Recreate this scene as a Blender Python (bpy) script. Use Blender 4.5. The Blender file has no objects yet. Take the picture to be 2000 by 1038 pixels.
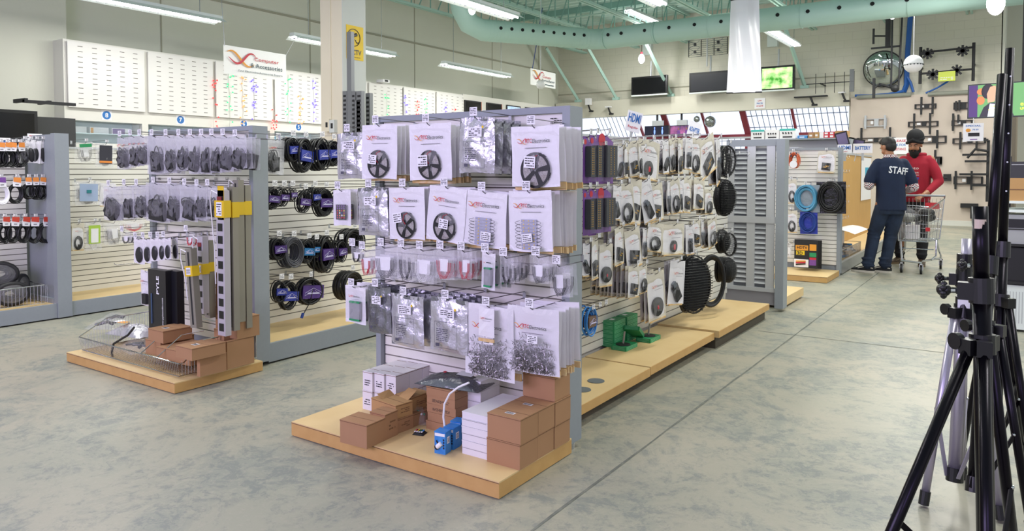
import bpy, math, random
from mathutils import Vector, Matrix
from mathutils.bvhtree import BVHTree
sc = bpy.context.scene
PI = math.pi
# ---------------------------------------------------------------- camera, world, light, exposure
FPX, CX, CY, YAW, PITCH, CAMH = 1431.0, 1000.0, 389.0, 0.599, 0.0372, 1.27
cam = bpy.data.objects.new('camera', bpy.data.cameras.new('camera'))
sc.collection.objects.link(cam)
cam.location = (0, 0, CAMH)
cam.rotation_euler = (PI/2 - PITCH, 0, YAW)
cam.data.sensor_width = 36.0
cam.data.lens = 36.0*FPX/2000.0
cam.data.shift_y = (CY - 519.0)/2000.0
cam.data.clip_start = 0.05
sc.camera = cam
w = bpy.data.worlds.new('world'); sc.world = w; w.use_nodes = True
w.node_tree.nodes['Background'].inputs[0].default_value = (0.93, 0.97, 0.98, 1)
w.node_tree.nodes['Background'].inputs[1].default_value = 0.66
sc.view_settings.view_transform = 'Standard'
sc.view_settings.look = 'None'
sc.view_settings.gamma = 1.0
sc.view_settings.use_curve_mapping = False
sc.view_settings.exposure = 0.0
try:
    sc.cycles.transparent_max_bounces = 32
except Exception:
    pass

def area(name, loc, rot, sx, sy, power, col):
    l = bpy.data.lights.new(name, 'AREA'); l.shape = 'RECTANGLE'
    l.size = sx; l.size_y = sy; l.energy = power; l.color = col
    o = bpy.data.objects.new(name, l); sc.collection.objects.link(o)
    o.location = loc; o.rotation_euler = rot
    return o
LW = (1.0, 0.985, 0.93)
# tube rows of the hall (the ones in frame get their fixtures further down)
for (lx, ly, lz, pw) in [(-10, 5.6, 3.5, 50), (-10, 9.4, 3.48, 55), (-10, 13.3, 3.5, 60), (-6.5, 2.6, 3.7, 90), (-6.5, 8.4, 3.66, 110),
                     (-3.6, 3.2, 3.9, 70), (-4.1, 9.4, 3.85, 100), (-4.4, 15.5, 4.6, 110), (-8.0, 17.3, 4.9, 110), (-1.0, 6.0, 3.9, 90), (-0.8, 12.0, 4.2, 110),
                     (-1.6, 16.8, 4.2, 110), (1.5, 4.0, 3.9, 80), (1.8, 10, 4.0, 90), (1.5, 18, 4.2, 90)]:
    area('tube_light_lamp', (lx, ly, lz), (0, 0, 0), 0.25, 2.3, pw, LW)
# cool violet display lighting of the shop front, behind and above the photographer
area('shopfront_lamp', (-3.4, -3.2, 2.6), (math.radians(72), 0, math.radians(4)), 4.5, 1.6, 270, (0.70, 0.58, 1.0))
area('shopfront_lamp', (1.6, -1.6, 2.4), (math.radians(75), 0, math.radians(10)), 1.2, 1.2, 30, (0.55, 0.38, 1.0))

# ---------------------------------------------------------------- helpers
_cw, _sw, _cp, _sp = math.cos(YAW), math.sin(YAW), math.cos(PITCH), math.sin(PITCH)
_R = Vector((_cw, _sw, 0)); _F = Vector((-_sw*_cp, _cw*_cp, -_sp)); _U = Vector((-_sw*_sp, _cw*_sp, _cp)); _C = Vector((0, 0, CAMH))
def at(px, py, ax, v):
    """world point where the sight line of a photo pixel meets the plane ax = v"""
    d = _R*((px-CX)/FPX) - _U*((py-CY)/FPX) + _F
    i = 'xyz'.index(ax)
    return _C + d*((v-_C[i])/d[i])

def hexc(h, a=1.0):
    h = h.lstrip('#'); c = [int(h[i:i+2], 16)/255 for i in (0, 2, 4)]
    return tuple((x/12.92 if x <= 0.04045 else ((x+0.055)/1.055)**2.4) for x in c) + (a,)
_M = {}
def mat(name, col, rough=0.5, metal=0.0, alpha=1.0, noise=None, bump=None, emit=0.0, spec=0.5, col2=None):
    """noise=(scale, amount) varies the colour towards col2 (or darker); bump=(scale, strength)"""
    if name in _M: return _M[name]
    m = bpy.data.materials.new(name); m.use_nodes = True; nt = m.node_tree; b = nt.nodes['Principled BSDF']
    c = hexc(col) if isinstance(col, str) else col
    b.inputs['Base Color'].default_value = c
    b.inputs['Roughness'].default_value = rough; b.inputs['Metallic'].default_value = metal
    b.inputs['Alpha'].default_value = alpha; b.inputs['Specular IOR Level'].default_value = spec
    tc = nt.nodes.new('ShaderNodeTexCoord')
    if noise:
        n = nt.nodes.new('ShaderNodeTexNoise'); n.inputs['Scale'].default_value = noise[0]; n.inputs['Detail'].default_value = 5
        nt.links.new(tc.outputs['Object'], n.inputs['Vector'])
        r = nt.nodes.new('ShaderNodeMapRange'); r.inputs[1].default_value = 0.35; r.inputs[2].default_value = 0.65
        nt.links.new(n.outputs['Fac'], r.inputs[0])
        mx = nt.nodes.new('ShaderNodeMix'); mx.data_type = 'RGBA'
        mu = nt.nodes.new('ShaderNodeMath'); mu.operation = 'MULTIPLY'; mu.inputs[1].default_value = noise[1]
        nt.links.new(r.outputs[0], mu.inputs[0]); nt.links.new(mu.outputs[0], mx.inputs[0])
        mx.inputs[6].default_value = c
        mx.inputs[7].default_value = hexc(col2) if col2 else (c[0]*0.55, c[1]*0.55, c[2]*0.55, 1)
        nt.links.new(mx.outputs[2], b.inputs['Base Color'])
        if emit: nt.links.new(mx.outputs[2], b.inputs['Emission Color'])
    if bump:
        n2 = nt.nodes.new('ShaderNodeTexNoise'); n2.inputs['Scale'].default_value = bump[0]; n2.inputs['Detail'].default_value = 4
        nt.links.new(tc.outputs['Object'], n2.inputs['Vector'])
        bp = nt.nodes.new('ShaderNodeBump'); bp.inputs['Strength'].default_value = bump[1]; bp.inputs['Distance'].default_value = 0.02
        nt.links.new(n2.outputs['Fac'], bp.inputs['Height']); nt.links.new(bp.outputs[0], b.inputs['Normal'])
    if emit:
        if not noise: b.inputs['Emission Color'].default_value = c
        b.inputs['Emission Strength'].default_value = emit
    _M[name] = m
    return m

class MB:
    """collects shapes and builds them as one mesh object"""
    _tx = {}
    def __init__(s): s.v = []; s.f = []; s.m = []; s.ms = []
    def mi(s, m):
        if m not in s.ms: s.ms.append(m)
        return s.ms.index(m)
    def add(s, vs, fs, m, M=None):
        o = len(s.v); k = s.mi(m)
        s.v += [tuple(M @ Vector(p)) if M is not None else tuple(p) for p in vs]
        for f in fs: s.f.append([i+o for i in f]); s.m.append(k)
        return s
    def box(s, c, d, m, M=None, rz=0, bev=0):
        x, y, z = d[0]/2, d[1]/2, d[2]/2
        vs = [(sx*x, sy*y, sz*z) for sz in (-1, 1) for sy in (-1, 1) for sx in (-1, 1)]
        L = Matrix.Translation(c) @ Matrix.Rotation(rz, 4, 'Z')
        return s.add(vs, [(0, 2, 3, 1), (4, 5, 7, 6), (0, 1, 5, 4), (2, 6, 7, 3), (0, 4, 6, 2), (1, 3, 7, 5)], m, (M @ L) if M is not None else L)
    def bx(s, a, b, m, M=None):
        return s.box([(a[i]+b[i])/2 for i in range(3)], [abs(b[i]-a[i]) for i in range(3)], m, M)
    def tube(s, pts, r, m, n=6, M=None, closed=False, caps=True, r2=None):
        pts = [Vector(p) for p in pts]; N = len(pts); vs = []; fs = []
        up = None
        for i, p in enumerate(pts):
            if closed: t = pts[(i+1) % N] - pts[i-1]
            else: t = pts[min(i+1, N-1)] - pts[max(i-1, 0)]
            t.normalize()
            if up is None: up = t.orthogonal().normalized()
            else:
                up = up - t*up.dot(t)
                if up.length < 1e-4: up = t.orthogonal()
                up.normalize()
            q = t.cross(up)
            rr = r[i] if isinstance(r, (list, tuple)) else r
            for k in range(n):
                a = 2*PI*k/n + PI/n
                vs.append(p + up*(math.cos(a)*rr) + q*(math.sin(a)*(rr if r2 is None else r2)))
        for i in range(N if closed else N-1):
            j = (i+1) % N
            for k in range(n): fs.append((i*n+k, i*n+(k+1) % n, j*n+(k+1) % n, j*n+k))
        if caps and not closed:
            fs.append(tuple(range(n-1, -1, -1))); fs.append(tuple((N-1)*n+k for k in range(n)))
        return s.add(vs, fs, m, M)
    def cyl(s, p0, p1, r, m, n=16, M=None, r1=None): return s.tube([p0, p1], [r, r if r1 is None else r1], m, n, M)
    def ring(s, c, R, r, m, axis='y', n=24, k=6, M=None, ry=None):
        P = []
        for i in range(n):
            a = 2*PI*i/n; u = R*math.cos(a); v = (ry or R)*math.sin(a)
            P.append({'y': (c[0]+u, c[1], c[2]+v), 'x': (c[0], c[1]+u, c[2]+v), 'z': (c[0]+u, c[1]+v, c[2])}[axis])
        return s.tube(P, r, m, k, M, closed=True)
    def lathe(s, prof, m, n=24, M=None):
        """prof: (radius, z) pairs round the z axis"""
        vs = []; fs = []; N = len(prof)
        for (r, z) in prof:
            for k in range(n): a = 2*PI*k/n; vs.append((r*math.cos(a), r*math.sin(a), z))
        for i in range(N-1):
            for k in range(n): fs.append((i*n+k, i*n+(k+1) % n, (i+1)*n+(k+1) % n, (i+1)*n+k))
        return s.add(vs, fs, m, M)
    def ball(s, c, r, m, n=12, k=8, M=None):
        rx, ry, rz = (r, r, r) if not isinstance(r, (tuple, list)) else r
        vs = []; fs = []
        for j in range(k+1):
            b = PI*j/k - PI/2
            for i in range(n): a = 2*PI*i/n; vs.append((c[0]+rx*math.cos(a)*math.cos(b), c[1]+ry*math.sin(a)*math.cos(b), c[2]+rz*math.sin(b)))
        for j in range(k):
            for i in range(n): fs.append((j*n+i, j*n+(i+1) % n, (j+1)*n+(i+1) % n, (j+1)*n+i))
        return s.add(vs, fs, m, M)
    def sheet(s, fn, nu, nv, m, M=None):
        vs = [fn(i/nu, j/nv) for j in range(nv+1) for i in range(nu+1)]; W = nu+1
        return s.add(vs, [(j*W+i, j*W+i+1, (j+1)*W+i+1, (j+1)*W+i) for j in range(nv) for i in range(nu)], m, M)
    def poly(s, pts, y0, y1, m, M=None):
        """outline in x,z extruded from y0 to y1"""
        n = len(pts); vs = [(x, y0, z) for x, z in pts]+[(x, y1, z) for x, z in pts]
        return s.add(vs, [tuple(range(n)), tuple(range(2*n-1, n-1, -1))]+[(i, i+n, (i+1) % n+n, (i+1) % n) for i in range(n)], m, M)
    def ribbon(s, pts, ws, m, M=None, y=0):
        """flat band along x,z points with widths ws"""
        L = []; N = len(pts)
        for i, (x, z) in enumerate(pts):
            a = pts[max(i-1, 0)]; b = pts[min(i+1, N-1)]; dx, dz = b[0]-a[0], b[1]-a[1]; l = math.hypot(dx, dz) or 1
            L.append((x-dz/l*ws[i]/2, y, z+dx/l*ws[i]/2)); L.append((x+dz/l*ws[i]/2, y, z-dx/l*ws[i]/2))
        return s.add(L, [(2*i, 2*i+1, 2*i+3, 2*i+2) for i in range(N-1)], m, M)
    def text(s, txt, size, c, m, M=None, align='CENTER', rot=0, thick=0.0, wid=None):
        """writing facing -y, centred on c (x, y, z); rot turns it in its own plane"""
        if txt not in MB._tx:
            cu = bpy.data.curves.new('t', 'FONT'); cu.body = txt; cu.size = 1; cu.resolution_u = 2; cu.offset = 0.022 if txt.isupper() or txt.isdigit() else 0.008
            o = bpy.data.objects.new('t', cu); sc.collection.objects.link(o)
            bpy.context.view_layer.update()
            me = bpy.data.meshes.new_from_object(o.evaluated_get(bpy.context.evaluated_depsgraph_get()))
            V = [tuple(v.co) for v in me.vertices]; F = [tuple(p.vertices) for p in me.polygons]
            bpy.data.objects.remove(o); bpy.data.meshes.remove(me); bpy.data.curves.remove(cu)
            xs = [v[0] for v in V]; ys = [v[1] for v in V]
            MB._tx[txt] = (V, F, min(xs), max(xs), min(ys), max(ys))
        V, F, a, b, c0, c1 = MB._tx[txt]
        k = size/(c1-c0) if c1 > c0 else size
        kx = (wid/(b-a)) if wid else k
        ca, sa = math.cos(rot), math.sin(rot); out = []
        for v in V:
            x = (v[0]-(a+b)/2)*kx; z = (v[1]-(c0+c1)/2)*k
            out.append((c[0]+x*ca-z*sa, c[1], c[2]+x*sa+z*ca))
        return s.add(out, F, m, M)
    def build(s, name, parent=None, smooth=False, loc=None, rz=None):
        me = bpy.data.meshes.new(name); me.from_pydata(s.v, [], s.f)
        for m in s.ms: me.materials.append(m)
        me.polygons.foreach_set('material_index', s.m)
        if smooth: me.polygons.foreach_set('use_smooth', [True]*len(s.f))
        me.update()
        o = bpy.data.objects.new(name, me); sc.collection.objects.link(o)
        if parent is not None: o.parent = parent
        if loc is not None: o.location = loc
        if rz is not None: o.rotation_euler = (0, 0, rz)
        return o

def fit(l, n=16):
    """keeps a label within n words by dropping articles and fillers"""
    w_ = l.split()
    for drop in ('the', 'a', 'an', 'one', 'of', 'like', 'with', 'and', 'white', 'clear', 'hanging', 'wire'):
        while len(w_) > n and drop in w_[1:]:
            i = len(w_)-1-w_[::-1].index(drop); w_.pop(i)
    return ' '.join(w_)
def tag(o, label, cat, group=None, kind=None):
    if label: label = fit(label)
    if label: o['label'] = label
    if cat: o['category'] = cat
    if group: o['group'] = group
    if kind: o['kind'] = kind
    return o
def thing(name, label, cat, loc=(0, 0, 0), rz=0.0, group=None):
    o = bpy.data.objects.new(name, None); sc.collection.objects.link(o)
    o.empty_display_size = 0.05
    o.location = loc; o.rotation_euler = (0, 0, rz)
    return tag(o, label, cat, group)
def struct(mb, name, **k): return tag(mb.build(name, **k), None, None, kind='structure')
_kids = {}
def kids(o):
    return [c for c in o.children]
def clone(root, loc, rot, label, group=None):
    r = root.copy(); sc.collection.objects.link(r); r.location = loc; r.rotation_euler = rot; r['label'] = fit(label)
    if group: r['group'] = group
    elif 'group' in r.keys(): del r['group']
    for ch in root.children:
        c = ch.copy(); sc.collection.objects.link(c); c.parent = r
        for g in ch.children:
            d = g.copy(); sc.collection.objects.link(d); d.parent = c
    return r
RX = Matrix.Rotation
def ordn(i): return ['first', 'second', 'third', 'fourth', 'fifth', 'sixth', 'seventh', 'eighth', 'ninth', 'tenth', 'eleventh', 'twelfth', 'thirteenth', 'fourteenth', 'fifteenth', 'sixteenth', 'seventeenth', 'eighteenth', 'nineteenth', 'twentieth'][i]

# ---------------------------------------------------------------- materials
GREY = mat('grey_powder_coat', '#8f969c', 0.5, 0.0, noise=(40, 0.06))
GREYL = mat('light_grey_metal', '#b9bcbf', 0.45, 0.2)
SLAT = mat('white_slat_board', '#e6e4dc', 0.4, noise=(3, 0.08), col2='#cfcabd')
GROOVE = mat('slat_groove', '#77736c', 0.7)
MAPLE = mat('maple_laminate', '#dcc08c', 0.45, noise=(6, 0.35), col2='#cfae76')
MAPLEE = mat('maple_edge', '#c9a063', 0.5, noise=(14, 0.4), col2='#b78c50')
WIRE = mat('chrome_wire', '#b8bac0', 0.25, 0.9)
DWIRE = mat('dark_wire', '#5b5a60', 0.35, 0.7)
PAPER = mat('white_paper', '#ecebee', 0.55)
INK = mat('black_ink', '#1c1a20', 0.6)
BLK = mat('black_plastic', '#131316', 0.35)
BLKM = mat('matte_black', '#1b1b1e', 0.6)
RUB = mat('black_rubber', '#17181a', 0.45)
BAGW = mat('white_bag_plastic', '#e9e7ea', 0.35, noise=(9, 0.12), col2='#d5d0d6')
BAGC = mat('cream_bag_plastic', '#d9d2bf', 0.4, noise=(9, 0.3), col2='#c2b79d')
BAGT = mat('amber_bag_edge', '#d3ab6b', 0.4, noise=(30, 0.6), col2='#e0cfae')
FILM = mat('clear_film', '#f2f2f6', 0.10, alpha=0.13, bump=(30, 0.6), spec=1.0)
MILK = mat('milky_film', '#e6e6ec', 0.12, alpha=0.13, bump=(26, 0.8), spec=0.9)
MILKB = mat('milky_film_back', '#dcdce2', 0.25, alpha=0.45, bump=(26, 0.6), spec=0.6)
FOIL = mat('silver_foil', '#c9c8cf', 0.30, 0.6, bump=(14, 0.7))
FOILD = mat('grey_static_foil', '#8d8e94', 0.25, 0.7, bump=(16, 0.6), noise=(9, 0.4))
RED = mat('red_print', '#c3273a', 0.5)
ORA = mat('orange_print', '#e39a2d', 0.5)
LEDS = mat('led_strip_coil', '#a8a29d', 0.5, noise=(260, 0.7), col2='#5e5853')
KRAFT = mat('kraft_cardboard', '#a9805c', 0.75, noise=(5, 0.25), col2='#96704d')
KRAFT2 = mat('pale_kraft_cardboard', '#b8905f', 0.75, noise=(5, 0.25), col2='#a57d4f')
TAPE = mat('carton_seam', '#7d5c3e', 0.6)
WCARD = mat('white_cardboard', '#e3e0e4', 0.6, noise=(8, 0.08))
BLUE = mat('blue_print', '#1f74c4', 0.45, noise=(14, 0.5), col2='#5fb0e6')
BLUD = mat('dark_blue_print', '#1d3c8f', 0.45)
PURP = mat('purple_card', '#6d3d8c', 0.45, noise=(20, 0.4), col2='#8d5bab')
GRN = mat('green_card', '#1f8a55', 0.5, noise=(60, 0.3), col2='#3aa56e')
YEL = mat('yellow_card', '#e6c21c', 0.5)
GOLD = mat('gold_contact', '#c79a3a', 0.35, 0.8)
COPPER = mat('orange_cable', '#d0643a', 0.45)
ALU = mat('brushed_aluminium', '#a9a8a6', 0.35, 0.6)
DGREEN = mat('mint_paint', '#aecfc4', 0.45, noise=(1.5, 0.2), col2='#a2c5b9')
DGREEND = mat('dark_green_steel', '#86b0a6', 0.5)
CHROME = mat('chrome', '#c9cbd0', 0.12, 1.0)
TUBEE = mat('lit_tube', '#ffffff', 0.3, emit=9.0)
FIXW = mat('white_enamel', '#dfe6e4', 0.4)
SKIN = mat('brown_skin', '#9c6b4d', 0.5)
# ---------------------------------------------------------------- room shell
def floor_mat():
    m = bpy.data.materials.new('worn_concrete'); m.use_nodes = True; nt = m.node_tree; b = nt.nodes['Principled BSDF']
    tc = nt.nodes.new('ShaderNodeTexCoord')
    def noise(sc_, det, dist=0.0, rough=0.6):
        n = nt.nodes.new('ShaderNodeTexNoise'); n.inputs['Scale'].default_value = sc_; n.inputs['Detail'].default_value = det
        n.inputs['Distortion'].default_value = dist; n.inputs['Roughness'].default_value = rough
        nt.links.new(tc.outputs['Object'], n.inputs['Vector']); return n
    def ramp(src, a, b_):
        r = nt.nodes.new('ShaderNodeMapRange'); r.inputs[1].default_value = a; r.inputs[2].default_value = b_
        nt.links.new(src, r.inputs[0]); return r.outputs[0]
    def mix(f, c1, c2):
        x = nt.nodes.new('ShaderNodeMix'); x.data_type = 'RGBA'
        nt.links.new(f, x.inputs[0])
        for i, c in ((6, c1), (7, c2)):
            if isinstance(c, str): x.inputs[i].default_value = hexc(c)
            else: nt.links.new(c, x.inputs[i])
        return x.outputs[2]
    def mul(a, k):
        x = nt.nodes.new('ShaderNodeMath'); x.operation = 'MULTIPLY'; nt.links.new(a, x.inputs[0])
        if isinstance(k, float): x.inputs[1].default_value = k
        else: nt.links.new(k, x.inputs[1])
        return x.outputs[0]
    big = noise(0.45, 4).outputs['Fac']; med = noise(1.7, 12, 0.5, 0.8).outputs['Fac']; fine = noise(38, 9, 0.2, 0.8).outputs['Fac']; n4 = noise(11, 10, 0.6, 0.8).outputs['Fac']
    base = mix(ramp(big, 0.35, 0.65), '#a9a290', '#999a8a')
    pat = mix(mul(ramp(med, 0.47, 0.58), 0.75), base, '#868b81')
    pat2 = mix(mul(mul(ramp(n4, 0.50, 0.54), ramp(med, 0.42, 0.54)), 0.75), pat, '#787e79')
    fin = mix(mul(ramp(fine, 0.52, 0.66), 0.5), pat2, '#aea598')
    nt.links.new(fin, b.inputs['Base Color'])
    rg = nt.nodes.new('ShaderNodeMapRange'); rg.inputs[3].default_value = 0.30; rg.inputs[4].default_value = 0.55
    nt.links.new(med, rg.inputs[0]); nt.links.new(rg.outputs[0], b.inputs['Roughness'])
    bp = nt.nodes.new('ShaderNodeBump'); bp.inputs['Strength'].default_value = 0.12; bp.inputs['Distance'].default_value = 0.004
    nt.links.new(fine, bp.inputs['Height']); nt.links.new(bp.outputs[0], b.inputs['Normal'])
    return m
FLOOR = floor_mat()
JOINT = mat('floor_joint', '#5f625b', 0.8, noise=(20, 0.5), col2='#8b8c80')
f = MB(); f.bx((-12.1, -4, -0.1), (6, 26, 0), FLOOR); struct(f, 'floor')
jf = MB(); ja = at(1040, 1034, 'z', 0.0); jb = at(1700, 548, 'z', 0.0)
xj = (ja.x+jb.x)/2
random.seed(4)
def jline(x0, y0, x1, y1, n, wd):
    P = []
    for i in range(n+1):
        t = i/n; P.append((x0+(x1-x0)*t+random.uniform(-.002, .002)*(x0 != x1 or 1), y0+(y1-y0)*t))
    dx, dy = x1-x0, y1-y0; l = math.hypot(dx, dy); nx, ny = -dy/l, dx/l
    V = []
    for p in P:
        h = wd*random.uniform(.6, 1.3)/2
        V += [(p[0]-nx*h, p[1]-ny*h, 0.0012), (p[0]+nx*h, p[1]+ny*h, 0.0012)]
    jf.add(V, [(2*i, 2*i+1, 2*i+3, 2*i+2) for i in range(n)], JOINT)
jline(ja.x, -1.0, jb.x, 20, 120, 0.011)
j2 = at(1640, 612, 'z', 0)
jline(-1.65, 5.9, 3, 5.95, 30, 0.009)

struct(jf, 'floor_joint')

WALLL = mat('painted_concrete_wall', '#d6d6c8', 0.75, noise=(0.5, 0.25), col2='#cbcbbc', bump=(30, 0.05))
WALLB = mat('painted_block_wall', '#cac6b6', 0.75, noise=(0.6, 0.3), col2='#bdb8a6')
def block_mat():
    m = bpy.data.materials.new('block_wall'); m.use_nodes = True; nt = m.node_tree; b = nt.nodes['Principled BSDF']
    tc = nt.nodes.new('ShaderNodeTexCoord'); mp = nt.nodes.new('ShaderNodeMapping'); mp.inputs['Rotation'].default_value = (PI/2, 0, 0)
    br = nt.nodes.new('ShaderNodeTexBrick'); nt.links.new(tc.outputs['Object'], mp.inputs[0]); nt.links.new(mp.outputs[0], br.inputs['Vector'])
    br.inputs['Scale'].default_value = 1.0; br.inputs['Brick Width'].default_value = 0.4; br.inputs['Row Height'].default_value = 0.2; br.inputs['Mortar Size'].default_value = 0.008
    br.inputs['Color1'].default_value = hexc('#d3cfc0'); br.inputs['Color2'].default_value = hexc('#d1cdbd'); br.inputs['Mortar'].default_value = hexc('#cac6b7')
    nt.links.new(br.outputs['Color'], b.inputs['Base Color']); b.inputs['Roughness'].default_value = 0.8
    return m
BLOCK = block_mat()
ZC = 5.75
wl = MB(); wl.bx((-12.3, -4, 0), (-12.0, 20.4, ZC+0.3), WALLL); struct(wl, 'wall_left')
SEAM = mat('wall_seam', '#a3a18f', 0.8)
sm = MB()
for yy in (7.0, 10.2, 13.4, 16.6, 19.0): sm.bx((-12.0, yy-.012, 2), (-11.992, yy+.012, ZC), SEAM)
sm.bx((-12.0, 3.0, 4.36), (-11.98, 20, 4.40), SEAM)
struct(sm, 'trim_1')
cl = MB(); cl.bx((-12.0, 4.3, 0), (-11.7, 5.35, ZC), WALLL); struct(cl, 'trim_2')
# back wall, with the glazed opening under the beam
wb = MB()
wb.bx((-12.3, 20.2, 2.95), (-0.25, 20.5, ZC+.3), BLOCK); wb.bx((-12.3, 20.2, 0), (-11.5, 20.5, 2.95), BLOCK)
wb.bx((-11.5, 20.2, 0), (-3.45, 20.5, 1.9), BLOCK); wb.bx((-3.45, 20.2, 0), (-0.25, 20.5, 2.95), BLOCK)
wb.build('wall_back')['kind'] = 'structure'
bm = MB(); bm.bx((-11.95, 19.95, 2.93), (-3.42, 20.2, 3.42), mat('white_beam_paint', '#d6d2c2', 0.6, noise=(1, .15))); struct(bm, 'trim_3')
sm2 = MB(); sm2.bx((-12, 20.17, 3.7), (-3.45, 20.2, 3.72), SEAM)
for xx in (-2.35, -6.1): sm2.bx((xx, 20.18, 3.2), (xx+.02, 20.2, ZC), SEAM)
struct(sm2, 'trim_4')
PINK = mat('pinkish_board', '#cfc1b4', 0.7, noise=(1.3, .2), col2='#c6b6a9')
pk = MB(); pk.bx((-3.40, 20.08, 0.0), (-0.27, 20.2, 3.12), PINK); struct(pk, 'wall_back_board')
bb = MB(); bb.bx((-3.40, 20.05, 0), (-0.27, 20.08, 0.12), mat('white_skirting', '#d8d7cf', .5)); struct(bb, 'baseboard_back')
wr = MB(); wr.bx((-0.27, 20.2, 0), (-0.2, 24, ZC), mat('white_wall', '#dedcd0', .7)); wr.bx((-0.2, 24, 0), (4.5, 24.2, ZC), _M['white_wall']); struct(wr, 'wall_right')
# raked glazing behind the opening
REDF = mat('dark_red_frame', '#8a2f3c', 0.5)
SKY = mat('bright_daylight_glazing', '#e6efff', 0.4, emit=0.9, noise=(1.2, .15), col2='#cfe0f5')
GRID = mat('window_grid', '#3b4460', .5)
def rake(x, t): return (x, 20.22+0.62*t, 2.96-0.66*t)     # t 0 top .. 1 bottom
gz = MB(); gz.sheet(lambda u, v: (-11.5+8.05*u, 20.25+0.62*v, 2.96-0.66*v), 4, 1, SKY); gz.sheet(lambda u, v: (-11.5+8.05*u, 20.87, 2.28-0.4*v), 4, 1, SKY); struct(gz, 'window_1')
fr = MB()
for i, x in enumerate((-9.3, -8.45, -7.3, -6.15, -4.85)):
    wd = 0.06 if i in (0, 2, 4) else 0.16
    fr.add([rake(x+s*wd/2, t) for t in (0, 1) for s in (-1, 1)]+[(rake(x+s*wd/2, t)[0], rake(x, t)[1]-.05, rake(x, t)[2]-.04) for t in (0, 1) for s in (-1, 1)],
           [(0, 1, 3, 2), (4, 6, 7, 5), (0, 4, 5, 1), (2, 3, 7, 6), (0, 2, 6, 4), (1, 5, 7, 3)], REDF)
    if wd > .1: fr.bx((x-.08, 20.74, 1.9), (x+.08, 20.86, 2.32), REDF)
fr.bx((-11.5, 20.78, 2.26), (-3.45, 20.86, 2.33), REDF); fr.bx((-11.5, 20.6, 2.2), (-3.45, 20.72, 2.25), GREYL)
struct(fr, 'window_1_frame')
gr = MB()
def gseg(a, b_): gr.tube([a, b_], .008, GRID, 4)
for i in range(8): x = -5.95+i*.145; gseg(rake(x, 0), rake(x, 1))
for i in range(9): x = -4.75+i*.15; gseg(rake(x, 0), rake(x, 1))
for i in range(9): x = -10.7+i*.14; gseg(rake(x, 0), rake(x, 1))
for t in (.25, .7): gseg(rake(-6.1, t), rake(-3.5, t))
for i in range(10): x = -8.0+i*.18; gr.tube([(x, 20.85, 2.28), (x, 20.85, 1.9)], .007, GRID, 4)
struct(gr, 'window_1_grid')
# ceiling: ribbed deck, joists, braces
DECK = mat('mint_roof_deck', '#b9d3ca', 0.6, noise=(.8, .2), col2='#a9c7bc')
ce = MB()
def deckz(y): return ZC+0.04*(1 if (y % .3) < .15 else 0)
ys = []; y = -4.0
while y < 24.2: ys += [(y, ZC), (y+.12, ZC), (y+.15, ZC+.05), (y+.27, ZC+.05)]; y += .3
V = [];
for (yy, zz) in ys: V += [(-12.3, yy, zz), (5, yy, zz)]
ce.add(V, [(2*i, 2*i+1, 2*i+3, 2*i+2) for i in range(len(ys)-1)], DECK); struct(ce, 'ceiling')
def joist(name, x, y0, y1, zb, zt, lab):
    t = thing(name, lab, 'roof joist', (x, y0, zb))
    m = MB(); L = y1-y0
    for s in (-.045, .045): m.bx((s-.022, 0, 0), (s+.022, L, .05), DGREEN); m.bx((s-.022, 0, zt-zb-.05), (s+.022, L, zt-zb), DGREEN)
    m.build('chords', t)
    k = MB(); n = int(L/.62)
    for i in range(n):
        ya = L*i/n; yb = L*(i+.62)/n
        k.tube([(0, ya, .03), (0, yb, zt-zb-.03)], .015, DGREEND, 5); k.tube([(0, yb, .03), (0, yb, zt-zb-.03)], .015, DGREEND, 5)
    k.build('web_bars', t)
    return t
pos = ['over the left wall cabinets', 'behind the top of the duct elbow', 'above the bend of the duct', 'beside the hanging plastic banner', 'right of the hanging plastic banner', 'above the round mirror', 'above the aisle at the right']
for i, x in enumerate((-11.0, -9.25, -7.7, -6.0, -4.3, -2.6, -0.9)):
    joist('roof_joist', x, 6.0 if x < -8 else 9.0, 20.15, 4.92, ZC-.02, 'mint green open web roof joist '+pos[i])
gd = MB()
for yy in (11.6, 17.6):
    gd.bx((-12, yy, ZC-.16), (0.5, yy+.12, ZC), DGREEND)
tag(gd.build('roof_beams'), None, None, kind='structure').name = 'trim_5'
for yy, c, nm in ((13.0, RED, 'red sprinkler pipe crossing under the roof deck'), (16.2, mat('pale_pipe', '#a9c9bd', .5), 'pale green pipe crossing under the roof deck behind the red one')):
    p = MB(); p.tube([(-9.6, yy, 5.15), (-4.6, yy, 5.15)], .022, mat('dark_red_pipe', '#7c3b45', .4) if c is RED else c, 8); tag(p.build('ceiling_pipe'), nm, 'pipe')
for i, (x, b0) in enumerate(((-11.2, 'beside the small hanging banner'), (-9.9, 'left of the black wall television'), (-8.15, 'right of the black wall television'), (-4.5, 'right of the television showing green leaves'))):
    m = MB(); m.tube([(x-.15, 18.4, 4.9), (x, 20.05, 3.5)], .05, DGREEN, 4); m.box((x, 20.05, 3.47), (.2, .1, .08), DGREEN)
    tag(m.build('wall_brace'), 'mint green slanting steel brace on the back wall '+b0, 'steel brace')
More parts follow.
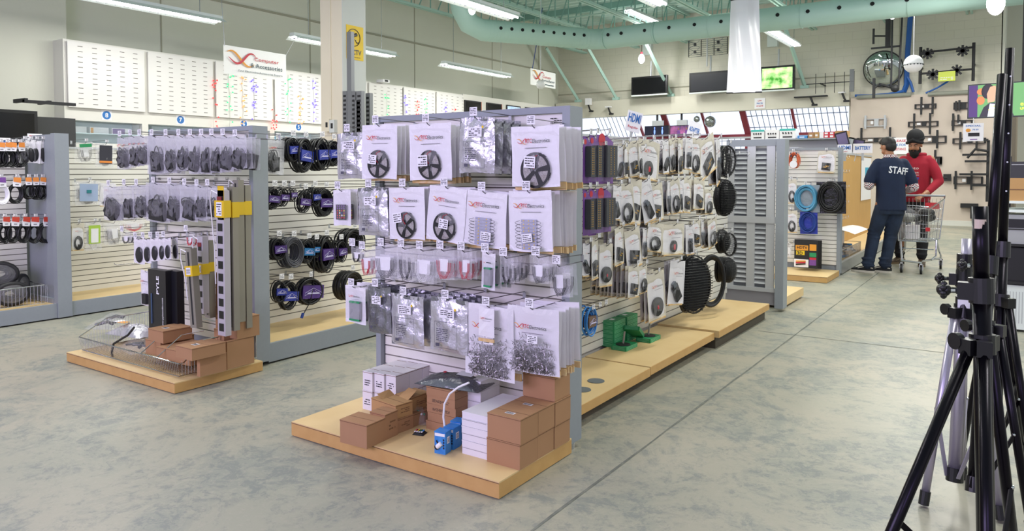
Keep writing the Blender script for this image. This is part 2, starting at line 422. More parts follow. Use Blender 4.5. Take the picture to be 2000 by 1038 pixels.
# duct
DZ = 4.09; DR = .215
P = [(-9.0, 11.35, 5.75), (-9.0, 11.35, 4.75), (-8.98, 11.42, 4.45), (-8.92, 11.56, 4.2), (-8.78, 11.8, DZ), (-7.9, 13.2, DZ), (-7.44, 13.95, DZ), (-7.2, 14.05, DZ), (-6.3, 14.0, DZ), (1.5, 14.0, DZ)]
t = thing('air_duct', 'large round mint green air duct bending across under the roof', 'air duct', (0, 0, 0))
m = MB(); m.tube(P, DR, DGREEN, 28)
m.build('duct_pipe', t, smooth=True)
rb = MB()
A = Vector((-8.78, 11.8, DZ)); B = Vector((-7.44, 13.95, DZ)); d1 = (B-A).normalized(); n1 = Vector((d1.y, -d1.x, 0))
HOLE = mat('duct_hole', '#0c0f0f', .8)
def hole(c, n, up=.12):
    n = (n*math.cos(up)-Vector((0, 0, 1))*math.sin(-up)).normalized()
    h = MB(); h.cyl(c+n*(DR-.01), c+n*(DR+.010), .034, HOLE, 14); h.build('vent_hole', t)
for i in range(9): hole(A+d1*(.32+.235*i), n1)
for i in range(18): hole(Vector((-7.0+.52*i-(.22 if i else 0), 14, DZ)), Vector((0, -1, 0)))
for i in range(30): c = A+d1*(.1+.078*i); rb.tube([c-d1*.004, c+d1*.004], DR+.004, DGREEN, 24)
for x in (-7.15, -6.05, -6.0, -4.9, -3.2, -1.5): rb.tube([(x-.006, 14, DZ), (x+.006, 14, DZ)], DR+.008, DGREEND if x in (-6.0,) else DGREEN, 24)
rb.build('duct_seams', t)
# pillar
PIL = mat('cream_pillar_paint', '#ded6bf', .6, noise=(1, .1)); PILG = mat('pale_grey_pillar_paint', '#c9cdc8', .6)
p = MB(); p.bx((-6.87, 6.0, 0), (-6.5, 6.37, ZC), PIL); p.bx((-6.5, 6.0, 0), (-6.49, 6.37, ZC), PILG); p.bx((-6.70, 5.985, 0), (-6.68, 6.0, ZC), PIL); struct(p, 'trim_6')
# ---------------------------------------------------------------- gondola shelving
GH = 1.565
def slats(m, x0, x1, z0, z1, M=None, st=0.0508):
    """slat board in the x,z plane facing -y, front at y=0"""
    m.bx((x0, .008, z0), (x1, .02, z1), GROOVE, M)
    z = z0; k = 0
    while z < z1-.01:
        m.bx((x0, 0, z), (x1, .009, min(z+st-.007, z1)), SLAT, M); z += st
def endcap(label, x0, x1, yb, plinth):
    """panel standing at y yb, facing -y, with a wooden plinth in front"""
    t = thing('gondola_end_unit', label, 'display shelving', (x0, yb, 0))
    W = x1-x0
    m = MB(); slats(m, .04, W-.045, .13, GH-.085); m.bx((.04, 0, GH-.083), (W-.045, .008, GH-.03), SLAT); m.build('slatwall_panel', t)
    m = MB(); m.bx((0, -.03, .03), (.035, .085, GH), GREY); m.build('end_post', t); m = MB(); m.bx((W-.04, -.03, .03), (W, .085, GH), GREY); m.build('end_post', t)
    m = MB(); m.bx((.035, -.025, GH-.03), (W-.04, .085, GH), GREY); m.build('top_rail', t)
    m = MB(); m.bx((.035, .02, .03), (W-.04, .085, GH-.03), GREY); m.build('back_panel', t)
    for x in (.02, W-.02): m = MB(); m.cyl((x, .02, 0), (x, .02, .03), .018, CHROME, 12); m.build('levelling_foot', t)
    a, b, ya, h = plinth
    p = thing('wooden_plinth', label.replace('slatwall end unit', 'low wooden plinth in front of the slatwall end unit'), 'plinth', (a, ya, 0))
    m = MB(); m.bx((0, 0, .004), (b-a, yb-.035-ya, h-.006), MAPLEE); m.bx((0, 0, h-.006), (b-a, yb-.035-ya, h), MAPLE)
    m.bx((0, -.002, h-.0075), (b-a, 0, h-.0045), TAPE); m.build('deck', p)
    return t
def run_section(label, xs, y0, y1, kick=True, sides=(1,), div=False, top=GH-.06):
    """two sided run along y with its slat board facing +x at xs"""
    t = thing('gondola_section', label, 'display shelving', (xs, y0, 0)); L = y1-y0
    M = Matrix(((0, -1, 0, 0), (1, 0, 0, 0), (0, 0, 1, 0), (0, 0, 0, 1)))
    m = MB(); slats(m, 0.0, L, .13, top-.02, M); m.build('slatwall_panel', t)
    m = MB(); m.bx((-.09, 0, .0), (-.021, L, top-.02), SLAT); m.bx((-.09, 0, top-.02), (.01, L, top), GREYL); m.build('core_and_cap', t)
    if kick:
        m = MB(); m.bx((.0, 0, .105), (.53, L, .13), MAPLE); m.build('base_deck', t)
        m = MB(); m.bx((.53, .002, .012), (.555, L-.002, .135), GREY); m.build('kick_plate', t)
    return t
endcap('central slatwall end unit facing the camera with white reel pouches', -2.836, -1.63, 2.875, (-2.836, -1.614, 2.275, .07))
endcap('left slatwall end unit facing the camera with bagged power adapters and power bars', -5.215, -4.0, 2.96, (-5.192, -3.92, 2.33, .065))
for i in range(3):
    run_section('%s section of the aisle-side slatwall run behind the central end unit' % ('near', 'middle', 'far')[i], -2.20, 2.965+i*1.285, 2.965+(i+1)*1.285, kick=False)
    run_section('%s section of the cable slatwall run behind the left end unit' % ('near', 'middle', 'far')[i], -4.58, 3.05+i*1.25, 3.05+(i+1)*1.25)
run_section('section of the slatwall run at the left edge, in front of the grey divider post', -7.32, 1.2, 2.97)
run_section('section of the leftmost slatwall run, behind the grey divider post', -7.32, 3.09, 5.0)
t = thing('gondola_divider', 'grey upright divider post of the leftmost slatwall run', 'divider post', (-7.32, 2.97, 0))
m = MB(); m.bx((-.1, -.004, .012), (.499, .03, .17), GREY); m.bx((.5, 0, .012), (.57, .115, 1.6), GREY); m.bx((-.1, .031, .012), (.499, .11, 1.595), GREY); m.build('post_frame', t)
# wooden decks along the aisle side of the central run
for i, (y0, y1, xe, zt, nm) in enumerate(((2.98, 3.98, -1.735, .118, 'near'), (3.985, 5.10, -1.735, .122, 'middle'), (5.11, 6.42, -1.705, .135, 'far'))):
    t = thing('aisle_deck', nm+' maple deck board along the aisle side of the central run', 'deck board', (-2.17, y0, 0))
    m = MB(); m.bx((0, 0, zt-.05), (xe+2.17, y1-y0, zt), MAPLE); m.bx((xe+2.17-.0, 0, zt-.05), (xe+2.17+.002, y1-y0, zt-.003), MAPLEE)
    m.build('board', t)
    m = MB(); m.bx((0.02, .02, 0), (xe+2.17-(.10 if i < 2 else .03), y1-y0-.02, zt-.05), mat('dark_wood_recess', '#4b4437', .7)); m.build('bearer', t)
    if i == 0:
        for px, py in ((1164, 745), (1137, 762)):
            m = MB(); q = at(px, py, 'z', zt); m.cyl((q.x+2.17, q.y-y0, zt), (q.x+2.17, q.y-y0, zt+.003), .047, mat('grey_felt_pad', '#62686a', .8), 24); m.build('felt_pad', t)
# louvred rack end at the far end of the central run
t = thing('louvre_rack', 'grey louvred rack end closing the far end of the central run', 'rack', (-2.22, 6.82, 0))
m = MB(); m.bx((.46, -.02, .03), (.535, .12, GH), GREY); m.bx((0, 0, GH-.06), (.47, .05, GH), GREY); m.bx((0, -.006, .80), (.459, .028, .86), GREYL); m.bx((0, -.004, .17), (.459, .05, .205), GREYL)
m.bx((0, .01, .05), (.47, .04, .17), mat('grey_kick', '#8c8a8f', .5)); m.build('frame', t)
m = MB()
for a in (.03, .225, .40): m = MB(); m.bx((a-.03, .002, .2), (a+.045, .021, GH-.061), GREYL); m.build('upright', t)
m = MB()
for a, b in ((.07, .20), (.265, .375)):
    for z0 in (.24, .88):
        for i in range(13): m.add([(a, .005, z0+.046*i), (b, .005, z0+.046*i), (b, .03, z0+.03+.046*i), (a, .03, z0+.03+.046*i)], [(0, 1, 2, 3)], GREYL)
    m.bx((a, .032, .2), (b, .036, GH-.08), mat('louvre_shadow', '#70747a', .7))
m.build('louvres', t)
w_ = MB(); w_.bx((-2.2, 7.0, .02), (-1.72, 7.75, .1), MAPLE); tag(w_.build('aisle_deck'), 'short maple deck board beyond the louvred rack end', 'deck board')

# ---------------------------------------------------------------- pegs, tags
def print_lines(m, x0, x1, z0, z1, n, y, ink, rnd, M=None):
    """rows of small unreadable print"""
    for i in range(n):
        z = z1-(z1-z0)*(i+.5)/n; x = x0; hh = (z1-z0)/n*.42
        while x < x1-.001:
            l = min(rnd.uniform(.10, .30)*(x1-x0), x1-x)
            if rnd.random() < .82: m.add([(x, y, z-hh/2), (x+l, y, z-hh/2), (x+l, y, z+hh/2), (x, y, z+hh/2)], [(0, 1, 2, 3)], ink, M)
            x += l+.05*(x1-x0)
_pegs = {}
_rp = random.Random(9)
def face_rot(face): return {'S': 0.0, 'E': PI/2}[face]
def face_n(face): return Vector((0, -1, 0)) if face == 'S' else Vector((1, 0, 0))
def peg(tip, face, plen, holds, tagged=True, tilt=0.0, dark=False, small=False):
    key = (round(plen, 2), tagged, dark, small)
    n = face_n(face); wall = Vector(tip)-n*plen; label = 'wire peg hook holding '+holds
    if key in _pegs:
        return clone(_pegs[key], wall, (0, 0, face_rot(face)+tilt), label)
    t = thing('peg_hook', label, 'peg hook', wall, face_rot(face)+tilt)
    W = DWIRE if dark else WIRE; r = .0022
    m = MB(); m.tube([(0, 0, 0), (0, -plen*.96, -.002), (0, -plen-.004, .006), (0, -plen-.006, .016)], r, W, 5)
    if tagged:
        m.tube([(0, 0, .03), (0, -plen-.012, .036)], r*.9, W, 5)
    m.bx((-.008, -.004, -.004), (.008, -.0005, .030), GREYL); m.build('hook_wire', t)
    if tagged:
        k = .7 if small else 1.0
        m = MB(); m.box((0, -plen-.014, .030), (.040*k, .002, .038*k), PAPER); print_lines(m, -.016*k, .016*k, .017, .045, 4, -plen-.0156, INK, _rp); m.build('price_tag', t)
    _pegs[key] = t
    return t

# ---------------------------------------------------------------- bags (hang point at the origin, facing -y)
def bulge(u, v): return (math.sin(PI*min(max(u, 0), 1))**.6)*(math.sin(PI*min(max(v, 0), 1))**.5)
def crk(u, v, s): return math.sin(13*u+7*v+s)*math.sin(9*v-5*u+1.7*s)+.5*math.sin(29*u-11*v+2.3*s)*math.sin(23*v+3*s)
def bagmesh(m, w, h, d, front, back, seed=0, lean=0.0, header=.12, nu=9, nv=11, flare=0.0, amp=.004):
    top = .012
    def P(u, v, sgn):
        x = (u-.5)*w*(1+flare*(1-v)+.012*math.sin(7*v+seed)); z = top-h*(1-v); vv = min(1, (1-v)/(1-header)) if (1-v) > 0 else 0
        vv = max(0, ((1-v)-header)/(1-header)); b = bulge(u, vv)
        y = sgn*(d/2*b)+amp*crk(u, v, seed)*(.35+b)*(1 if sgn < 0 else .3)+lean*(1-v)
        return (x, y, z+.003*math.sin(5*u+seed))
    m.sheet(lambda u, v: P(u, v, -1), nu, nv, front)
    m.sheet(lambda u, v: P(1-u, v, 1), nu, nv, back)
def swoosh(m, cx, cz, s, y):
    """the crossing ribbon emblem; s is its width"""
    N = 16
    a = [(cx+s*(-.5+t/N), cz+s*.22*math.cos(2*PI*(t/N-.15)/1.3)) for t in range(N+1)]
    b = [(cx+s*(-.45+1.05*t/N), cz-s*(.13+.10*t/N)*math.cos(2*PI*(t/N-.28)/1.02)) for t in range(N+1)]
    wd = [s*.075*math.sin(PI*(.06+.9*t/N)) for t in range(N+1)]
    m.ribbon(a, wd, ORA, y=y); m.ribbon(b, wd, RED, y=y-.0005)
def logo(m, cx, cz, W, y, full=True, rot=0):
    swoosh(m, cx-W*.34, cz, W*.30, y)
    if W > .05:
        m.text('RTC', W*.10, (cx-W*.13, y-.001, cz+W*.01), RED, wid=W*.19)
        m.text('Electronics', W*.095, (cx+W*.23, y-.001, cz), INK, wid=W*.50)
        m.bx((cx-W*.25, y-.0004, cz-W*.17), (cx+W*.38, y, cz-W*.155), mat('grey_print', '#77707c', .6))
    else: m.bx((cx-W*.12, y-.0004, cz-W*.04), (cx+W*.45, y, cz+W*.04), INK)
def sticker(m, cx, cz, w, h, y, rnd, rot=0):
    M = Matrix.Translation((cx, y, cz)) @ Matrix.Rotation(rot, 4, 'Y')
    m.add([(-w/2, 0, -h/2), (w/2, 0, -h/2), (w/2, 0, h/2), (-w/2, 0, h/2)], [(0, 1, 2, 3)], PAPER, M)
    print_lines(m, -w*.4, w*.4, -h*.42, h*.42, 4, -.0008, INK, rnd, M)
_rb = random.Random(21)
def spool(m, c, R, th, rnd):
    """spoked black spool lying in the x,z plane"""
    x, y, z = c; S = []
    M = Matrix.Translation((x, y, z)) @ Matrix.Rotation(PI/2, 4, 'X')
    m.lathe([(R*.34, -th*.3), (R*.90, -th*.3), (R*.90, th*.3), (R*.34, th*.3)], LEDS, 28, M)
    for s in (1, -1):
        m.lathe([(R*.86, s*th*.5-th*.06), (R, s*th*.5-th*.06), (R, s*th*.5+th*.06), (R*.86, s*th*.5+th*.06), (R*.86, s*th*.5-th*.06)], BLK, 30, M)
        m.lathe([(R*.07, s*th*.5-th*.06), (R*.22, s*th*.5-th*.06), (R*.22, s*th*.5+th*.06), (R*.07, s*th*.5+th*.06), (R*.07, s*th*.5-th*.06)], BLK, 16, M)
    a0 = rnd.uniform(0, 2)
    for k in range(5):
        a = a0+2*PI*k/5; ca, sa = math.cos(a), math.sin(a)
        for s in (1, -1):
            wd0, wd1 = R*.10, R*.16
            q = [(R*.18*ca-wd0*sa, R*.18*sa+wd0*ca), (R*.9*ca-wd1*sa, R*.9*sa+wd1*ca), (R*.9*ca+wd1*sa, R*.9*sa-wd1*ca), (R*.18*ca+wd0*sa, R*.18*sa-wd0*ca)]
            m.poly([(x+p[0], z+p[1]) for p in q], y-s*th*.5-th*.07, y-s*th*.5+th*.07, BLK)
def mk_reel(w, h, label, rnd, big=False):
    t = thing('reel_pouch', label, 'pouch'); d = .022
    m = MB(); bagmesh(m, w, h, d, FILM, BAGW, rnd.random()*9, header=.1, amp=.002)
    m.sheet(lambda u, v: ((u-.5)*w*.98, .002+.0015*crk(u, v, 3), .01-h*.985*(1-v)), 5, 6, BAGW); m.build('pouch', t)
    R = min(w*.34, h*.26)*(1.14 if big else 1)
    m = MB(); spool(m, (w*(.02 if big else 0), -.003, -h*.68), R, .012, rnd); m.build('reel', t, smooth=False)
    m = MB(); m.tube([(0, -.011, -h*.66), (-R*.2, -.014, -h*.58), (-R*.1, -.012, -h*.48), (R*.25, -.012, -h*.44)], .0013, RED, 5); m.build('red_wire', t)
    m = MB(); logo(m, -w*.02, -h*.20, w*.72, -.0055); m.build('printed_logo', t)
    m = MB(); sticker(m, w*rnd.uniform(-.22, .12), -h*rnd.uniform(.5, .66), w*.24, w*.20, -.017, rnd, rnd.uniform(-.15, .15)); m.build('price_sticker', t)
    return t
def mk_plain(w, h, label, rnd):
    t = thing('plastic_pouch', label, 'pouch')
    m = MB(); bagmesh(m, w, h*.93, .006, BAGW, BAGW, rnd.random()*9, header=.1, nu=4, nv=5, amp=.003)
    m.build('pouch', t)
    m = MB(); m.bx((-w/2, -.0035, -h), (w/2, .0035, -h*.90), BAGT); m.build('amber_seam', t)
    return t
def mk_foil(w, h, label, rnd, dark=False):
    t = thing('foil_pouch', label, 'pouch')
    m = MB(); bagmesh(m, w, h, .034, FOILD if dark else FOIL, FOILD, rnd.random()*9, header=.12, nu=12, nv=14, amp=.0065); m.build('foil', t, smooth=True)
    m = MB(); y = -.025; L = mat('grey_ink', '#4a4a58', .6)
    sticker(m, w*.02, -h*.22, w*.40, h*.17, y, rnd)
    x0, x1, z0, z1 = -w*.30, w*.30, -h*.86, -h*.38
    for a, b in (((x0, z0), (x1, z0)), ((x1, z0), (x1, z1)), ((x1, z1), (x0, z1)), ((x0, z1), (x0, z0))):
        m.tube([(a[0], y, a[1]), (b[0], y, b[1])], .0008, L, 4)
    print_lines(m, x0+.01*w/.1*.5, x1*.2, z0+h*.12, z1-h*.12, 7, y, L, rnd)
    m.ring((x0*.65, y, z1-h*.055), w*.045, .0008, L, n=10, k=4); m.tube([(x1*.6, y, z1-h*.07), (x1*.8, y, z1-h*.07), (x1*.7, y, z1-h*.035), (x1*.6, y, z1-h*.07)], .0009, L, 4)
    m.bx((x0*.9, y-.0005, z0+h*.02), (x0*.55, y, z0+h*.08), L); m.build('printed_label', t)
    m = MB(); m.cyl((w*.25, -.0265, -h*.13), (w*.25, -.025, -h*.13), w*.03, YEL, 10); m.build('yellow_dot', t)
    return t
def mk_modules(w, h, label, rnd, cols=3):
    t = thing('module_pouch', label, 'pouch')
    m = MB(); bagmesh(m, w, h, .024, FILM, BAGW, rnd.random()*9, header=.1, flare=.03)
    m.sheet(lambda u, v: ((u-.5)*w*.98, .002+.0015*crk(u, v, 3), .01-h*.985*(1-v)), 5, 6, BAGW); m.build('pouch', t)
    MODB = mat('pale_module_board', '#9fa0b6', .4); m = MB(); x0, x1 = -w*.20, w*.16; rows = 9; z1, z0 = -h*.42, -h*.93
    for r in range(rows):
        z = z0+(z1-z0)*(r+.5)/rows; m.box((((x0+x1)/2), -.004, z), (x1-x0, .004, (z1-z0)/rows*.8), MODB)
        for k in range(cols): m.box((x0+(x1-x0)*(k+.5)/cols, -.0068, z+rnd.uniform(-.001, .001)), (.005, .002, .0045), YEL)
    m.build('led_modules', t)
    m = MB()
    for r in range(rows-1):
        z = z0+(z1-z0)*(r+.8)/rows; q = (z1-z0)/rows
        for s, e in ((x0, -1), (x1, 1)): m.tube([(s+e*w*.12*math.sin(PI*k/8)+e*.001, -.009-.004*(r % 2), z+q*(-.5+1.3*k/8)) for k in range(9)], .0009, BLK, 4)
    m.build('module_wires', t)
    m = MB(); logo(m, -w*.02, -h*.20, w*.76, -.006); m.build('printed_logo', t)
    m = MB(); sticker(m, w*rnd.uniform(-.05, .1), -h*rnd.uniform(.62, .78), w*.24, w*.17, -.018, rnd, rnd.uniform(-.4, .1)); m.build('price_sticker', t)
    return t
RESI = mat('metal_bits', '#8b8786', .35, .6)
def mk_beads(w, h, label, rnd):
    t = thing('parts_bag', label, 'bag')
    m = MB(); bagmesh(m, w, h, .036, MILK, BAGW, rnd.random()*9, header=.1, amp=.006, flare=.06, nu=12, nv=12); m.build('bag', t, smooth=True)
    m = MB()
    for i in range(1500):
        u = rnd.gauss(0, .22); v = abs(rnd.gauss(0, .2)); 
        if abs(u) > .43 or v > .55: continue
        p = Vector((u*w, rnd.uniform(-.013, .002), -h*.93+v*h)); q = Vector((rnd.uniform(-1, 1), rnd.uniform(-.4, .4), rnd.uniform(-1, 1))).normalized()*rnd.uniform(.005, .012)
        m.tube([p-q, p+q], rnd.uniform(.0008, .002), RESI, 3)
    tag(m.build('metal_clips', t), None, None, kind='stuff')
    m = MB(); logo(m, 0, -h*.24, w*.66, -.021); m.build('printed_logo', t)
    m = MB(); sticker(m, w*.05, -h*.42, w*.20, w*.14, -.025, rnd); m.build('price_sticker', t)
    return t
def mk_pcb(w, h, label, rnd, remote=False):
    t = thing('controller_bag', label, 'bag')
    m = MB(); bagmesh(m, w, h, .026, MILK, BAGW, rnd.random()*9, header=.12); m.build('bag', t)
    m = MB()
    if remote:
        m.box((-.003, -.004, -h*.56), (w*.55, .007, h*.42), BLK)
        cs = [RED, GRN, BLUD, YEL, PAPER, ORA]
        for r in range(6):
            for k in range(4): m.cyl((-w*.2+k*w*.125, -.0075, -h*.39-r*h*.065), (-w*.2+k*w*.125, -.0088, -h*.39-r*h*.065), w*.035, cs[(r*k+k) % 6] if r > 1 else PURP, 8)
        m.build('remote_control', t)
    else:
        m.box((0, -.003, -h*.6), (w*.5, .012, h*.5), mat('grey_controller', '#8f9094', .4)); m.box((0, -.004, -h*.36), (w*.5, .014, h*.05), GRN); m.box((0, -.004, -h*.84), (w*.5, .014, h*.05), GRN); m.build('controller', t)
        m = MB(); logo(m, 0, -h*.2, w*.6, -.01); m.build('printed_logo', t)
    return t
def mk_wires(w, h, label, rnd, col=None, card=True):
    t = thing('lead_bag', label, 'bag')
    m = MB(); bagmesh(m, w, h, .014, FILM, FILM, rnd.random()*9, header=.12, nu=7, nv=8); m.build('bag', t)
    if card:
        m = MB(); cw_ = w*rnd.uniform(.3, .6); m.box((w*rnd.uniform(-.1, .1), .001, -h*.45), (cw_, .001, h*.42), PAPER); m.build('card', t)
    c = col or [BLK, RED, DWIRE, PAPER][rnd.randrange(4)]; m = MB()
    for k in range(3):
        e = w*(.22+.06*k); m.tube([(-e, -.003, -h*.3), (-e*.9, -.003, -h*.65), (-e*.3, -.004-.002*k, -h*(.82+.04*k)), (e*.4, -.004, -h*(.8+.03*k)), (e*.95, -.003, -h*.6), (e, -.003, -h*.34)], .0015, c, 5)
    m.build('leads', t)
    return t
def mk_adapter(w, h, label, rnd, logoed=False, milky=None):
    t = thing('adapter_bag', label, 'bag'); ml = milky or MILK
    m = MB(); bagmesh(m, w, h, .05, ml, MILKB, rnd.random()*9, header=.15, nu=8, nv=9, amp=.006, flare=.05); m.build('bag', t, smooth=True)
    k = rnd.uniform(.7, 1); bw, bh = w*.62*k, h*.50*k; a = rnd.uniform(-.25, .25); cx = w*rnd.uniform(-.08, .1)
    m = MB(); M = Matrix.Translation((cx, -.002, -h*.66)) @ Matrix.Rotation(a, 4, 'Y'); m.box((0, 0, 0), (bw, .03, bh), BLKM, M); m.box((0, -.016, 0), (bw*.6, .001, bh*.6), mat('dark_label', '#34343c', .5), M); m.build('power_brick', t)
    m = MB()
    for j in range(3):
        ph, k1, k2 = rnd.uniform(0, 6), rnd.uniform(.10, .35), rnd.uniform(.1, .3); ox, oz = rnd.uniform(-.12, .06)*w, rnd.uniform(-.04, .06)*h
        m.tube([(cx+ox+w*(.20+.05*j)*math.cos(a)*(1+k1*math.sin(3*a+ph)), -.012+.004*j+.008*math.sin(2*a+ph), -h*.60+oz+h*(.22+.03*j)*math.sin(a)*(1+k2*math.cos(2*a+ph))) for a in [2*PI*i/26*1.9 for i in range(27)]], .0036, BLK, 5)
    m.tube([(cx-w*.1, -.014, -h*.35), (cx-w*.15, -.016, -h*.5), (cx-w*.05, -.016, -h*.62)], .009, BLK, 6)
    m.build('cord', t, smooth=True)
    if logoed: m = MB(); logo(m, 0, -h*.2, w*.7, -.02); m.build('printed_logo', t)
    return t
def mk_black(w, h, label, rnd, kind=0):
    """white logo bag with a black fitting inside"""
    t = thing('accessory_bag', label, 'bag')
    m = MB(); bagmesh(m, w, h, .03, MILK if kind == 3 else FILM, BAGC if kind != 3 else BAGW, rnd.random()*9, header=.12, amp=.005, nu=7, nv=8, flare=rnd.uniform(-.05, .1)); m.sheet(lambda u, v: ((u-.5)*w*.97, .004+.002*crk(u, v, 3), .01-h*.985*(1-v)), 4, 5, BAGW); m.build('bag', t)
    m = MB(); z = -h*.68
    if kind == 0: m.cyl((0, .002, z), (0, -.010, z), min(w*.36, h*.2), BLK, 20); m.box((0, -.011, z-.004), (w*.08, .002, w*.12), RED)
    elif kind == 1:
        M = Matrix.Translation((0, -.003, z)) @ Matrix.Rotation(rnd.uniform(-.4, .4), 4, 'Y'); m.box((0, 0, 0), (w*.5, .018, h*.34), BLKM, M)
        for k in (-1, 1): m.box((k*w*.06, -.010, k*h*.03), (w*.2, .002, h*.03), GOLD, M)
    elif kind == 2:
        for j in range(4): m.ring((0, -.003*j, z), w*(.2+.04*j), .0035, BLK, n=14, k=5, ry=h*(.16+.03*j))
        m.box((w*.1, -.006, z-h*.12), (w*.2, .012, h*.12), BLKM)
    else:
        M = Matrix.Translation((0, -.003, z)) @ Matrix.Rotation(rnd.uniform(-.9, .9), 4, 'Y'); m.box((0, 0, 0), (w*.36, .02, h*.4), BLKM, M); m.box((0, -.003, h*.22), (w*.2, .02, h*.12), mat('steel_grey', '#6d737c', .35, .5), M)
    m.build('black_fitting', t)
    m = MB(); logo(m, 0, -h*.24, w*.66, -.012); m.build('printed_logo', t)
    m = MB(); m.box((0, .0, -h*.96), (w*.9, .008, h*.035), BAGT); m.build('amber_seam', t)
    return t
def mk_blister(w, h, label, rnd):
    t = thing('blister_pack', label, 'blister pack')
    m = MB(); m.poly([(-w/2, .01), (w*.1, .01), (w/2, -h*.1), (w/2, -h), (-w/2, -h)], 0, .002, PURP); m.cyl((-w*.2, -.0005, -.02), (-w*.2, -.0015, -.02), w*.2, RED, 14); m.build('card', t)
    m = MB(); m.box((w*.1, -.02, -h*.52), (w*.62, .034, h*.68), BLKM)
    for r in range(12):
        for k in (-1, 1): m.cyl((w*.1+k*w*.1, -.037, -h*.24-r*h*.05), (w*.1+k*w*.1, -.0385, -h*.24-r*h*.05), .004, GOLD, 6)
    m.build('power_switcher', t)
    m = MB(); m.box((w*.06, -.021, -h*.53), (w*.84, .044, h*.84), mat('blister_shell', '#dfe3ee', .08, alpha=.05)); m.build('shell', t)
    return t
def mk_grille(R, label, rnd, oval=1.0, slots=False):
    t = thing('speaker_grille', label, 'speaker grille'); m = MB()
    for j in range(3): m.ring((0, -.006*j, -R*oval), R*(1-.02*j), .005, BLK, n=30, k=6, ry=R*oval)
    m.build('rim', t); m = MB(); n = 11 if not slots else 22
    for i in range(1, n):
        a = -1+2*i/n; e = math.sqrt(1-a*a); m.tube([(-R*e, -.012-.02*e, -R*oval+a*R*oval), (0, -.015-.03*e, -R*oval+a*R*oval), (R*e, -.012-.02*e, -R*oval+a*R*oval)], .0016 if not slots else .0035, BLK, 4)
        if not slots or i % 3 == 0: m.tube([(a*R, -.012-.02*e, -R*oval-e*R*oval), (a*R, -.015-.03*e, -R*oval), (a*R, -.012-.02*e, -R*oval+e*R*oval)], .0016, BLK, 4)
    if slots: m.sheet(lambda u, v: ((2*u-1)*R*.94*math.sqrt(max(0, 1-(2*v-1)**2)), -.004, -R*oval+(2*v-1)*R*oval*.96), 8, 14, mat('grille_cloth', '#26272a', .8))
    m.build('mesh_screen', t)
    return t
def mk_coil(R, label, rnd, wrap=None, card=None, cable=None, oval=1.35, cardname='card_header'):
    """hank of cable hanging from a card header or with a coloured wrap"""
    t = thing('cable_coil', label, 'cable'); c = cable or BLK
    m = MB()
    for j in range(9):
        rr = R*(1-.10*(j % 4))*rnd.uniform(.95, 1.02); m.ring((rnd.uniform(-.005, .005), .007*(j-4), -R*oval*.98-(.04 if card else 0)), rr, R*(.078 if not card else .12), c, n=18, k=6, ry=rr*oval*rnd.uniform(.95, 1.05))
    m.build('coil', t, smooth=True)
    if wrap:
        m = MB(); m.box((R*.25, 0, -R*oval), (R*1.75, .062, R*1.0), wrap); m.box((R*.25, -.032, -R*oval*1.1), (R*1.0, .001, R*.12), mat('pale_swirl', '#c9c6e8', .4), rz=0)
        m.tube([(R*.25+R*.8*math.sin(k), -.0325, -R*oval+.3*R*math.cos(1.7*k)) for k in range(-3, 4)], .0012, _M['pale_swirl'], 4); m.build('paper_wrap', t)
    if card:
        m = MB(); z0 = -R*1.15
        m.poly([(-R*.5, .015), (R*.5, .015), (R*.62, -.02), (R*.55, z0), (-R*.55, z0), (-R*.62, -.02)], -.040, -.036, PAPER); m.poly([(-R*.55, .02), (R*.55, .02), (R*.55, z0*.42), (-R*.55, z0*.3)], -.0425, -.0405, card)
        m.box((0, -.041, z0*.7), (R*.5, .001, R*.12), INK); m.build(cardname, t)
    return t
def mk_pouch(w, h, label, rnd):
    t = thing('oval_pouch', label, 'pouch')
    m = MB(); bagmesh(m, w, h, .012, FILM, BAGW, rnd.random()*9, header=.15, nu=6, nv=7); m.build('pouch', t)
    m = MB(); m.ball((0, -.001, -h*.58), (w*.34, .010, h*.32), BLKM, 14, 8); m.build('black_earpad', t, smooth=True)
    return t
def hang(tip, face, root, tilt=0.0, yaw=0.0, dz=-.006):
    root.location = Vector(tip)+Vector((0, 0, dz)); root.rotation_euler = (0, tilt, face_rot(face)+yaw) if face == 'S' else Matrix.Rotation(face_rot(face)+yaw, 4, 'Z').to_euler()
    if face != 'S' and tilt: root.rotation_euler = (Matrix.Rotation(face_rot(face)+yaw, 4, 'Z') @ Matrix.Rotation(tilt, 4, 'Y')).to_euler()
def stackup(root, tip, face, n, step, label, group, rnd, amp=.05, dz=-.006):
    nn = face_n(face)
    for i in range(n):
        p = Vector(tip)-nn*(step*(i+1))+Vector((0, 0, dz+rnd.uniform(-.006, .004)))
        tl, yw = rnd.uniform(-amp, amp), rnd.uniform(-amp, amp)
        clone(root, p, (Matrix.Rotation(face_rot(face)+yw, 4, 'Z') @ Matrix.Rotation(tl, 4, 'Y')).to_euler(), label, group)
def rect(x0, x1, y0, y1, ax, v):
    """photo rectangle on a plane -> world top centre, width, height"""
    a = at(x0, y0, ax, v); b = at(x1, y0, ax, v); c = at((x0+x1)/2, y0, ax, v); d = at((x0+x1)/2, y1, ax, v)
    return c, (b-a).length, c.z-d.z
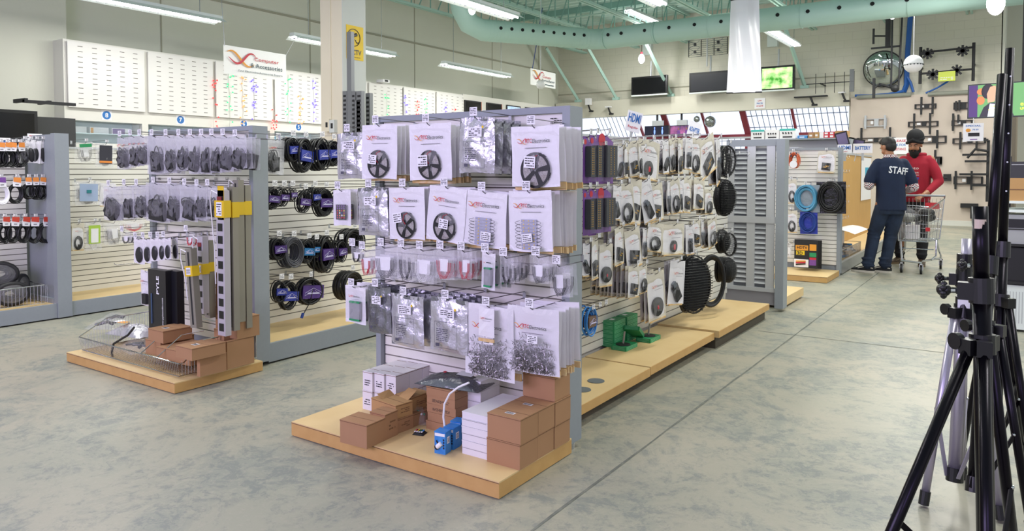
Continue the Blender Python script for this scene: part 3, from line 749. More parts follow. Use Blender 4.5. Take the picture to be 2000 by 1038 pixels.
# ---------------------------------------------------------------- central end unit: pouches on pegs
rnd = random.Random(5)
def row_items(specs, ax, v, face, plen, where, tagged=True, dark=True, ordered=None, small=False):
    for i, sp in enumerate(specs):
        x0, x1, y0, y1, kind, n, what = sp[:7]; opt = sp[7] if len(sp) > 7 else {}
        c, wd, ht = rect(x0, x1, y0, y1, ax, v+opt.get('dv', 0))
        lab = what+', '+where
        pl = plen+opt.get('dv', 0)*(-1 if face == 'S' else 1)
        pl = max(pl, .06)
        mk = {'reel': mk_reel, 'bigreel': lambda *a: mk_reel(*a, big=True), 'foil': mk_foil, 'dfoil': lambda *a: mk_foil(*a, dark=True), 'mod': mk_modules, 'mod3': lambda *a: mk_modules(*a, cols=2), 'beads': mk_beads, 'pcb': mk_pcb,
              'remote': lambda *a: mk_pcb(*a, remote=True), 'wires': mk_wires, 'redwires': lambda *a: mk_wires(*a, col=RED), 'blkwires': lambda *a: mk_wires(*a, col=BLK, card=False), 'adapter': mk_adapter,
              'ladapter': lambda *a: mk_adapter(*a, logoed=True), 'puck': lambda *a: mk_black(*a, kind=0), 'plate': lambda *a: mk_black(*a, kind=1), 'cable': lambda *a: mk_black(*a, kind=2), 'jack': lambda *a: mk_black(*a, kind=3),
              'blister': mk_blister, 'pouch': mk_pouch, 'plain': mk_plain}
        if kind == 'blister': opt = dict(opt, yaw=0, tilt=0)
        if kind == 'grille':
            wd = ht*.72; opt = dict(opt, yaw=-.55); r = mk_grille(wd/2, lab, rnd, ht/wd, opt.get('slots', False))
        elif kind == 'coil': r = mk_coil(wd/2, lab, rnd, opt.get('wrap'), opt.get('card'), opt.get('cable'), max(1.0, min(1.6, (ht-(.04 if opt.get('card') else 0))/wd)))
        else: r = mk[kind](wd, ht, lab, rnd)
        r['category'] = r['category']
        nn = face_n(face); tip = c+nn*.014
        q_ = 1 if face == 'S' else 4
        tl = opt.get('tilt', rnd.uniform(-.03, .03)*q_); yw = opt.get('yaw', rnd.uniform(-.06, .06)*q_)
        hang(c, face, r, tl, yw)
        if opt.get('peg', True):
            peg(tip, face, pl+.014, 'the '+what+', '+where, tagged and opt.get('tag', True), dark=dark, small=small)
        if n:
            st = min(opt.get('step', .03), (pl-.03)/n)
            if kind in ('reel', 'bigreel', 'mod', 'mod3'): b = mk_plain(wd, ht*.99, 'x', rnd)
            elif kind in ('beads',): b = mk_plain(wd*.98, ht*.97, 'x', rnd)
            else: b = None
            g = 'items behind the '+what+', '+where
            bl = 'like %s behind the %s, %s' % ({'reel': 'pouches', 'bigreel': 'pouches', 'mod': 'pouches', 'mod3': 'pouches', 'foil': 'foil pouches', 'coil': 'cables', 'grille': 'grilles'}.get(kind, 'packs'), what, where)
            if b is not None:
                for k in range(n):
                    p = c-nn*(st*(k+1))+Vector((0, 0, -.006+rnd.uniform(-.008, .002)))
                    E_ = (Matrix.Rotation(face_rot(face)+rnd.uniform(-.09, .09), 4, 'Z') @ Matrix.Rotation(tl*.5+rnd.uniform(-.05, .05), 4, 'Y')).to_euler()
                    if k == 0: b.location = p; b.rotation_euler = E_; b['label'] = fit(bl); b['group'] = g
                    else: clone(b, p, E_, bl, g)
            else: stackup(r, c, face, n, st, bl, g, rnd, amp=opt.get('amp', .06))
YP = 2.60
row_items([
    (659, 712, 262, 352, 'foil', 0, 'silver foil pouch hanging leftmost'),
    (708, 774, 246, 352, 'reel', 5, 'white pouch with a bronze and black LED reel'),
    (798, 880, 244, 355, 'reel', 5, 'white pouch with a spoked black reel'),
    (898, 966, 232, 341, 'foil', 3, 'wide silver foil pouch with printed grid', {'step': .07}),
    (996, 1092, 249, 368, 'bigreel', 6, 'largest white pouch with a big black reel'),
], 'y', YP, 'S', .26, 'top row, central unit')
row_items([
    (651, 684, 373, 443, 'remote', 2, 'white bag with a coloured-button remote', {'step': .05}),
    (699, 756, 370, 463, 'foil', 2, 'grey foil pouch with a green and red dot', {'step': .05}),
    (757, 830, 369, 470, 'reel', 4, 'white pouch with a black four-spoke reel'),
    (838, 912, 368, 476, 'reel', 4, 'tilted white pouch with a narrow black reel', {'tilt': .10}),
    (906, 990, 377, 485, 'mod3', 3, 'white pouch with dense looped LED modules', {'tilt': .05}),
    (993, 1076, 376, 494, 'mod', 7, 'white pouch with stacked LED modules in a ladder'),
], 'y', YP, 'S', .26, 'second row, central unit')
row_items([
    (686, 706, 484, 513, 'wires', 1, 'smallest clear bag with a white card'),
    (703, 727, 490, 540, 'wires', 2, 'clear bag with a white printed card'),
    (727, 776, 484, 548, 'plain' if 0 else 'wires', 3, 'wide milky bag with white leads', {'dv': .0}),
    (776, 806, 486, 552, 'blkwires', 2, 'clear bag with a thick black lead'),
    (806, 848, 490, 556, 'wires', 3, 'clear bag with a blank white card'),
    (846, 888, 490, 548, 'redwires', 4, 'clear bag with thin red leads'),
    (894, 922, 492, 549, 'redwires', 3, 'narrow clear bag with a red loop'),
    (941, 968, 496, 568, 'pcb', 3, 'small white logo bag with a slim controller', {'step': .04}),
    (976, 1004, 504, 556, 'blkwires', 5, 'clear bag with a U-shaped dark cable'),
    (1034, 1072, 503, 556, 'wires', 5, 'clear bag with shiny connector strips'),
    (1074, 1112, 520, 582, 'wires', 2, 'lower clear bag beside the right post', {'dv': .06}),
], 'y', YP, 'S', .26, 'third row, central unit')
row_items([
    (674, 714, 562, 634, 'pcb', 3, 'white logo bag with a green-ended controller', {'step': .04}),
    (718, 763, 563, 653, 'dfoil', 2, 'dull grey static pouch', {'step': .05}),
    (763, 827, 579, 680, 'foil', 3, 'silver static pouch with a triangle mark', {'step': .05}),
    (842, 912, 586, 691, 'foil', 3, 'crumpled silver static pouch with a yellow dot', {'step': .05}),
    (909, 1003, 600, 741, 'beads', 1, 'long bag full of tiny metal clips', {'step': .05}),
    (993, 1088, 604, 732, 'beads', 6, 'broad logo bag half full of metal clips'),
], 'y', YP-.02, 'S', .28, 'bottom row, central unit')
c, wd, ht = rect(935, 965, 607, 668, 'y', YP-.055); r = mk_plain(wd, ht, 'x', rnd); r['label'] = 'small white logo pouch hanging in front of the long bag of metal clips'; r.location = c
m = MB(); logo(m, 0, -ht*.25, wd*.8, -.006); m.build('printed_logo', r)
m = MB()
for (px, py) in ((1087, 238), (740, 400)):
    q = at(px, py, 'y', 2.872); print_lines(m, q.x-.03, q.x+.03, q.z-.02, q.z+.02, 4, 2.866, INK, rnd)
m.build('shelf_print').parent = None
bpy.data.objects['shelf_print'].name = 'price_label_strip'; tag(bpy.data.objects['price_label_strip'], 'printed price lines stuck on the top board of the central end unit', 'price label')

# ---------------------------------------------------------------- boxes from photo corners
def carton(L, F, R, ytop, z0, mt, name, label, group=None, seam=True, prt=None, h=None, open_=False):
    A, B, C = at(*L, 'z', z0), at(*F, 'z', z0), at(*R, 'z', z0)
    wd = (B-A).length; dp = (C-B).length; ang = math.atan2(B.y-A.y, B.x-A.x)
    ang2 = math.atan2(C.y-B.y, C.x-B.x)-PI/2; ang = (ang+ang2)/2
    if h is None: h = at(F[0], ytop, 'y', B.y).z-z0
    return make_box(Vector((B.x, B.y, z0)), wd, dp, h, ang, mt, name, label, group, seam, prt)
def make_box(fr, wd, dp, h, ang, mt, name, label, group=None, seam=True, prt=None):
    """box whose front right bottom corner is fr"""
    t = thing(name, label, 'box', fr, ang, group)
    m = MB(); m.bx((-wd, 0, 0), (0, dp, h-.0015), mt); m.bx((-wd-.001, -.001, h-.004), (.001, dp+.001, h), mt); m.build('carton', t)
    m = MB()
    if seam: m.bx((-wd, dp*.5-.0015, h-.0002), (0, dp*.5+.0015, h+.0006), TAPE); m.bx((-wd-.0005, -.0016, h-.0062), (.0016, dp, h-.0045), TAPE)
    if prt == 'label':
        m.add([(-wd*.62, dp*.25, h+.0012), (-wd*.35, dp*.25, h+.0012), (-wd*.35, dp*.42, h+.0012), (-wd*.62, dp*.42, h+.0012)], [(0, 1, 2, 3)], PAPER)
        for k in range(5): m.bx((-wd*.6+k*wd*.045, dp*.28, h+.0014), (-wd*.6+k*wd*.045+.004, dp*.39, h+.0018), INK)
    if prt == 'lines': print_lines(m, -wd*.8, -wd*.2, h*.25, h*.6, 3, -.0012, INK, rnd)
    if prt == 'side':
        M = Matrix(((0, 0, 0, .0012), (1, 0, 0, 0), (0, 0, 1, 0), (0, 0, 0, 1)))
        print_lines(m, dp*.3, dp*.8, h*.3, h*.7, 3, 0, TAPE, rnd, Matrix(((0, 1, 0, .0012), (1, 0, 0, 0), (0, 0, 1, 0), (0, 0, 0, 1))))
    if prt == 'edge':
        for k in range(int(wd/.006)): m.bx((-wd+k*.006, -.0015, h-.003), (-wd+k*.006+.003, -.0005, h-.001), INK)
    if m.v: m.build('seams_and_print', t)
    return t
PZ = .07
gA = carton((665, 864), (716.5, 878), (752, 861), 832, PZ, KRAFT, 'cardboard_box', 'plain brown box standing at the front left of the central plinth')
carton((727, 852), (752.5, 861), (773, 849), 811, PZ, KRAFT, 'cardboard_box', 'brown carton behind the plain front left box, flap worn', prt='side')
d1 = carton((745, 838), (774, 849), (805, 836), 821, PZ, KRAFT, 'cardboard_box', 'low brown carton under the torn open carton', prt='side')
hz = at(774, 821, 'y', d1.location.y).z
d2 = carton((738, 800), (773, 820), (800, 808), 793, hz, KRAFT2, 'cardboard_box', 'brown carton with torn open flaps on top of the low carton', prt='side')
m = MB(); hh = at(773, 793, 'y', d2.location.y).z-hz
m.add([(-.10, .10, hh), (-.02, .09, hh), (-.03, .15, hh+.03), (-.11, .17, hh+.025)], [(0, 1, 2, 3)], KRAFT2); m.add([(-.12, .02, hh), (-.13, .1, hh), (-.16, .09, hh+.025), (-.15, .01, hh+.02)], [(0, 1, 2, 3)], KRAFT2)
m.build('torn_flaps', d2)
d3 = carton((790, 827), (807, 835), (834, 821), 810, PZ, KRAFT, 'cardboard_box', 'brown carton with a plastic bag of parts leaning on it')
hz3 = at(807, 810, 'y', d3.location.y).z
carton((778, 796), (802, 806), (832, 791), 778, hz3, KRAFT2, 'cardboard_box', 'brown carton behind the torn one, topmost at the back', prt='side')
# five brown cartons and the white ones behind
L, F, R = (833, 838), (889, 852), (917, 838); B = at(*F, 'z', PZ); A = at(*L, 'z', PZ); C = at(*R, 'z', PZ); H5 = (at(889, 765, 'y', B.y).z-PZ)/5
for k in range(5):
    make_box(Vector((B.x+rnd.uniform(-.004, .004), B.y+rnd.uniform(-.004, .004), PZ+k*H5)), (B-A).length, (C-B).length, H5-.001, rnd.uniform(-.02, .02), KRAFT, 'cardboard_box', 'flat brown carton, %s from the bottom of the five-high stack' % ordn(k), prt='label' if k == 4 else ('lines' if k in (2, 3) else None), seam=k == 4)
B2 = at(918, 815, 'z', PZ)
for k in range(5):
    make_box(Vector((-1.99, 2.66, PZ+k*.048)), .075, .15, .047, 0, WCARD, 'white_box', 'flat white box behind the brown five-high stack, %s from the bottom' % ordn(k), seam=False, prt='edge')
# white small boxes, back left
B3 = at(722, 806, 'z', PZ)
wbw, wbd, wbh = .066, .098, .098; x0 = B3.x-.07
for cx in range(3):
    for cy in range(3):
        for cz in range(2):
            nmx = ('left', 'middle', 'right')[cx]; nmy = ('front', 'middle', 'rear')[cy]; nmz = ('lower', 'upper')[cz]
            make_box(Vector((x0+.069*(cx+1)+rnd.uniform(-.002, .002), B3.y+.02+.1*cy+(.012*cx), PZ+cz*wbh)), wbw, wbd, wbh-.001, 0, WCARD, 'white_box', 'small white box, %s layer, %s column, %s row of the central plinth block' % (nmz, nmx, nmy), seam=True, prt='lines' if cy == 0 else None)
# white flat boxes at the front right
B4 = at(954, 901, 'z', PZ); A4 = at(911, 892, 'z', PZ); H4 = (at(911, 808, 'y', A4.y).z-PZ)/6
for k in range(6):
    make_box(Vector((B4.x-.004, B4.y+rnd.uniform(0, .004), PZ+k*H4)), (B4-A4).length+.03, .30, H4-.001, 0, WCARD, 'white_box', 'flat white box left of the big brown boxes, %s from the bottom of its stack' % ordn(k), seam=False, prt='edge' if k % 2 == 0 else None)
# big brown boxes
A, B, C = at(954, 901, 'z', PZ), at(1016, 920, 'z', PZ), at(1049, 899, 'z', PZ)
W5, D5 = (B-A).length, (C-B).length; H5 = at(1016, 870, 'y', B.y).z-PZ; D5 = min(D5, (2.83-B.y)/3-.004)
for cy in range(3):
    for cz in range(3 if cy == 2 else 2):
        make_box(Vector((B.x+rnd.uniform(-.004, .004), B.y+cy*(D5+.004), PZ+cz*H5)), W5, D5, H5-.0015, 0, KRAFT, 'cardboard_box', 'large brown box, %s layer, %s column at the right of the central plinth' % (ordn(cz), ('front', 'middle', 'rear')[cy]), prt='label' if cz == (2 if cy == 2 else 1) else None)
# blue camera boxes
def blue_box(L, F, R, yt, label):
    t = carton(L, F, R, yt, PZ, BLUE, 'blue_carton', label, seam=False); c = t.children[0]
    B_, A_, C_ = at(*F, 'z', PZ), at(*L, 'z', PZ), at(*R, 'z', PZ); wd, dp = (B_-A_).length, (C_-B_).length; h = at(F[0], yt, 'y', B_.y).z-PZ
    m = MB(); m.bx((-wd*.95, -.0012, h*.80), (-wd*.05, -.0002, h*.93), PAPER); m.text('Lumicom', h*.07, (-wd*.5, -.0022, h*.86), PURP) if 0 else None
    m.tube([(-wd*.75, -.003, h*.3), (-wd*.35, -.003, h*.5)], .010, PAPER, 10); m.tube([(-wd*.8, -.004, h*.27), (-wd*.72, -.004, h*.31)], .011, BLK, 10); m.tube([(-wd*.6, -.003, h*.42), (-wd*.8, -.003, h*.6)], .003, INK, 5)
    for k in range(4): m.bx((-wd*.22, -.0015, h*(.25+.12*k)), (-wd*.1, -.0003, h*(.33+.12*k)), INK)
    m.bx((.0003, dp*.3, h*.45), (.0013, dp*.7, h*.75), PAPER)
    for k in range(4): m.bx((.001, dp*.35, h*(.5+.055*k)), (.0018, dp*.65, h*(.52+.055*k)), INK)
    m.build('printed_panel', t)
blue_box((848, 886), (870, 889.5), (882, 882), 846, 'blue and white camera carton, frontmost of the three')
blue_box((866, 876), (886, 880), (901, 871.5), 838, 'blue and white camera carton, middle of the three')
blue_box((880, 865.5), (900, 869.5), (912, 861), 826, 'blue and white camera carton, rearmost of the three')
# foil bag lying on the carton stack, its white lead hanging down
def lying(px, py, z, L, W, H, mt, nm, label, cat, rz=0, seed=1, thick=.03):
    q = at(px, py, 'z', z); t = thing(nm, label, cat, q, rz); m = MB()
    m.sheet(lambda u, v: ((u-.5)*L, (v-.5)*W, .002+thick*bulge(u, v)+.012*abs(crk(u, v, seed))*bulge(u, v)), 14, 12, mt); m.sheet(lambda u, v: ((.5-u)*L, (v-.5)*W, .001), 3, 3, mt); m.build('bag_skin', t, smooth=True)
    return t
t = lying(888, 750, PZ+5*H5*0+at(889, 765, 'y', at(889, 852, 'z', PZ).y).z-PZ+.002, .34, .17, 0, FOILD, 'foil_bag', 'grey foil bag lying on the five-high carton stack', 'bag', .15, 3, .04)
m = MB(); m.add([(.03, -.04, .058), (.11, -.04, .055), (.11, .02, .058), (.03, .02, .06)], [(0, 1, 2, 3)], PAPER); m.cyl((-.04, -.02, .055), (-.04, -.02, .058), .008, RED, 10); m.build('paper_label', t)
q = at(905, 745, 'z', .40); m = MB(); P = [at(*p, 'y', 2.44) for p in ((916, 748), (895, 757), (878, 770), (868, 790), (866, 815), (869, 838))]
m.tube(P, .0045, PAPER, 6); tag(m.build('white_lead'), 'flat white lead looping down in front of the brown carton stack', 'cable')
t = lying(820, 848, PZ, .055, .05, 0, BLKM, 'button_pad', 'small black pad with coloured buttons lying on the plinth', 'remote', .3, 1, .006)
m = MB()
for i in range(3):
    for k, cc in enumerate((RED, YEL, GRN, BLUE)): m.box((-.018+.011*k, -.012+.012*i, .014), (.007, .008, .003), cc if i else PAPER)
m.build('buttons', t)
t = lying(818, 826, PZ, .10, .07, 0, MILK, 'parts_bag', 'crumpled clear bag of parts lying against the brown cartons', 'bag', .4, 5, .07)
m = MB(); m.tube([(-.03, 0, .03), (0, -.01, .06), (.03, 0, .04)], .006, GRN, 6); m.tube([(-.03, .02, .02), (.02, -.02, .05)], .006, PAPER, 6); m.build('green_lead', t)

# ---------------------------------------------------------------- aisle side of the central run
XP = -1.90; A_ = 'aisle side of the central run'
def W(i): return ['top', 'second', 'third', 'lowest'][i]+' row, aisle side'
bl = 'blister'; 
row_items([
    (1139, 1152, 268, 356, bl, 0, 'purple card blister half behind the grey post'),
    (1152, 1166, 266, 357, bl, 0, 'purple card blister second from the grey post'),
    (1166, 1198, 266, 357, bl, 0, 'black power switcher on purple card nearest the reader'),
    (1203, 1217, 288, 350, 'jack', 2, 'milky bag first after the purple blisters'),
    (1217, 1231, 282, 348, 'plate', 2, 'logo bag with a dark plate, second after the blisters'),
    (1230, 1245, 280, 346, 'plate', 2, 'logo bag with a square plate, left of the narrow cable bag'),
    (1243, 1256, 280, 345, 'cable', 1, 'narrow logo bag with a coiled cable left of the puck'),
    (1252, 1286, 277, 352, 'puck', 2, 'clear bag with a round black puck and red dot'),
    (1294, 1306, 276, 340, 'jack', 2, 'slim bag right of the round puck bag'),
    (1307, 1319, 275, 335, 'cable', 2, 'slim bag with a thin black cable, second after the puck'),
    (1320, 1338, 272, 340, 'plate', 2, 'bag with twin black plugs'),
    (1340, 1352, 272, 332, 'jack', 1, 'narrow bag with an amber base'),
    (1353, 1366, 272, 340, 'cable', 1, 'narrow bag before the tilted clear bag'),
    (1362, 1392, 272, 345, 'plate', 1, 'tilted bag with a dark plate near the grilles', {'tilt': -.35}),
    (1392, 1412, 272, 362, 'jack', 1, 'long tilted bag beside the round mesh grille', {'tilt': -.22}),
    (1408, 1434, 284, 344, 'grille', 2, 'round black wire mesh speaker grille', {'step': .02}),
], 'x', XP, 'E', .26, W(0), small=True)
row_items([
    (1139, 1150, 372, 458, bl, 0, 'purple card blister by the grey post'),
    (1150, 1165, 370, 458, bl, 0, 'purple card blister with gold contacts, second from the post'),
    (1165, 1194, 370, 452, bl, 0, 'purple card blister with a black device and price label'),
    (1197, 1215, 365, 430, 'jack', 2, 'milky logo bag right of the blisters'),
    (1211, 1232, 362, 440, 'cable', 2, 'tall logo bag with a black lead'),
    (1234, 1252, 352, 440, 'plate', 1, 'tall plain bag leaning over a plate'),
    (1250, 1268, 355, 438, 'jack', 1, 'tilted glossy bag with a steel jack', {'tilt': -.28}),
    (1266, 1292, 362, 434, 'plate', 2, 'logo bag with a gold-print black plate'),
    (1300, 1312, 355, 420, 'jack', 2, 'small bag right of the gold plate'),
    (1312, 1324, 352, 418, 'cable', 2, 'small bag with an amber foot'),
    (1324, 1335, 352, 416, 'jack', 2, 'small bag with a white insert'),
    (1335, 1352, 350, 416, 'plate', 1, 'bag with two black plates', {'tilt': .1}),
    (1356, 1376, 352, 410, 'plate', 1, 'bag with a broad black square', {}),
    (1376, 1394, 372, 418, 'cable', 2, 'bag with an orange and red emblem under the rail'),
    (1400, 1430, 350, 420, 'grille', 2, 'ribbed oval speaker grille', {'slots': True, 'step': .02}),
], 'x', XP, 'E', .26, W(1), small=True)
row_items([
    (1139, 1152, 478, 540, 'jack', 1, 'small black pack by the grey post'),
    (1152, 1172, 470, 546, 'plate', 2, 'purple edged pack with a black fitting'),
    (1174, 1194, 480, 560, 'puck', 2, 'slate grey bulky pack'),
    (1197, 1222, 446, 518, 'plate', 2, 'broad logo bag behind the tilted bag'),
    (1222, 1246, 450, 526, 'plate', 1, 'tilted bag with a gold-marked black box', {'tilt': -.18}),
    (1252, 1268, 448, 505, 'jack', 2, 'logo bag with a rounded black end'),
    (1268, 1294, 437, 492, 'cable', 2, 'open-topped bag with a large black fitting', {'tilt': .15}),
    (1300, 1332, 440, 498, 'puck', 3, 'broad plain logo bag with a small print mark'),
    (1342, 1352, 442, 498, 'jack', 1, 'narrow cream bag with an amber corner'),
    (1353, 1366, 432, 480, 'plate', 1, 'bag with a round dark fitting'),
    (1366, 1378, 432, 482, 'jack', 1, 'pointed white bag folded over'),
    (1380, 1402, 428, 482, 'cable', 1, 'glossy bag with a bunched black fitting', {'tilt': -.15}),
    (1402, 1416, 448, 492, 'grille', 1, 'black ribbed grille stack', {'slots': True, 'step': .015}),
    (1417, 1429, 455, 498, 'grille', 0, 'small round mesh grille hanging in front of the louvres', {'dv': .06}),
], 'x', XP, 'E', .26, W(2), small=True)
row_items([
    (1229, 1247, 522, 582, 'plate', 9, 'slim logo bag heading the fanned row of thin bags', {'step': .028, 'dv': .03}),
    (1248, 1264, 520, 572, 'cable', 2, 'logo bag with a black and white cable'),
    (1268, 1292, 535, 628, 'puck', 2, 'long bag with a big curved black fitting'),
    (1314, 1334, 512, 596, 'jack', 2, 'long dark bagged strip'),
    (1334, 1372, 498, 610, 'grille', 1, 'huge oval ribbed speaker grille', {'slots': True, 'step': .05}),
    (1413, 1430, 503, 550, 'grille', 4, 'deep stack of small black rings', {'slots': True, 'step': .02}),
], 'x', XP, 'E', .26, W(3), small=True)
for k in range(4):
    c, wd, ht = rect(1372, 1408, 500, 598, 'x', XP-.05*k); wd = ht*.68; t = thing('rubber_ring', 'large oval black rubber surround, %s of those hanging before the louvres' % ordn(k), 'rubber ring', c, PI/2-.5)
    m = MB(); m.ring((0, 0, -ht/2), wd/2*(1-.05*k), .011, BLKM, n=36, k=8, ry=ht/2*(1-.04*k)); m.build('ring', t, smooth=True)
# pegs with nothing but tags along the top and the low empty pegs
for i in range(13):
    q = Vector((-1.90, 3.15+.27*i, 1.40)); peg(q, 'E', .27, 'nothing, %s from the near end of the top edge, %s' % (ordn(i), A_), True, dark=True, small=True)
for i, (px, py) in enumerate(((1155, 610), (1168, 605), (1180, 600))):
    peg(at(px, py, 'x', -1.92), 'E', .25, 'nothing, %s of the empty pegs above the green boxes' % ordn(i), True, dark=True, small=True)
c, wd, ht = rect(1137, 1158, 600, 665, 'x', -1.95); t = mk_coil(.06, 'blue and orange lead coil low behind the grey post of the central end unit', rnd, wrap=mat('brown_wrap', '#6d5646', .6), cable=BLUE); t.location = c; t.rotation_euler = (0, 0, PI/2)
# green boxes of magnet antennas
gz = .122; A, B, C = at(1174, 674, 'z', gz), at(1218, 690, 'z', gz), at(1247, 677, 'z', gz)
gb = Vector((-2.035, 3.56, gz)); k = 0
def green_box(p, label, rz=0, tilt=0):
    t = thing('green_box', label, 'box', p, rz); t.rotation_euler = (tilt, 0, rz); m = MB(); m.bx((0, 0, 0), (.105, .17, .028), GRN); m.build('carton', t)
    m = MB()
    for s in range(3): m.bx((.1052, .01, .006+.008*s), (.1058, .16, .008+.008*s), mat('pale_green_print', '#7fc79f', .5)); m.bx((.01, -.0008, .006+.008*s), (.095, -.0002, .008+.008*s), _M['pale_green_print'])
    m.bx((.04, .05, .0281), (.07, .09, .0286), PAPER); m.build('print', t)
for col in range(2):
    for row in range(6): green_box((A.x+.005, A.y-.03+.19*col, gz+.0285*row), 'flat green printed box, %s from the bottom, %s pile on the aisle deck' % (ordn(row), ('near', 'far')[col]))
green_box((A.x+.115, A.y-.08, gz), 'green box lying in front of the piles under a black disc base')
green_box((A.x+.15, A.y+.22, gz), 'green box lying open behind the front one'); green_box((A.x+.115, A.y+.10, gz+.10), 'green box leaning with a price sticker facing up', .2, -.5)
for i, (x, y, nm) in enumerate(((A.x+.17, A.y-.02, 'front'), (A.x+.20, A.y+.31, 'rear'))):
    t = thing('magnet_antenna', 'black disc antenna base with a short stub on the %s green box' % nm, 'antenna', (x, y, gz+.029)); m = MB(); m.lathe([(0, .008), (.03, .008), (.047, .004), (.048, 0), (0, 0)], BLKM, 24); m.build('disc_base', t)
    m = MB(); m.cyl((0, 0, .007), (.01, 0, .085), .006, mat('grey_stub', '#8d8a86', .4), 10); m.build('stub', t)
# topper signs on the central run
def card_sign(px, py, ax, v, w_, h_, lines, label, rz=0, lean=0, stick=.06):
    c = at(px, py, ax, v); t = thing('topper_sign', label, 'sign', c, rz); t.rotation_euler = (0, lean, rz)
    m = MB(); m.box((0, 0, 0), (w_, .004, h_), PAPER); m.box((0, .002, -h_/2-stick/2), (.02, .003, stick), GREYL); m.build('board', t)
    m = MB()
    for (tx, z, s, mm, wd) in lines: m.text(tx, s, (0, -.0035, z), mm, wid=wd)
    m.build('lettering', t)
SB = mat('sign_blue', '#2b6cb8', .5)
card_sign(1238, 238, 'x', -2.15, .115, .14, [('HDMI', .025, .06, SB, .095), ('Regular', -.04, .022, RED, .08)], 'white topper card with blue and red lettering leaning on the near top edge of the aisle run', PI/2*.6, .22)
card_sign(1356, 254, 'x', -2.15, .12, .13, [('ADAPTER', .0, .04, SB, .10)], 'white topper card with pale blue lettering leaning at the far top edge of the aisle run', PI/2*.6, .28)
# ---------------------------------------------------------------- left end unit
YL = 2.66; LW_ = 'left end unit'
row_items([
    (228, 255, 270, 332, 'ladapter', 1, 'logo bag with a small black block, leftmost'),
    (252, 272, 268, 328, 'ladapter', 1, 'logo bag showing a tangled cord'),
    (270, 290, 268, 325, 'ladapter', 1, 'logo bag with a thin dark plug'),
    (288, 320, 268, 342, 'adapter', 2, 'clear bag with a tall dark brick'),
    (318, 345, 268, 340, 'adapter', 2, 'clear bag with a blue-sheened cord'),
    (345, 368, 268, 335, 'adapter', 1, 'narrow clear bag with a ribbed brick'),
    (368, 390, 268, 342, 'adapter', 2, 'narrow clear bag with a glossy brick'),
    (390, 412, 268, 342, 'adapter', 2, 'clear bag with a crumpled twin cord'),
    (410, 432, 268, 340, 'adapter', 1, 'clear bag with a slanting cord'),
    (430, 456, 268, 338, 'adapter', 2, 'clear bag with a looped cord'),
    (452, 482, 270, 332, 'adapter', 3, 'clear bag with a large brick and white sticker'),
], 'y', YL, 'S', .29, 'top row, left unit')
row_items([
    (201, 238, 366, 432, 'adapter', 1, 'clear bag with a flat brick, leftmost'),
    (238, 262, 364, 430, 'adapter', 1, 'clear bag with a coiled black cord'),
    (258, 290, 364, 428, 'adapter', 2, 'clear bag with a shiny rolled cord'),
    (284, 330, 360, 436, 'adapter', 2, 'wide milky bag with a low brick'),
    (326, 352, 362, 434, 'adapter', 2, 'milky bag with a white plug'),
    (352, 384, 364, 434, 'adapter', 2, 'milky bag with a striped brick'),
    (380, 404, 366, 432, 'adapter', 1, 'clear bag with a pointed cord bundle'),
    (402, 424, 366, 430, 'adapter', 1, 'clear bag with a dark wedge-shaped brick'),
], 'y', YL, 'S', .29, 'second row, left unit')
row_items([
    (262, 282, 468, 517, 'pouch', 0, 'clear pouch with an oval black pad, leftmost'),
    (279, 295, 468, 515, 'pouch', 0, 'clear pouch with an oval black pad, second'),
    (294, 309, 467, 512, 'pouch', 0, 'clear pouch with an oval black pad, third'),
    (309, 322, 467, 510, 'pouch', 0, 'clear pouch with an oval black pad, fourth'),
    (321, 333, 466, 508, 'pouch', 1, 'clear pouch with an oval black pad, fifth', {'step': .05}),
    (236, 256, 455, 476, 'wires', 3, 'small clear bag of screws'),
    (362, 380, 455, 480, 'wires', 1, 'small clear bag high beside the power bars'),
], 'y', YL, 'S', .29, 'third row, left unit')
for i, (px, py) in enumerate(((225, 518), (345, 478), (380, 478))):
    peg(at(px, py, 'y', YL), 'S', .29, 'nothing, %s empty one low on the left end unit' % ordn(i), False)
m = MB()
for py, x0, x1, st in ((254, 330, 490, 22), (350, 290, 490, 22), (440, 285, 340, 20)):
    for px in range(x0, x1, st): q = at(px, py, 'y', 2.955); print_lines(m, q.x-.018, q.x+.018, q.z-.010, q.z+.012, 2, 2.9535, INK, rnd)
tag(m.build('price_label_strip'), 'rows of small printed price labels on the left end unit board', 'price label')
YEL2 = mat('yellow_sleeve', '#dcb81a', .5); BARM = mat('grey_power_bar', '#8f8b80', .4, .3)
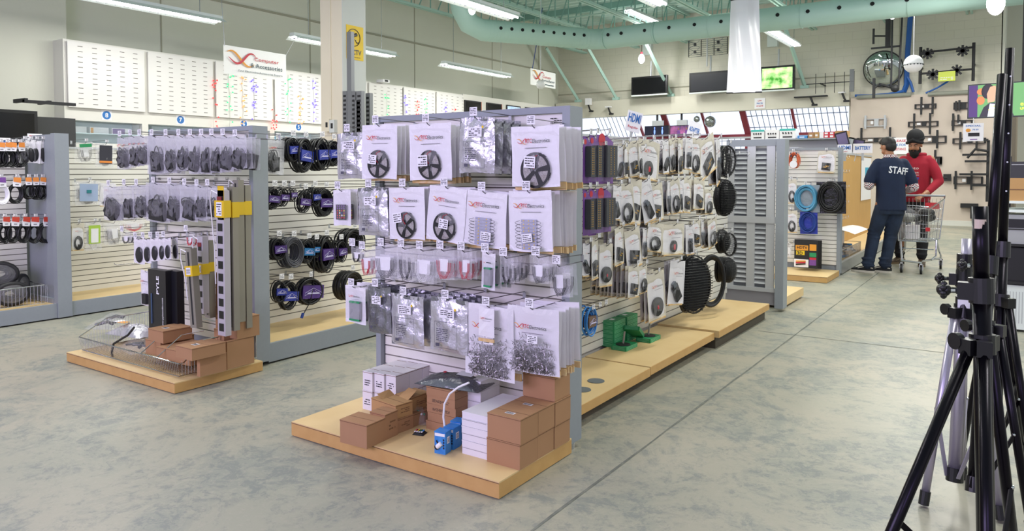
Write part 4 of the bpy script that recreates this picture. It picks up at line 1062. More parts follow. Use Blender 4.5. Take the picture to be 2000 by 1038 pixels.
def power_bar(px, ytop, ybot, wpx, yv, label, outlets=True, lean=0, sleeve=None):
    a = at(px, ytop, 'y', yv); b = at(px, ybot, 'y', yv); wd = (at(px+wpx, ytop, 'y', yv)-at(px, ytop, 'y', yv)).length; L = a.z-b.z
    t = thing('power_bar', label, 'power bar', b); t.rotation_euler = (0, lean, 0)
    m = MB(); m.bx((-wd/2, -.02, 0), (wd/2, .02, L), BARM if not outlets else mat('pale_power_bar', '#b9b4bb', .4, .2)); m.build('housing', t)
    if outlets:
        n = max(3, int(L/.075))
        for i in range(n): m = MB(); m.box((0, -.0205, .05+(L-.12)*i/(n-1)), (wd*.6, .003, wd*.62), BLK); m.build('outlet', t)
        m = MB(); m.box((0, -.022, L-.05), (wd*.6, .006, .025), mat('dark_red_switch', '#7c1f28', .4)); m.build('switch', t)
    else:
        m = MB(); m.bx((-wd*.12, -.0215, .02), (wd*.12, -.02, L-.02), BLKM); m.build('slot', t)
    if sleeve:
        m = MB(); z0 = at(px, sleeve[1], 'y', yv).z-b.z; z1 = at(px, sleeve[0], 'y', yv).z-b.z
        m.bx((-wd*.62, -.026, z0), (wd*.62, .022, z1), YEL2); m.bx((-wd*.35, -.0275, z0+.01), (wd*.35, -.026, z1-.01), PAPER); print_lines(m, -wd*.3, wd*.3, z0+.015, z1-.015, 5, -.0282, INK, rnd); m.build('card_sleeve', t)
    m = MB(); m.tube([(-wd*.3, -.02, L-.02), (-wd*.9, -.03, L-.0), (-wd*1.3, -.02, L-.06), (-wd*1.0, -.01, L*.6), (-wd*.9, -.01, L*.35)], .0035, PAPER, 6); m.build('cord', t)
power_bar(439, 372, 655, 15, 2.62, 'tall power bar with a column of black outlets', True, 0, (392, 425))
power_bar(458, 366, 645, 11, 2.68, 'tall grey power bar right of the outlet bar', False, 0, (395, 425))
power_bar(469, 352, 628, 11, 2.74, 'tallest grey power bar, near the right post', False, 0, (395, 420))
power_bar(483, 362, 640, 10, 2.80, 'grey power bar touching the right post of the left end unit', False, 0, (393, 420))
power_bar(384, 486, 640, 12, 2.56, 'shorter grey power bar leaning with a yellow sleeve', False, -.10, (520, 540))
power_bar(398, 462, 612, 11, 2.66, 'shorter upright power bar beside the leaning one', True, 0, (515, 535))
power_bar(411, 470, 620, 10, 2.72, 'shorter dark power bar behind the brown cartons', False, 0, (512, 530))
t = thing('yellow_card', 'yellow and black printed hang card left of the tall outlet bar', 'card', at(431, 400, 'y', 2.60)); m = MB(); m.bx((-.03, 0, -.09), (.03, .002, .11), YEL2); m.bx((-.03, -.001, -.02), (.025, 0, .05), BLK); print_lines(m, -.02, .02, -.08, -.03, 5, -.0012, INK, rnd); m.build('card', t)
PL = .065
bx0 = at(345, 738, 'z', PL)
def pbox(x0, x1, y0, y1, yv, dp, label, txt):
    a = at(x0, y1, 'y', yv); b = at(x1, y0, 'y', yv); t = thing('black_product_box', label, 'box', (a.x, yv, a.z)); wd = b.x-a.x; h = b.z-a.z
    m = MB(); m.bx((0, 0, 0), (wd, dp, h), mat('black_print_box', '#18181e', .35)); m.build('carton', t)
    m = MB()
    for (s, cx, cz, sz, L, c) in txt: m.text(s, sz, (wd*cx, -.001, h*cz), c, rot=PI/2, wid=L*h)
    m.tube([(wd*.2, -.002, h*.1), (wd*.2, -.002, h*.6)], .006, mat('box_art_blue', '#35506e', .4), 4); m.build('printed_artwork', t)
pbox(291, 323, 530, 642, 2.62, .05, 'black printed box standing left, with a web address up its side', [('www.pyleaudio.com', .82, .30, .022, .5, PAPER), ('PYLE', .55, .75, .03, .3, PAPER)])
pbox(324, 345, 531, 640, 2.66, .05, 'black printed box standing right, with a spiral emblem', [('www.pyleaudio.com', .45, .32, .022, .55, PAPER)])
t = thing('logo_pouch', 'white logo pouch with a dark block hanging left of the black boxes', 'pouch', at(285, 532, 'y', 2.7)); peg(at(285, 533, 'y', 2.69), 'S', .26, 'logo pouch left of the black boxes', False); m = MB(); bagmesh(m, .13, .24, .02, BAGW, BAGW, 2); m.build('pouch', t); m = MB(); m.box((.01, -.016, -.18), (.05, .02, .07), BLKM); m.build('black_block', t); m = MB(); logo(m, 0, -.06, .1, -.016); m.build('printed_logo', t)
# brown cartons of the left plinth
def lbox(L, F, R, yt, z0, label, prt=None, h=None): return carton(L, F, R, yt, z0, KRAFT, 'cardboard_box', label, prt=prt, h=h)
zb = .12
lbox((291, 690), (314, 697), (372, 680), 668, zb, 'low brown carton under the long one, left plinth')
lbox((318, 700), (372, 716), (430, 698), 690, zb, 'brown carton at the front of the left basket')
q1 = lbox((295, 664), (319, 672), (372, 660), 648, .21, 'long brown carton on top at the left of the basket', 'label')
lbox((348, 697), (375, 706), (437, 690), 682, .19, 'flat brown carton upper front of the left basket', 'label')
lbox((386, 735), (391, 737), (440, 724), 700, .075, 'brown carton against the front wires of the left basket')
lbox((440, 722), (444, 723), (494, 708), 668, .075, 'wide brown carton at the right of the left basket')
for i, (y0, y1) in enumerate(((670, 645), (645, 622), (622, 600), (600, 578), (578, 556), (556, 535))):
    a = at(420, y0, 'y', 2.76); b = at(435, y1, 'y', 2.76); make_box(Vector((b.x, 2.76, a.z)), .075, .09, b.z-a.z-.001, 0, KRAFT, 'cardboard_box', 'small brown carton, %s from the bottom of the column behind the power bars' % ordn(i), seam=False)
a = at(432, 678, 'y', 2.66); make_box(Vector((a.x, 2.68, .16)), .10, .07, .14, 0, KRAFT, 'cardboard_box', 'small brown carton left of the foot of the tall outlet bar', seam=True)
a = at(458, 672, 'y', 2.70); make_box(Vector((a.x, 2.72, .245)), .20, .16, .13, 0, KRAFT, 'cardboard_box', 'wide brown carton behind the feet of the tall power bars', prt='label')
# wire basket
t = thing('wire_basket', 'long chrome wire basket on the left wooden plinth', 'basket', (0, 0, 0))
A = at(383, 738, 'z', .072); B = at(497, 712, 'z', .072); x1_ = -3.99; yf = 2.40; yb_ = 2.93; xl = -5.13; zt = .26; zf = .17
m = MB()
def seg(P, r=.0035): m.tube(P, r, CHROME, 6)
seg([(x1_, yf+.0, .075), (x1_, yb_, .075)]); seg([(x1_, yf+.03, .15), (x1_, yf+.16, zt), (x1_, yb_, zt)], .004)
seg([(x1_, yf, .075), (xl, yf, .075)]); seg([(x1_, yf+.0, .15), (xl, yf-.02, .165)], .004); seg([(xl, yf, .075), (xl, yb_, .075)]); seg([(xl, yf-.02, .165), (xl, yf+.16, zt), (xl, yb_, zt)], .004)
seg([(xl, yb_, .075), (x1_, yb_, .075)]); seg([(xl, yb_, zt), (x1_, yb_, zt)], .004); seg([(x1_, yf+.0, .15), (x1_, yf+.03, .15)]); seg([(x1_, yb_, .07), (x1_, yb_, .27)], .004)
m.build('rim_wires', t); m = MB()
n = 62
for i in range(n+1): x = xl+(x1_-xl)*i/n; m.tube([(x, yf-.01-.008*(1-i/n), .158), (x, yf, .075), (x, yb_, .075)], .0014, WIRE, 4)
for i in range(27):
    y = yf+.02+(yb_-yf-.02)*i/26; z = .15+min(1, (y-yf)/.16)*(zt-.15)
    for x in (x1_, xl): m.tube([(x, y, .075), (x, y, z)], .0014, WIRE, 4)
for xd, f in ((-4.40, 1), (-4.22, .6)): m.tube([(xd, yf, .155), (xd, yf+.16, zt), (xd, yf+.16+.25*f, zt)], .0035, CHROME, 6)
m.build('grid_wires', t)
for i, (px, py, L, W_, rz, mt, lb) in enumerate(((205, 640, .22, .16, .5, MILK, 'crumpled clear bag at the left end of the wire basket'), (262, 652, .36, .2, .15, FOIL, 'silver bag lying in the wire basket with an orange tag'), (268, 683, .26, .16, -.2, MILK, 'clear bag with dark parts at the front of the wire basket'), (225, 628, .2, .14, .9, MILK, 'clear bag near the rear of the wire basket'))):
    t = lying(px, py, .12, L, W_, 0, mt, 'parts_bag', lb, 'bag', rz, 2+i, .06)
    m = MB(); m.tube([(-L*.3, 0, .02), (0, W_*.2, .035), (L*.3, -.01, .03)], .012, BLKM, 6); m.tube([(-L*.2, -W_*.3, .03), (L*.1, -W_*.2, .045), (L*.3, W_*.2, .03)], .007, BLK, 6); m.build('cord', t)
    if i == 1: m = MB(); m.box((-.08, -.02, .078), (.07, .05, .002), ORA); m.box((-.15, 0, .076), (.06, .06, .002), PAPER); m.build('orange_tag', t)
P = [at(px, py, 'y', 2.44) for px, py in ((262, 640), (250, 655), (222, 672), (218, 690), (222, 705))]; m = MB(); m.tube(P, .007, BLKM, 8); tag(m.build('black_cable'), 'black cable end hanging over the front of the wire basket', 'cable')

# ---------------------------------------------------------------- cables behind the left end unit (facing the aisle, +x)
XC = -4.28; BW = mat('blue_wrap', '#22308c', .45, noise=(16, .4), col2='#3f4fc0'); PW = mat('purple_wrap', '#43286e', .45, noise=(16, .5), col2='#5d3f96'); CYN = mat('cyan_wrap', '#1f6fa8', .45)
cwh = 'cable wall'
row_items([
    (521, 556, 274, 342, 'ladapter', 1, 'white logo bag with a black cord at the near end'),
    (556, 580, 268, 338, 'coil', 1, 'black audio cable in a blue wrap, first', {'wrap': BW, 'step': .05}),
    (576, 610, 270, 336, 'coil', 1, 'black audio cable in a wide blue wrap, second', {'wrap': BW, 'step': .05}),
    (610, 640, 270, 334, 'coil', 1, 'black audio cable in a blue wrap, third', {'wrap': BW, 'step': .05}),
    (636, 660, 274, 340, 'coil', 1, 'black audio cable in a blue wrap, fourth', {'wrap': BW, 'step': .05}),
], 'x', XC, 'E', .27, 'top row, '+cwh)
row_items([
    (521, 543, 366, 448, 'coil', 1, 'black cable in a purple wrap, first', {'wrap': PW, 'step': .04}), (541, 560, 366, 440, 'coil', 0, 'slim dark cable bundle in a violet wrap', {'wrap': PW}), (560, 574, 366, 440, 'coil', 0, 'thin black cable in a violet wrap, third', {'wrap': PW}),
    (582, 603, 372, 440, 'coil', 0, 'cable with silver plugs in a purple wrap', {'wrap': PW, 'tilt': .12}), (602, 620, 366, 425, 'coil', 1, 'black coil with a blue violet wrap and sticker', {'wrap': BW, 'step': .05}), (620, 646, 368, 430, 'coil', 1, 'black coil with a violet wrap below the foil pouch', {'wrap': PW, 'step': .05}), (646, 665, 370, 425, 'coil', 0, 'last coil before the remote bag', {'wrap': PW}),
], 'x', XC, 'E', .27, 'second row, '+cwh)
row_items([
    (529, 552, 464, 512, 'coil', 1, 'small purple wrapped cable', {'wrap': PW, 'step': .04}), (553, 586, 464, 520, 'coil', 1, 'smoky coil with a white price card', {'cable': mat('smoky_cable', '#4c4d55', .3), 'step': .05}), (588, 610, 468, 525, 'coil', 1, 'black coil with a cyan band', {'wrap': CYN, 'step': .05}), (606, 622, 470, 530, 'coil', 0, 'black coil with a light blue band', {'wrap': CYN}), (617, 650, 462, 560, 'coil', 2, 'large black bundle with two purple wraps', {'wrap': PW, 'step': .05}), (652, 672, 470, 520, 'coil', 1, 'black coil with an orange tie', {'wrap': PW, 'step': .05}), (672, 705, 448, 492, 'coil', 2, 'thick bare black cable coil', {'step': .04}),
], 'x', XC, 'E', .27, 'third row, '+cwh)
row_items([
    (535, 556, 548, 614, 'coil', 0, 'black coil in a blue wrap, left of the low pair', {'wrap': BW}), (549, 578, 548, 616, 'coil', 0, 'black coil in a blue wrap, right of the low pair', {'wrap': BW}), (584, 624, 543, 592, 'coil', 0, 'black coil with a purple wrap and red plug', {'wrap': PW}), (664, 705, 530, 580, 'coil', 1, 'large black cable coil low beside the central unit', {'step': .05}),
], 'x', XC, 'E', .27, 'lowest row, '+cwh)
m = MB(); m.tube([at(p[0], p[1], 'x', -4.25) for p in ((615, 470), (613, 520), (612, 560), (606, 590), (592, 615))], .004, BLK, 6); m.tube([at(592, 612, 'x', -4.25), at(589, 622, 'x', -4.25)], .011, BLUD, 8); tag(m.build('audio_lead'), 'single black lead with a blue plug dangling on the cable wall', 'cable')
# ---------------------------------------------------------------- leftmost run: facing +x
XL = -7.02; OC = mat('orange_header', '#e08a3c', .5); RC = mat('red_header', '#c2402f', .5)
row_items([(-12+i*12, 12+i*12, 282, 330, 'coil', 0, 'black cord with an orange header, %s from the frame edge' % ordn(i), {'card': OC}) for i in range(4)] +
          [(36+i*12, 56+i*12, 276, 320, 'ladapter' if i == 0 else 'pouch', 0, 'white bag holding a black cord, %s from the frame edge' % ordn(i)) for i in range(6)], 'x', XL, 'E', .26, 'top row, leftmost run', small=True)
row_items([(-14, 14, 350, 408, 'coil', 0, 'white cable coil by the frame edge', {'card': PURP, 'cable': PAPER}), (18, 44, 350, 412, 'coil', 0, 'large black coil with an orange header', {'card': OC})] +
          [(44+i*13.5, 64+i*13.5, 350, 410, 'coil', 0, 'black coil with an orange and white header, %s of five' % ordn(i), {'card': OC}) for i in range(5)], 'x', XL, 'E', .26, 'second row, leftmost run', small=True)
row_items([(-6+i*20, 20+i*20, 427, 492 if i != 1 else 500, 'coil', 0, 'black coil with a red and white header, %s of six' % ordn(i), {'card': RC}) for i in range(6)], 'x', XL, 'E', .26, 'third row, leftmost run', small=True)
row_items([
    (150, 182, 280, 318, 'wires', 1, 'green topped card of small parts'), (188, 224, 282, 328, 'wires', 1, 'dark orange printed pack with a metal strip'),
    (148, 198, 356, 402, 'wires', 2, 'pale blue printed pack with a teal plug'), (198, 226, 360, 404, 'jack', 1, 'dark blue printed pack'),
    (140, 165, 438, 490, 'cable', 1, 'clear oval bag with a black plug'), (167, 200, 436, 492, 'wires', 1, 'green and white pack of button cells'), (206, 238, 436, 480, 'wires', 2, 'clear pack of thin rods'), (240, 286, 432, 452, 'wires', 2, 'bright blue packed leads'),
], 'x', XL, 'E', .26, 'beside divider post', small=True)
for o in list(bpy.data.objects):
    l = o.get('label', '')
    if l.startswith('green and white pack of button cells'): m = MB(); m.box((0, -.009, -.10), (.11, .002, .17), mat('lime_card', '#a7c84a', .5)); m.box((0, -.012, -.11), (.07, .003, .13), PAPER); m.build('backing_card', o); break
for o in list(bpy.data.objects):
    l = o.get('label', '')
    if l.startswith('pale blue printed pack'): m = MB(); m.box((0, -.009, -.09), (.16, .002, .16), mat('pale_blue_card', '#9fb0cf', .5)); m.box((0, -.012, -.08), (.04, .01, .03), mat('teal_plug', '#1f7d86', .4)); m.build('backing_card', o)
    if l.startswith('dark orange printed pack'): m = MB(); m.box((0, -.009, -.09), (.12, .002, .17), mat('dark_pack_card', '#2c2b38', .5)); m.box((0, -.010, -.16), (.12, .002, .02), OC); m.build('backing_card', o)
    if l.startswith('green topped card'): m = MB(); m.box((0, -.009, -.015), (.11, .002, .03), GRN); m.build('backing_card', o)
# wire tray with bagged cords at the foot of the leftmost run
t = thing('wire_basket', 'chrome wire basket with bagged black cords at the foot of the leftmost run', 'basket', (0, 0, 0)); m = MB()
for z in (.145, .30): m.tube([(-6.83, 2.0, z), (-6.83, 2.90, z), (-7.28, 2.93, z)], .004, CHROME, 6)
m.build('rim_wires', t); m = MB()
for i in range(34): m.tube([(-6.83, 1.95+.028*i, .145), (-6.83, 1.95+.028*i, .30)], .0016, WIRE, 4)
for i in range(14): m.tube([(-6.83-.032*i, 2.92, .145), (-6.83-.032*i, 2.92, .30)], .0016, WIRE, 4)
m.build('grid_wires', t)
for i, (x, y, z, r) in enumerate(((-7.1, 2.05, .34, .15), (-7.05, 2.30, .42, .15), (-6.96, 2.18, .25, .13), (-7.04, 2.45, .27, .14), (-7.1, 2.66, .40, .13), (-6.97, 2.70, .24, .12), (-7.15, 2.50, .48, .13), (-6.95, 2.42, .22, .11), (-7.12, 2.82, .28, .12))):
    t = thing('bagged_cord', 'clear bag of coiled black cord in leftmost basket, %s from the frame edge' % ordn(i), 'cord bag', (x, y, z), .3*i)
    m = MB()
    for j in range(4): m.ring((0, .014*(j-1.5), 0), r*(1-.16*j), .022, BLKM, n=18, k=6, ry=r*.7*(1-.16*j))
    m.build('cord', t, smooth=True); m = MB(); m.ball((0, 0, 0), (r*1.15, .07, r*.8), FILM, 12, 8); m.build('film_bag', t)
for i, (px, py) in enumerate(((68, 268), (5, 276))):
    t = thing('shelf_card', 'small printed name card on top of the leftmost run, %s' % ('near the divider post', 'at the frame edge')[i], 'card', at(px, py, 'x', -7.25), PI/2); m = MB(); m.box((0, 0, .0), (.12, .003, .06), PAPER)
    m.text('SIAMESE', .018, (-.015, -.003, .008), RED, wid=.06) if i == 0 else None
    m.text('Cable', .016, (.038, -.003, .008), SB, wid=.03) if i == 0 else m.box((0, -.002, 0), (.08, .001, .02), SB)
    m.build('card', t)
# ---------------------------------------------------------------- wall cabinets on the left
XK = -11.4; CAB = mat('white_melamine', '#dddbd3', .45); CABP = mat('slotted_panel', '#e0deda', .45); BLUC = mat('number_blue', '#2a6fb5', .4); NICHE = mat('niche_back', '#c3d3da', .5)
ydiv = [5.16, 6.36, 7.56, 8.78, 10.0, 11.2, 12.28, 13.42, 14.5]
numbers = ['8', '7', '6', '5', '4', '3', '2', '1']
def E_(y0): return Matrix(((0, -1, 0, 0), (1, 0, 0, 0), (0, 0, 1, 0), (0, 0, 0, 1)))
for i in range(8):
    y0, y1 = ydiv[i], ydiv[i+1]; W_ = y1-y0
    t = thing('wall_cabinet', 'white slotted wall cabinet, %s from the left, blue number %s' % (ordn(i), numbers[i]), 'cabinet', (XK, y0, 0), PI/2)   # local x runs along the wall, -y faces the hall
    m = MB(); m.bx((0, 0, 2.03), (W_, .59, 3.2), CAB); m.bx((0, 0, 0), (.05, .59, 2.03), CAB); m.bx((W_-.05, 0, 0), (W_, .59, 2.03), CAB); m.bx((0, 0, 0), (W_, .59, 1.70), CAB); m.build('carcass', t)
    m = MB(); m.bx((.04, -.045, 2.215), (W_-.02, -.02, 3.17), CABP); m.build('slotted_panel', t)
    m = MB()
    for r in range(12):
        for c in range(5): m.bx((.18+c*.205, -.0465, 2.27+r*.076), (.25+c*.205, -.0445, 2.278+r*.076), mat('slot_dark', '#5a564c', .8))
    m.build('slots', t)
    m = MB(); m.bx((.05, .3, 1.70), (W_-.05, .32, 2.03), NICHE); m.bx((.05, .02, 1.84), (W_-.05, .28, 1.85), mat('glass_shelf', '#cfe3ec', .1)); m.build('display_niche', t)
    m = MB(); m.bx((.10, -.004, 1.72), (W_-.1, -.001, 2.0), mat('niche_glass', '#dceef5', .05, alpha=.08)); m.build('glass_door', t)
    m = MB(); m.bx((W_*.5-.075, -.003, 2.055), (W_*.5+.075, -.0005, 2.205), PAPER); m.cyl((W_*.5, -.0035, 2.13), (W_*.5, -.005, 2.13), .064, BLUC, 18); m.text(numbers[i], .07, (W_*.5, -.0065, 2.13), PAPER); m.build('number_plate', t)
    if i < 5:
        for k in range(3):
            b = thing('display_box', 'pale printed box, %s in the glass niche of the %s wall cabinet' % (ordn(k), ordn(i)), 'box', (XK-.2, y0+.12+k*.33, 1.852), PI/2)
            q = MB(); q.bx((0, 0, 0), (.28, .1, .10), PAPER); q.bx((0.01, -.001, .01), ((.12, .05, .2)[k], 0, .09), (mat('sky_print', '#7cc7e8', .4), ORA, PURP)[k]); q.build('carton', b)
# string lights
LC = {'red': mat('red_bulb', '#ff3c3c', .4, emit=1.3), 'green': mat('green_bulb', '#34dd84', .4, emit=1.1), 'orange': mat('amber_bulb', '#ff9a50', .4, emit=1.1), 'blue': mat('blue_bulb', '#5a48ff', .4, emit=1.8)}
r2 = random.Random(3)
for i, (c, y, zt_, zb_) in enumerate((('red', 7.55, 2.9, 2.0), ('green', 7.85, 3.1, 2.05), ('orange', 8.12, 2.95, 2.1), ('blue', 8.36, 3.1, 2.2), ('red', 8.78, 2.5, 2.0), ('green', 9.1, 3.1, 2.2), ('orange', 9.4, 2.8, 2.2), ('blue', 9.72, 3.1, 2.2), ('green', 11.75, 3.0, 2.3), ('blue', 12.35, 3.0, 2.3), ('red', 12.75, 2.9, 2.4), ('green', 13.05, 3.0, 2.4), ('blue', 13.75, 3.0, 2.4), ('red', 14.1, 2.9, 2.4))):
    t = thing('string_light', '%s string light hanging down the slotted panels, %s counted from the left' % (c, ordn(i)), 'string light', (XK+.055, y, 0))
    m = MB(); m.tube([(0, r2.uniform(-.02, .02), zt_-(zt_-zb_)*k/6) for k in range(7)], .004, mat('clear_cable', '#c8c8bd', .4), 4); m.build('cable', t)
    m = MB()
    for k in range(15):
        z = r2.uniform(zb_, zt_); m.ball((.015, r2.uniform(-.07, .07), z), .014, LC[c], 6, 4)
    m.build('bulbs', t)
t = thing('router_box', 'small white box with an aerial on top of the cabinets right of the pillar', 'box', (XK+.1, 11.6, 3.2)); m = MB(); m.bx((-.1, -.1, 0), (.1, .1, .06), PAPER); m.bx((.1, -.05, .01), (.102, .05, .05), BLKM); m.build('case', t)
# white screen unit past the cabinets
t = thing('screen_unit', 'white framed wall unit holding a row of monitors', 'cabinet', (XK, 14.52, 0), PI/2); m = MB(); m.bx((0, 0, 0), (4.4, .59, 3.22), CAB); m.build('carcass', t)
for i, (p0, p1, c, nm) in enumerate(((908, 940, BLK, 'black switched-off monitor, left'), (951, 980, BLK, 'black monitor with faint reflections, second'), (990, 1017, mat('monitor_blue', '#8fb4d8', .3, emit=.7, noise=(8, .6), col2='#dfe8ee'), 'monitor showing a pale blue picture, third'), (1027, 1050, mat('monitor_cyan', '#a9cfd0', .3, emit=.7, noise=(8, .6), col2='#e5efe6'), 'monitor showing a pale green picture, fourth'))):
    a = at(p0, 195+(p0-908)*.12, 'x', XK+.03); b = at(p1, 225, 'x', XK+.03)
    t = thing('monitor', nm+' in the white wall unit', 'monitor', (XK+.002, a.y, 2.62), PI/2); L = b.y-a.y
    m = MB(); m.bx((0, -.03, 0), (L, 0, a.z-2.62), BLK); m.build('casing', t)
    m = MB(); m.bx((.03, -.032, .03), (L-.03, -.0302, a.z-2.65), c if c is not BLK else mat('dark_screen', '#0d0e12', .15)); m.build('screen', t)
    if c is BLK: m = MB(); m.bx((L, -.02, 0), (L+.03, -.005, a.z-2.62), COPPER); m.build('orange_edge', t)
# big dark television and arms on the far left
t = thing('television', 'large black television standing at the far left under the wall', 'television', (-10.8, 3.0, 1.2), PI/2); m = MB(); m.bx((0, 0, 0), (1.55, .06, .88), BLK); m.build('casing', t); m = MB(); m.bx((.04, -.002, .04), (1.51, -.0002, .84), mat('dark_screen', '#0d0e12', .15)); m.build('screen', t); m = MB(); m.bx((.5, 0, -1.2), (1.05, .3, 0), BLKM); m.build('stand', t)
t = thing('television', 'black television partly hidden beside the first wall cabinet', 'television', (-10.95, 4.60, 1.3), PI/2); m = MB(); m.bx((0, 0, 0), (.5, .06, .72), mat('charcoal_plastic', '#2e2f31', .4)); m.build('casing', t); m = MB(); m.bx((.1, .02, -1.3), (.4, .3, 0), BLKM); m.build('stand', t)
t = thing('wall_mount_arm', 'black mounting arm sticking out left of the first wall cabinet', 'wall mount', (-10.9, 4.42, 2.2)); m = MB(); m.bx((-.3, 0, 0), (.05, .04, .05), BLKM); m.bx((-.02, 0, -.01), (.04, .65, .03), BLKM); m.bx((-.3, .3, 0), (.03, .34, .04), BLKM); m.build('arm', t)

# ---------------------------------------------------------------- hanging fluorescent fixtures
def fixture(x, y0, L, z, label, ztop=ZC, wd=.16, warm=False):
    t = thing('fluorescent_fixture', label, 'ceiling light', (x, y0, z))
    m = MB(); m.bx((-.06, 0, .01), (.06, L, .07), FIXW); m.add([(-.06, 0, .03), (-wd, 0, -.035), (-wd, L, -.035), (-.06, L, .03)], [(0, 1, 2, 3)], FIXW); m.add([(.06, 0, .03), (wd, 0, -.035), (wd, L, -.035), (.06, L, .03)], [(0, 1, 2, 3)], FIXW); m.build('housing', t)
    m = MB()
    for s in (-.05, .05): m.cyl((s, .04, -.015), (s, L-.04, -.015), .014, TUBEE, 10)
    m.build('tubes', t); m = MB()
    for y in (.35, L-.35): m.tube([(0, y, .07), (0, y, ztop-z)], .006, WIRE, 5)
    m.build('hanging_chains', t)
    m = MB(); k = int(L/.12)
    for i in range(k): m.bx((-.10, .05+i*.12, -.034), (.10, .054+i*.12, -.008), mat('louvre_strip', '#aeb0ba', .3, .5))
    m.build('reflector_blades', t)
fixture(-10, 4.35, 2.44, 3.56, 'long fluorescent light hanging over the first wall cabinets')
fixture(-10, 8.12, 2.46, 3.53, 'fluorescent light hanging behind the cream pillar')
fixture(-10, 12.06, 2.48, 3.55, 'fluorescent light hanging in front of the small wall banner')
fixture(-6.5, 7.2, 2.45, 3.70, 'bright fluorescent light in front of the duct elbow')
fixture(-4.62, 8.6, 2.44, 3.92, 'fluorescent light high up left of the hanging plastic banner')
fixture(-4.4, 16.4, 2.4, 4.35, 'small far fluorescent light right of the plastic banner under the duct')
fixture(-3.3, 16.2, 2.4, 5.2, 'far fluorescent light above the duct right of the banner')
fixture(-7.6, 16.0, 2.4, 5.1, 'far fluorescent light above the duct left of the banner')
def bulb(p, ztop, label, r=.07):
    t = thing('bare_bulb', label, 'light bulb', p); m = MB(); m.ball((0, 0, 0), (r, r, r*1.5), TUBEE, 14, 10); m.build('globe', t, smooth=True)
    m = MB(); m.cyl((0, 0, r*1.3), (0, 0, r*1.3+.07), .03, RED if r < .09 else FIXW, 10); m.tube([(0, 0, r*1.3+.07), (0, 0, ztop-p[2])], .008, BLK, 5); m.build('socket_and_cord', t)
    l = bpy.data.lights.new('bulb_lamp', 'POINT'); l.energy = 45; l.shadow_soft_size = r; o = bpy.data.objects.new('bulb_lamp', l); sc.collection.objects.link(o); o.location = (p[0], p[1]-r*2, p[2]-r*2)
bulb(at(1253, 115, 'y', 18.6), ZC, 'bare lit bulb hanging by the back wall above the black television', .085)
bulb(at(922, 18, 'y', 9.4), ZC, 'bare lit bulb hanging in front of the duct elbow', .06)
bulb(at(1945, 6, 'y', 11.0), ZC, 'bare lit bulb at the top right corner above the round speaker', .1)
bulb(at(1743, 30, 'y', 15.5), ZC, 'small lit bulb just under the duct near the round mirror', .05)

# ---------------------------------------------------------------- signs and banners
def banner(name, label, cat, p0, wd, h, rz, build):
    t = thing(name, label, cat, p0, rz); m = MB(); m.sheet(lambda u, v: ((u)*wd, .012*math.sin(3*u*PI)*.5, h*v), 8, 4, mat('vinyl_banner', '#f1f2f0', .4)); m.build('sheet', t)
    m = MB(); build(m, wd, h); m.build('printed_artwork', t); return t
a = at(437, 145, 'x', -9.2); b = at(559, 152, 'x', -9.2); zb1, zt1 = at(437, 143, 'x', -9.2).z, at(437, 83, 'x', -9.2).z
def art1(m, w, h):
    swoosh(m, w*.25, h*.58, w*.42, -.021)
    m.text('Computer', h*.17, (w*.66, -.022, h*.62), RED, wid=w*.40); m.text('& Accessories', h*.16, (w*.66, -.022, h*.40), mat('teal_ink', '#1f4350', .5), wid=w*.52); m.text('Your Electronics Accessories Experts', h*.085, (w*.56, -.022, h*.15), _M['teal_ink'], wid=w*.72)
t = banner('hanging_banner', 'white hanging banner reading Computer & Accessories over the wall cabinets', 'banner', (-9.2, a.y, zb1), b.y-a.y, (zt1-zb1)*.93, PI/2, art1)
m = MB(); m.tube([(b.y-a.y, 0, (zt1-zb1)*.9), (b.y-a.y+.5, .4, .75)], .004, PAPER, 4); m.tube([(.02, 0, (zt1-zb1)*.9), (.0, .2, ZC-zb1)], .004, WIRE, 4); m.build('cords', t)
a = at(1036, 165, 'x', -10.7); b = at(1085, 172, 'x', -10.7); z0_, z1_ = at(1036, 165, 'x', -10.7).z, at(1036, 133, 'x', -10.7).z
def art2(m, w, h):
    swoosh(m, w*.27, h*.62, w*.42, -.021); m.text('Camera', h*.16, (w*.62, -.022, h*.62), RED, wid=w*.34); m.text('Surveillance', h*.15, (w*.68, -.022, h*.4), _M['teal_ink'], wid=w*.5); m.bx((w*.55, -.023, h*.13), (w*.9, -.022, h*.17), _M['teal_ink'])
t = banner('hanging_banner', 'small white hanging banner reading Camera Surveillance in the far left corner', 'banner', (-10.7, a.y, z0_), b.y-a.y, z1_-z0_, PI/2, art2)
m = MB(); m.tube([(.1, 0, z1_-z0_), (.6, 0, ZC-z0_)], .012, BLUD, 4); m.tube([(.5, 0, z1_-z0_-.02), (.5, 0, ZC-z0_)], .004, WIRE, 4); m.build('cords', t)
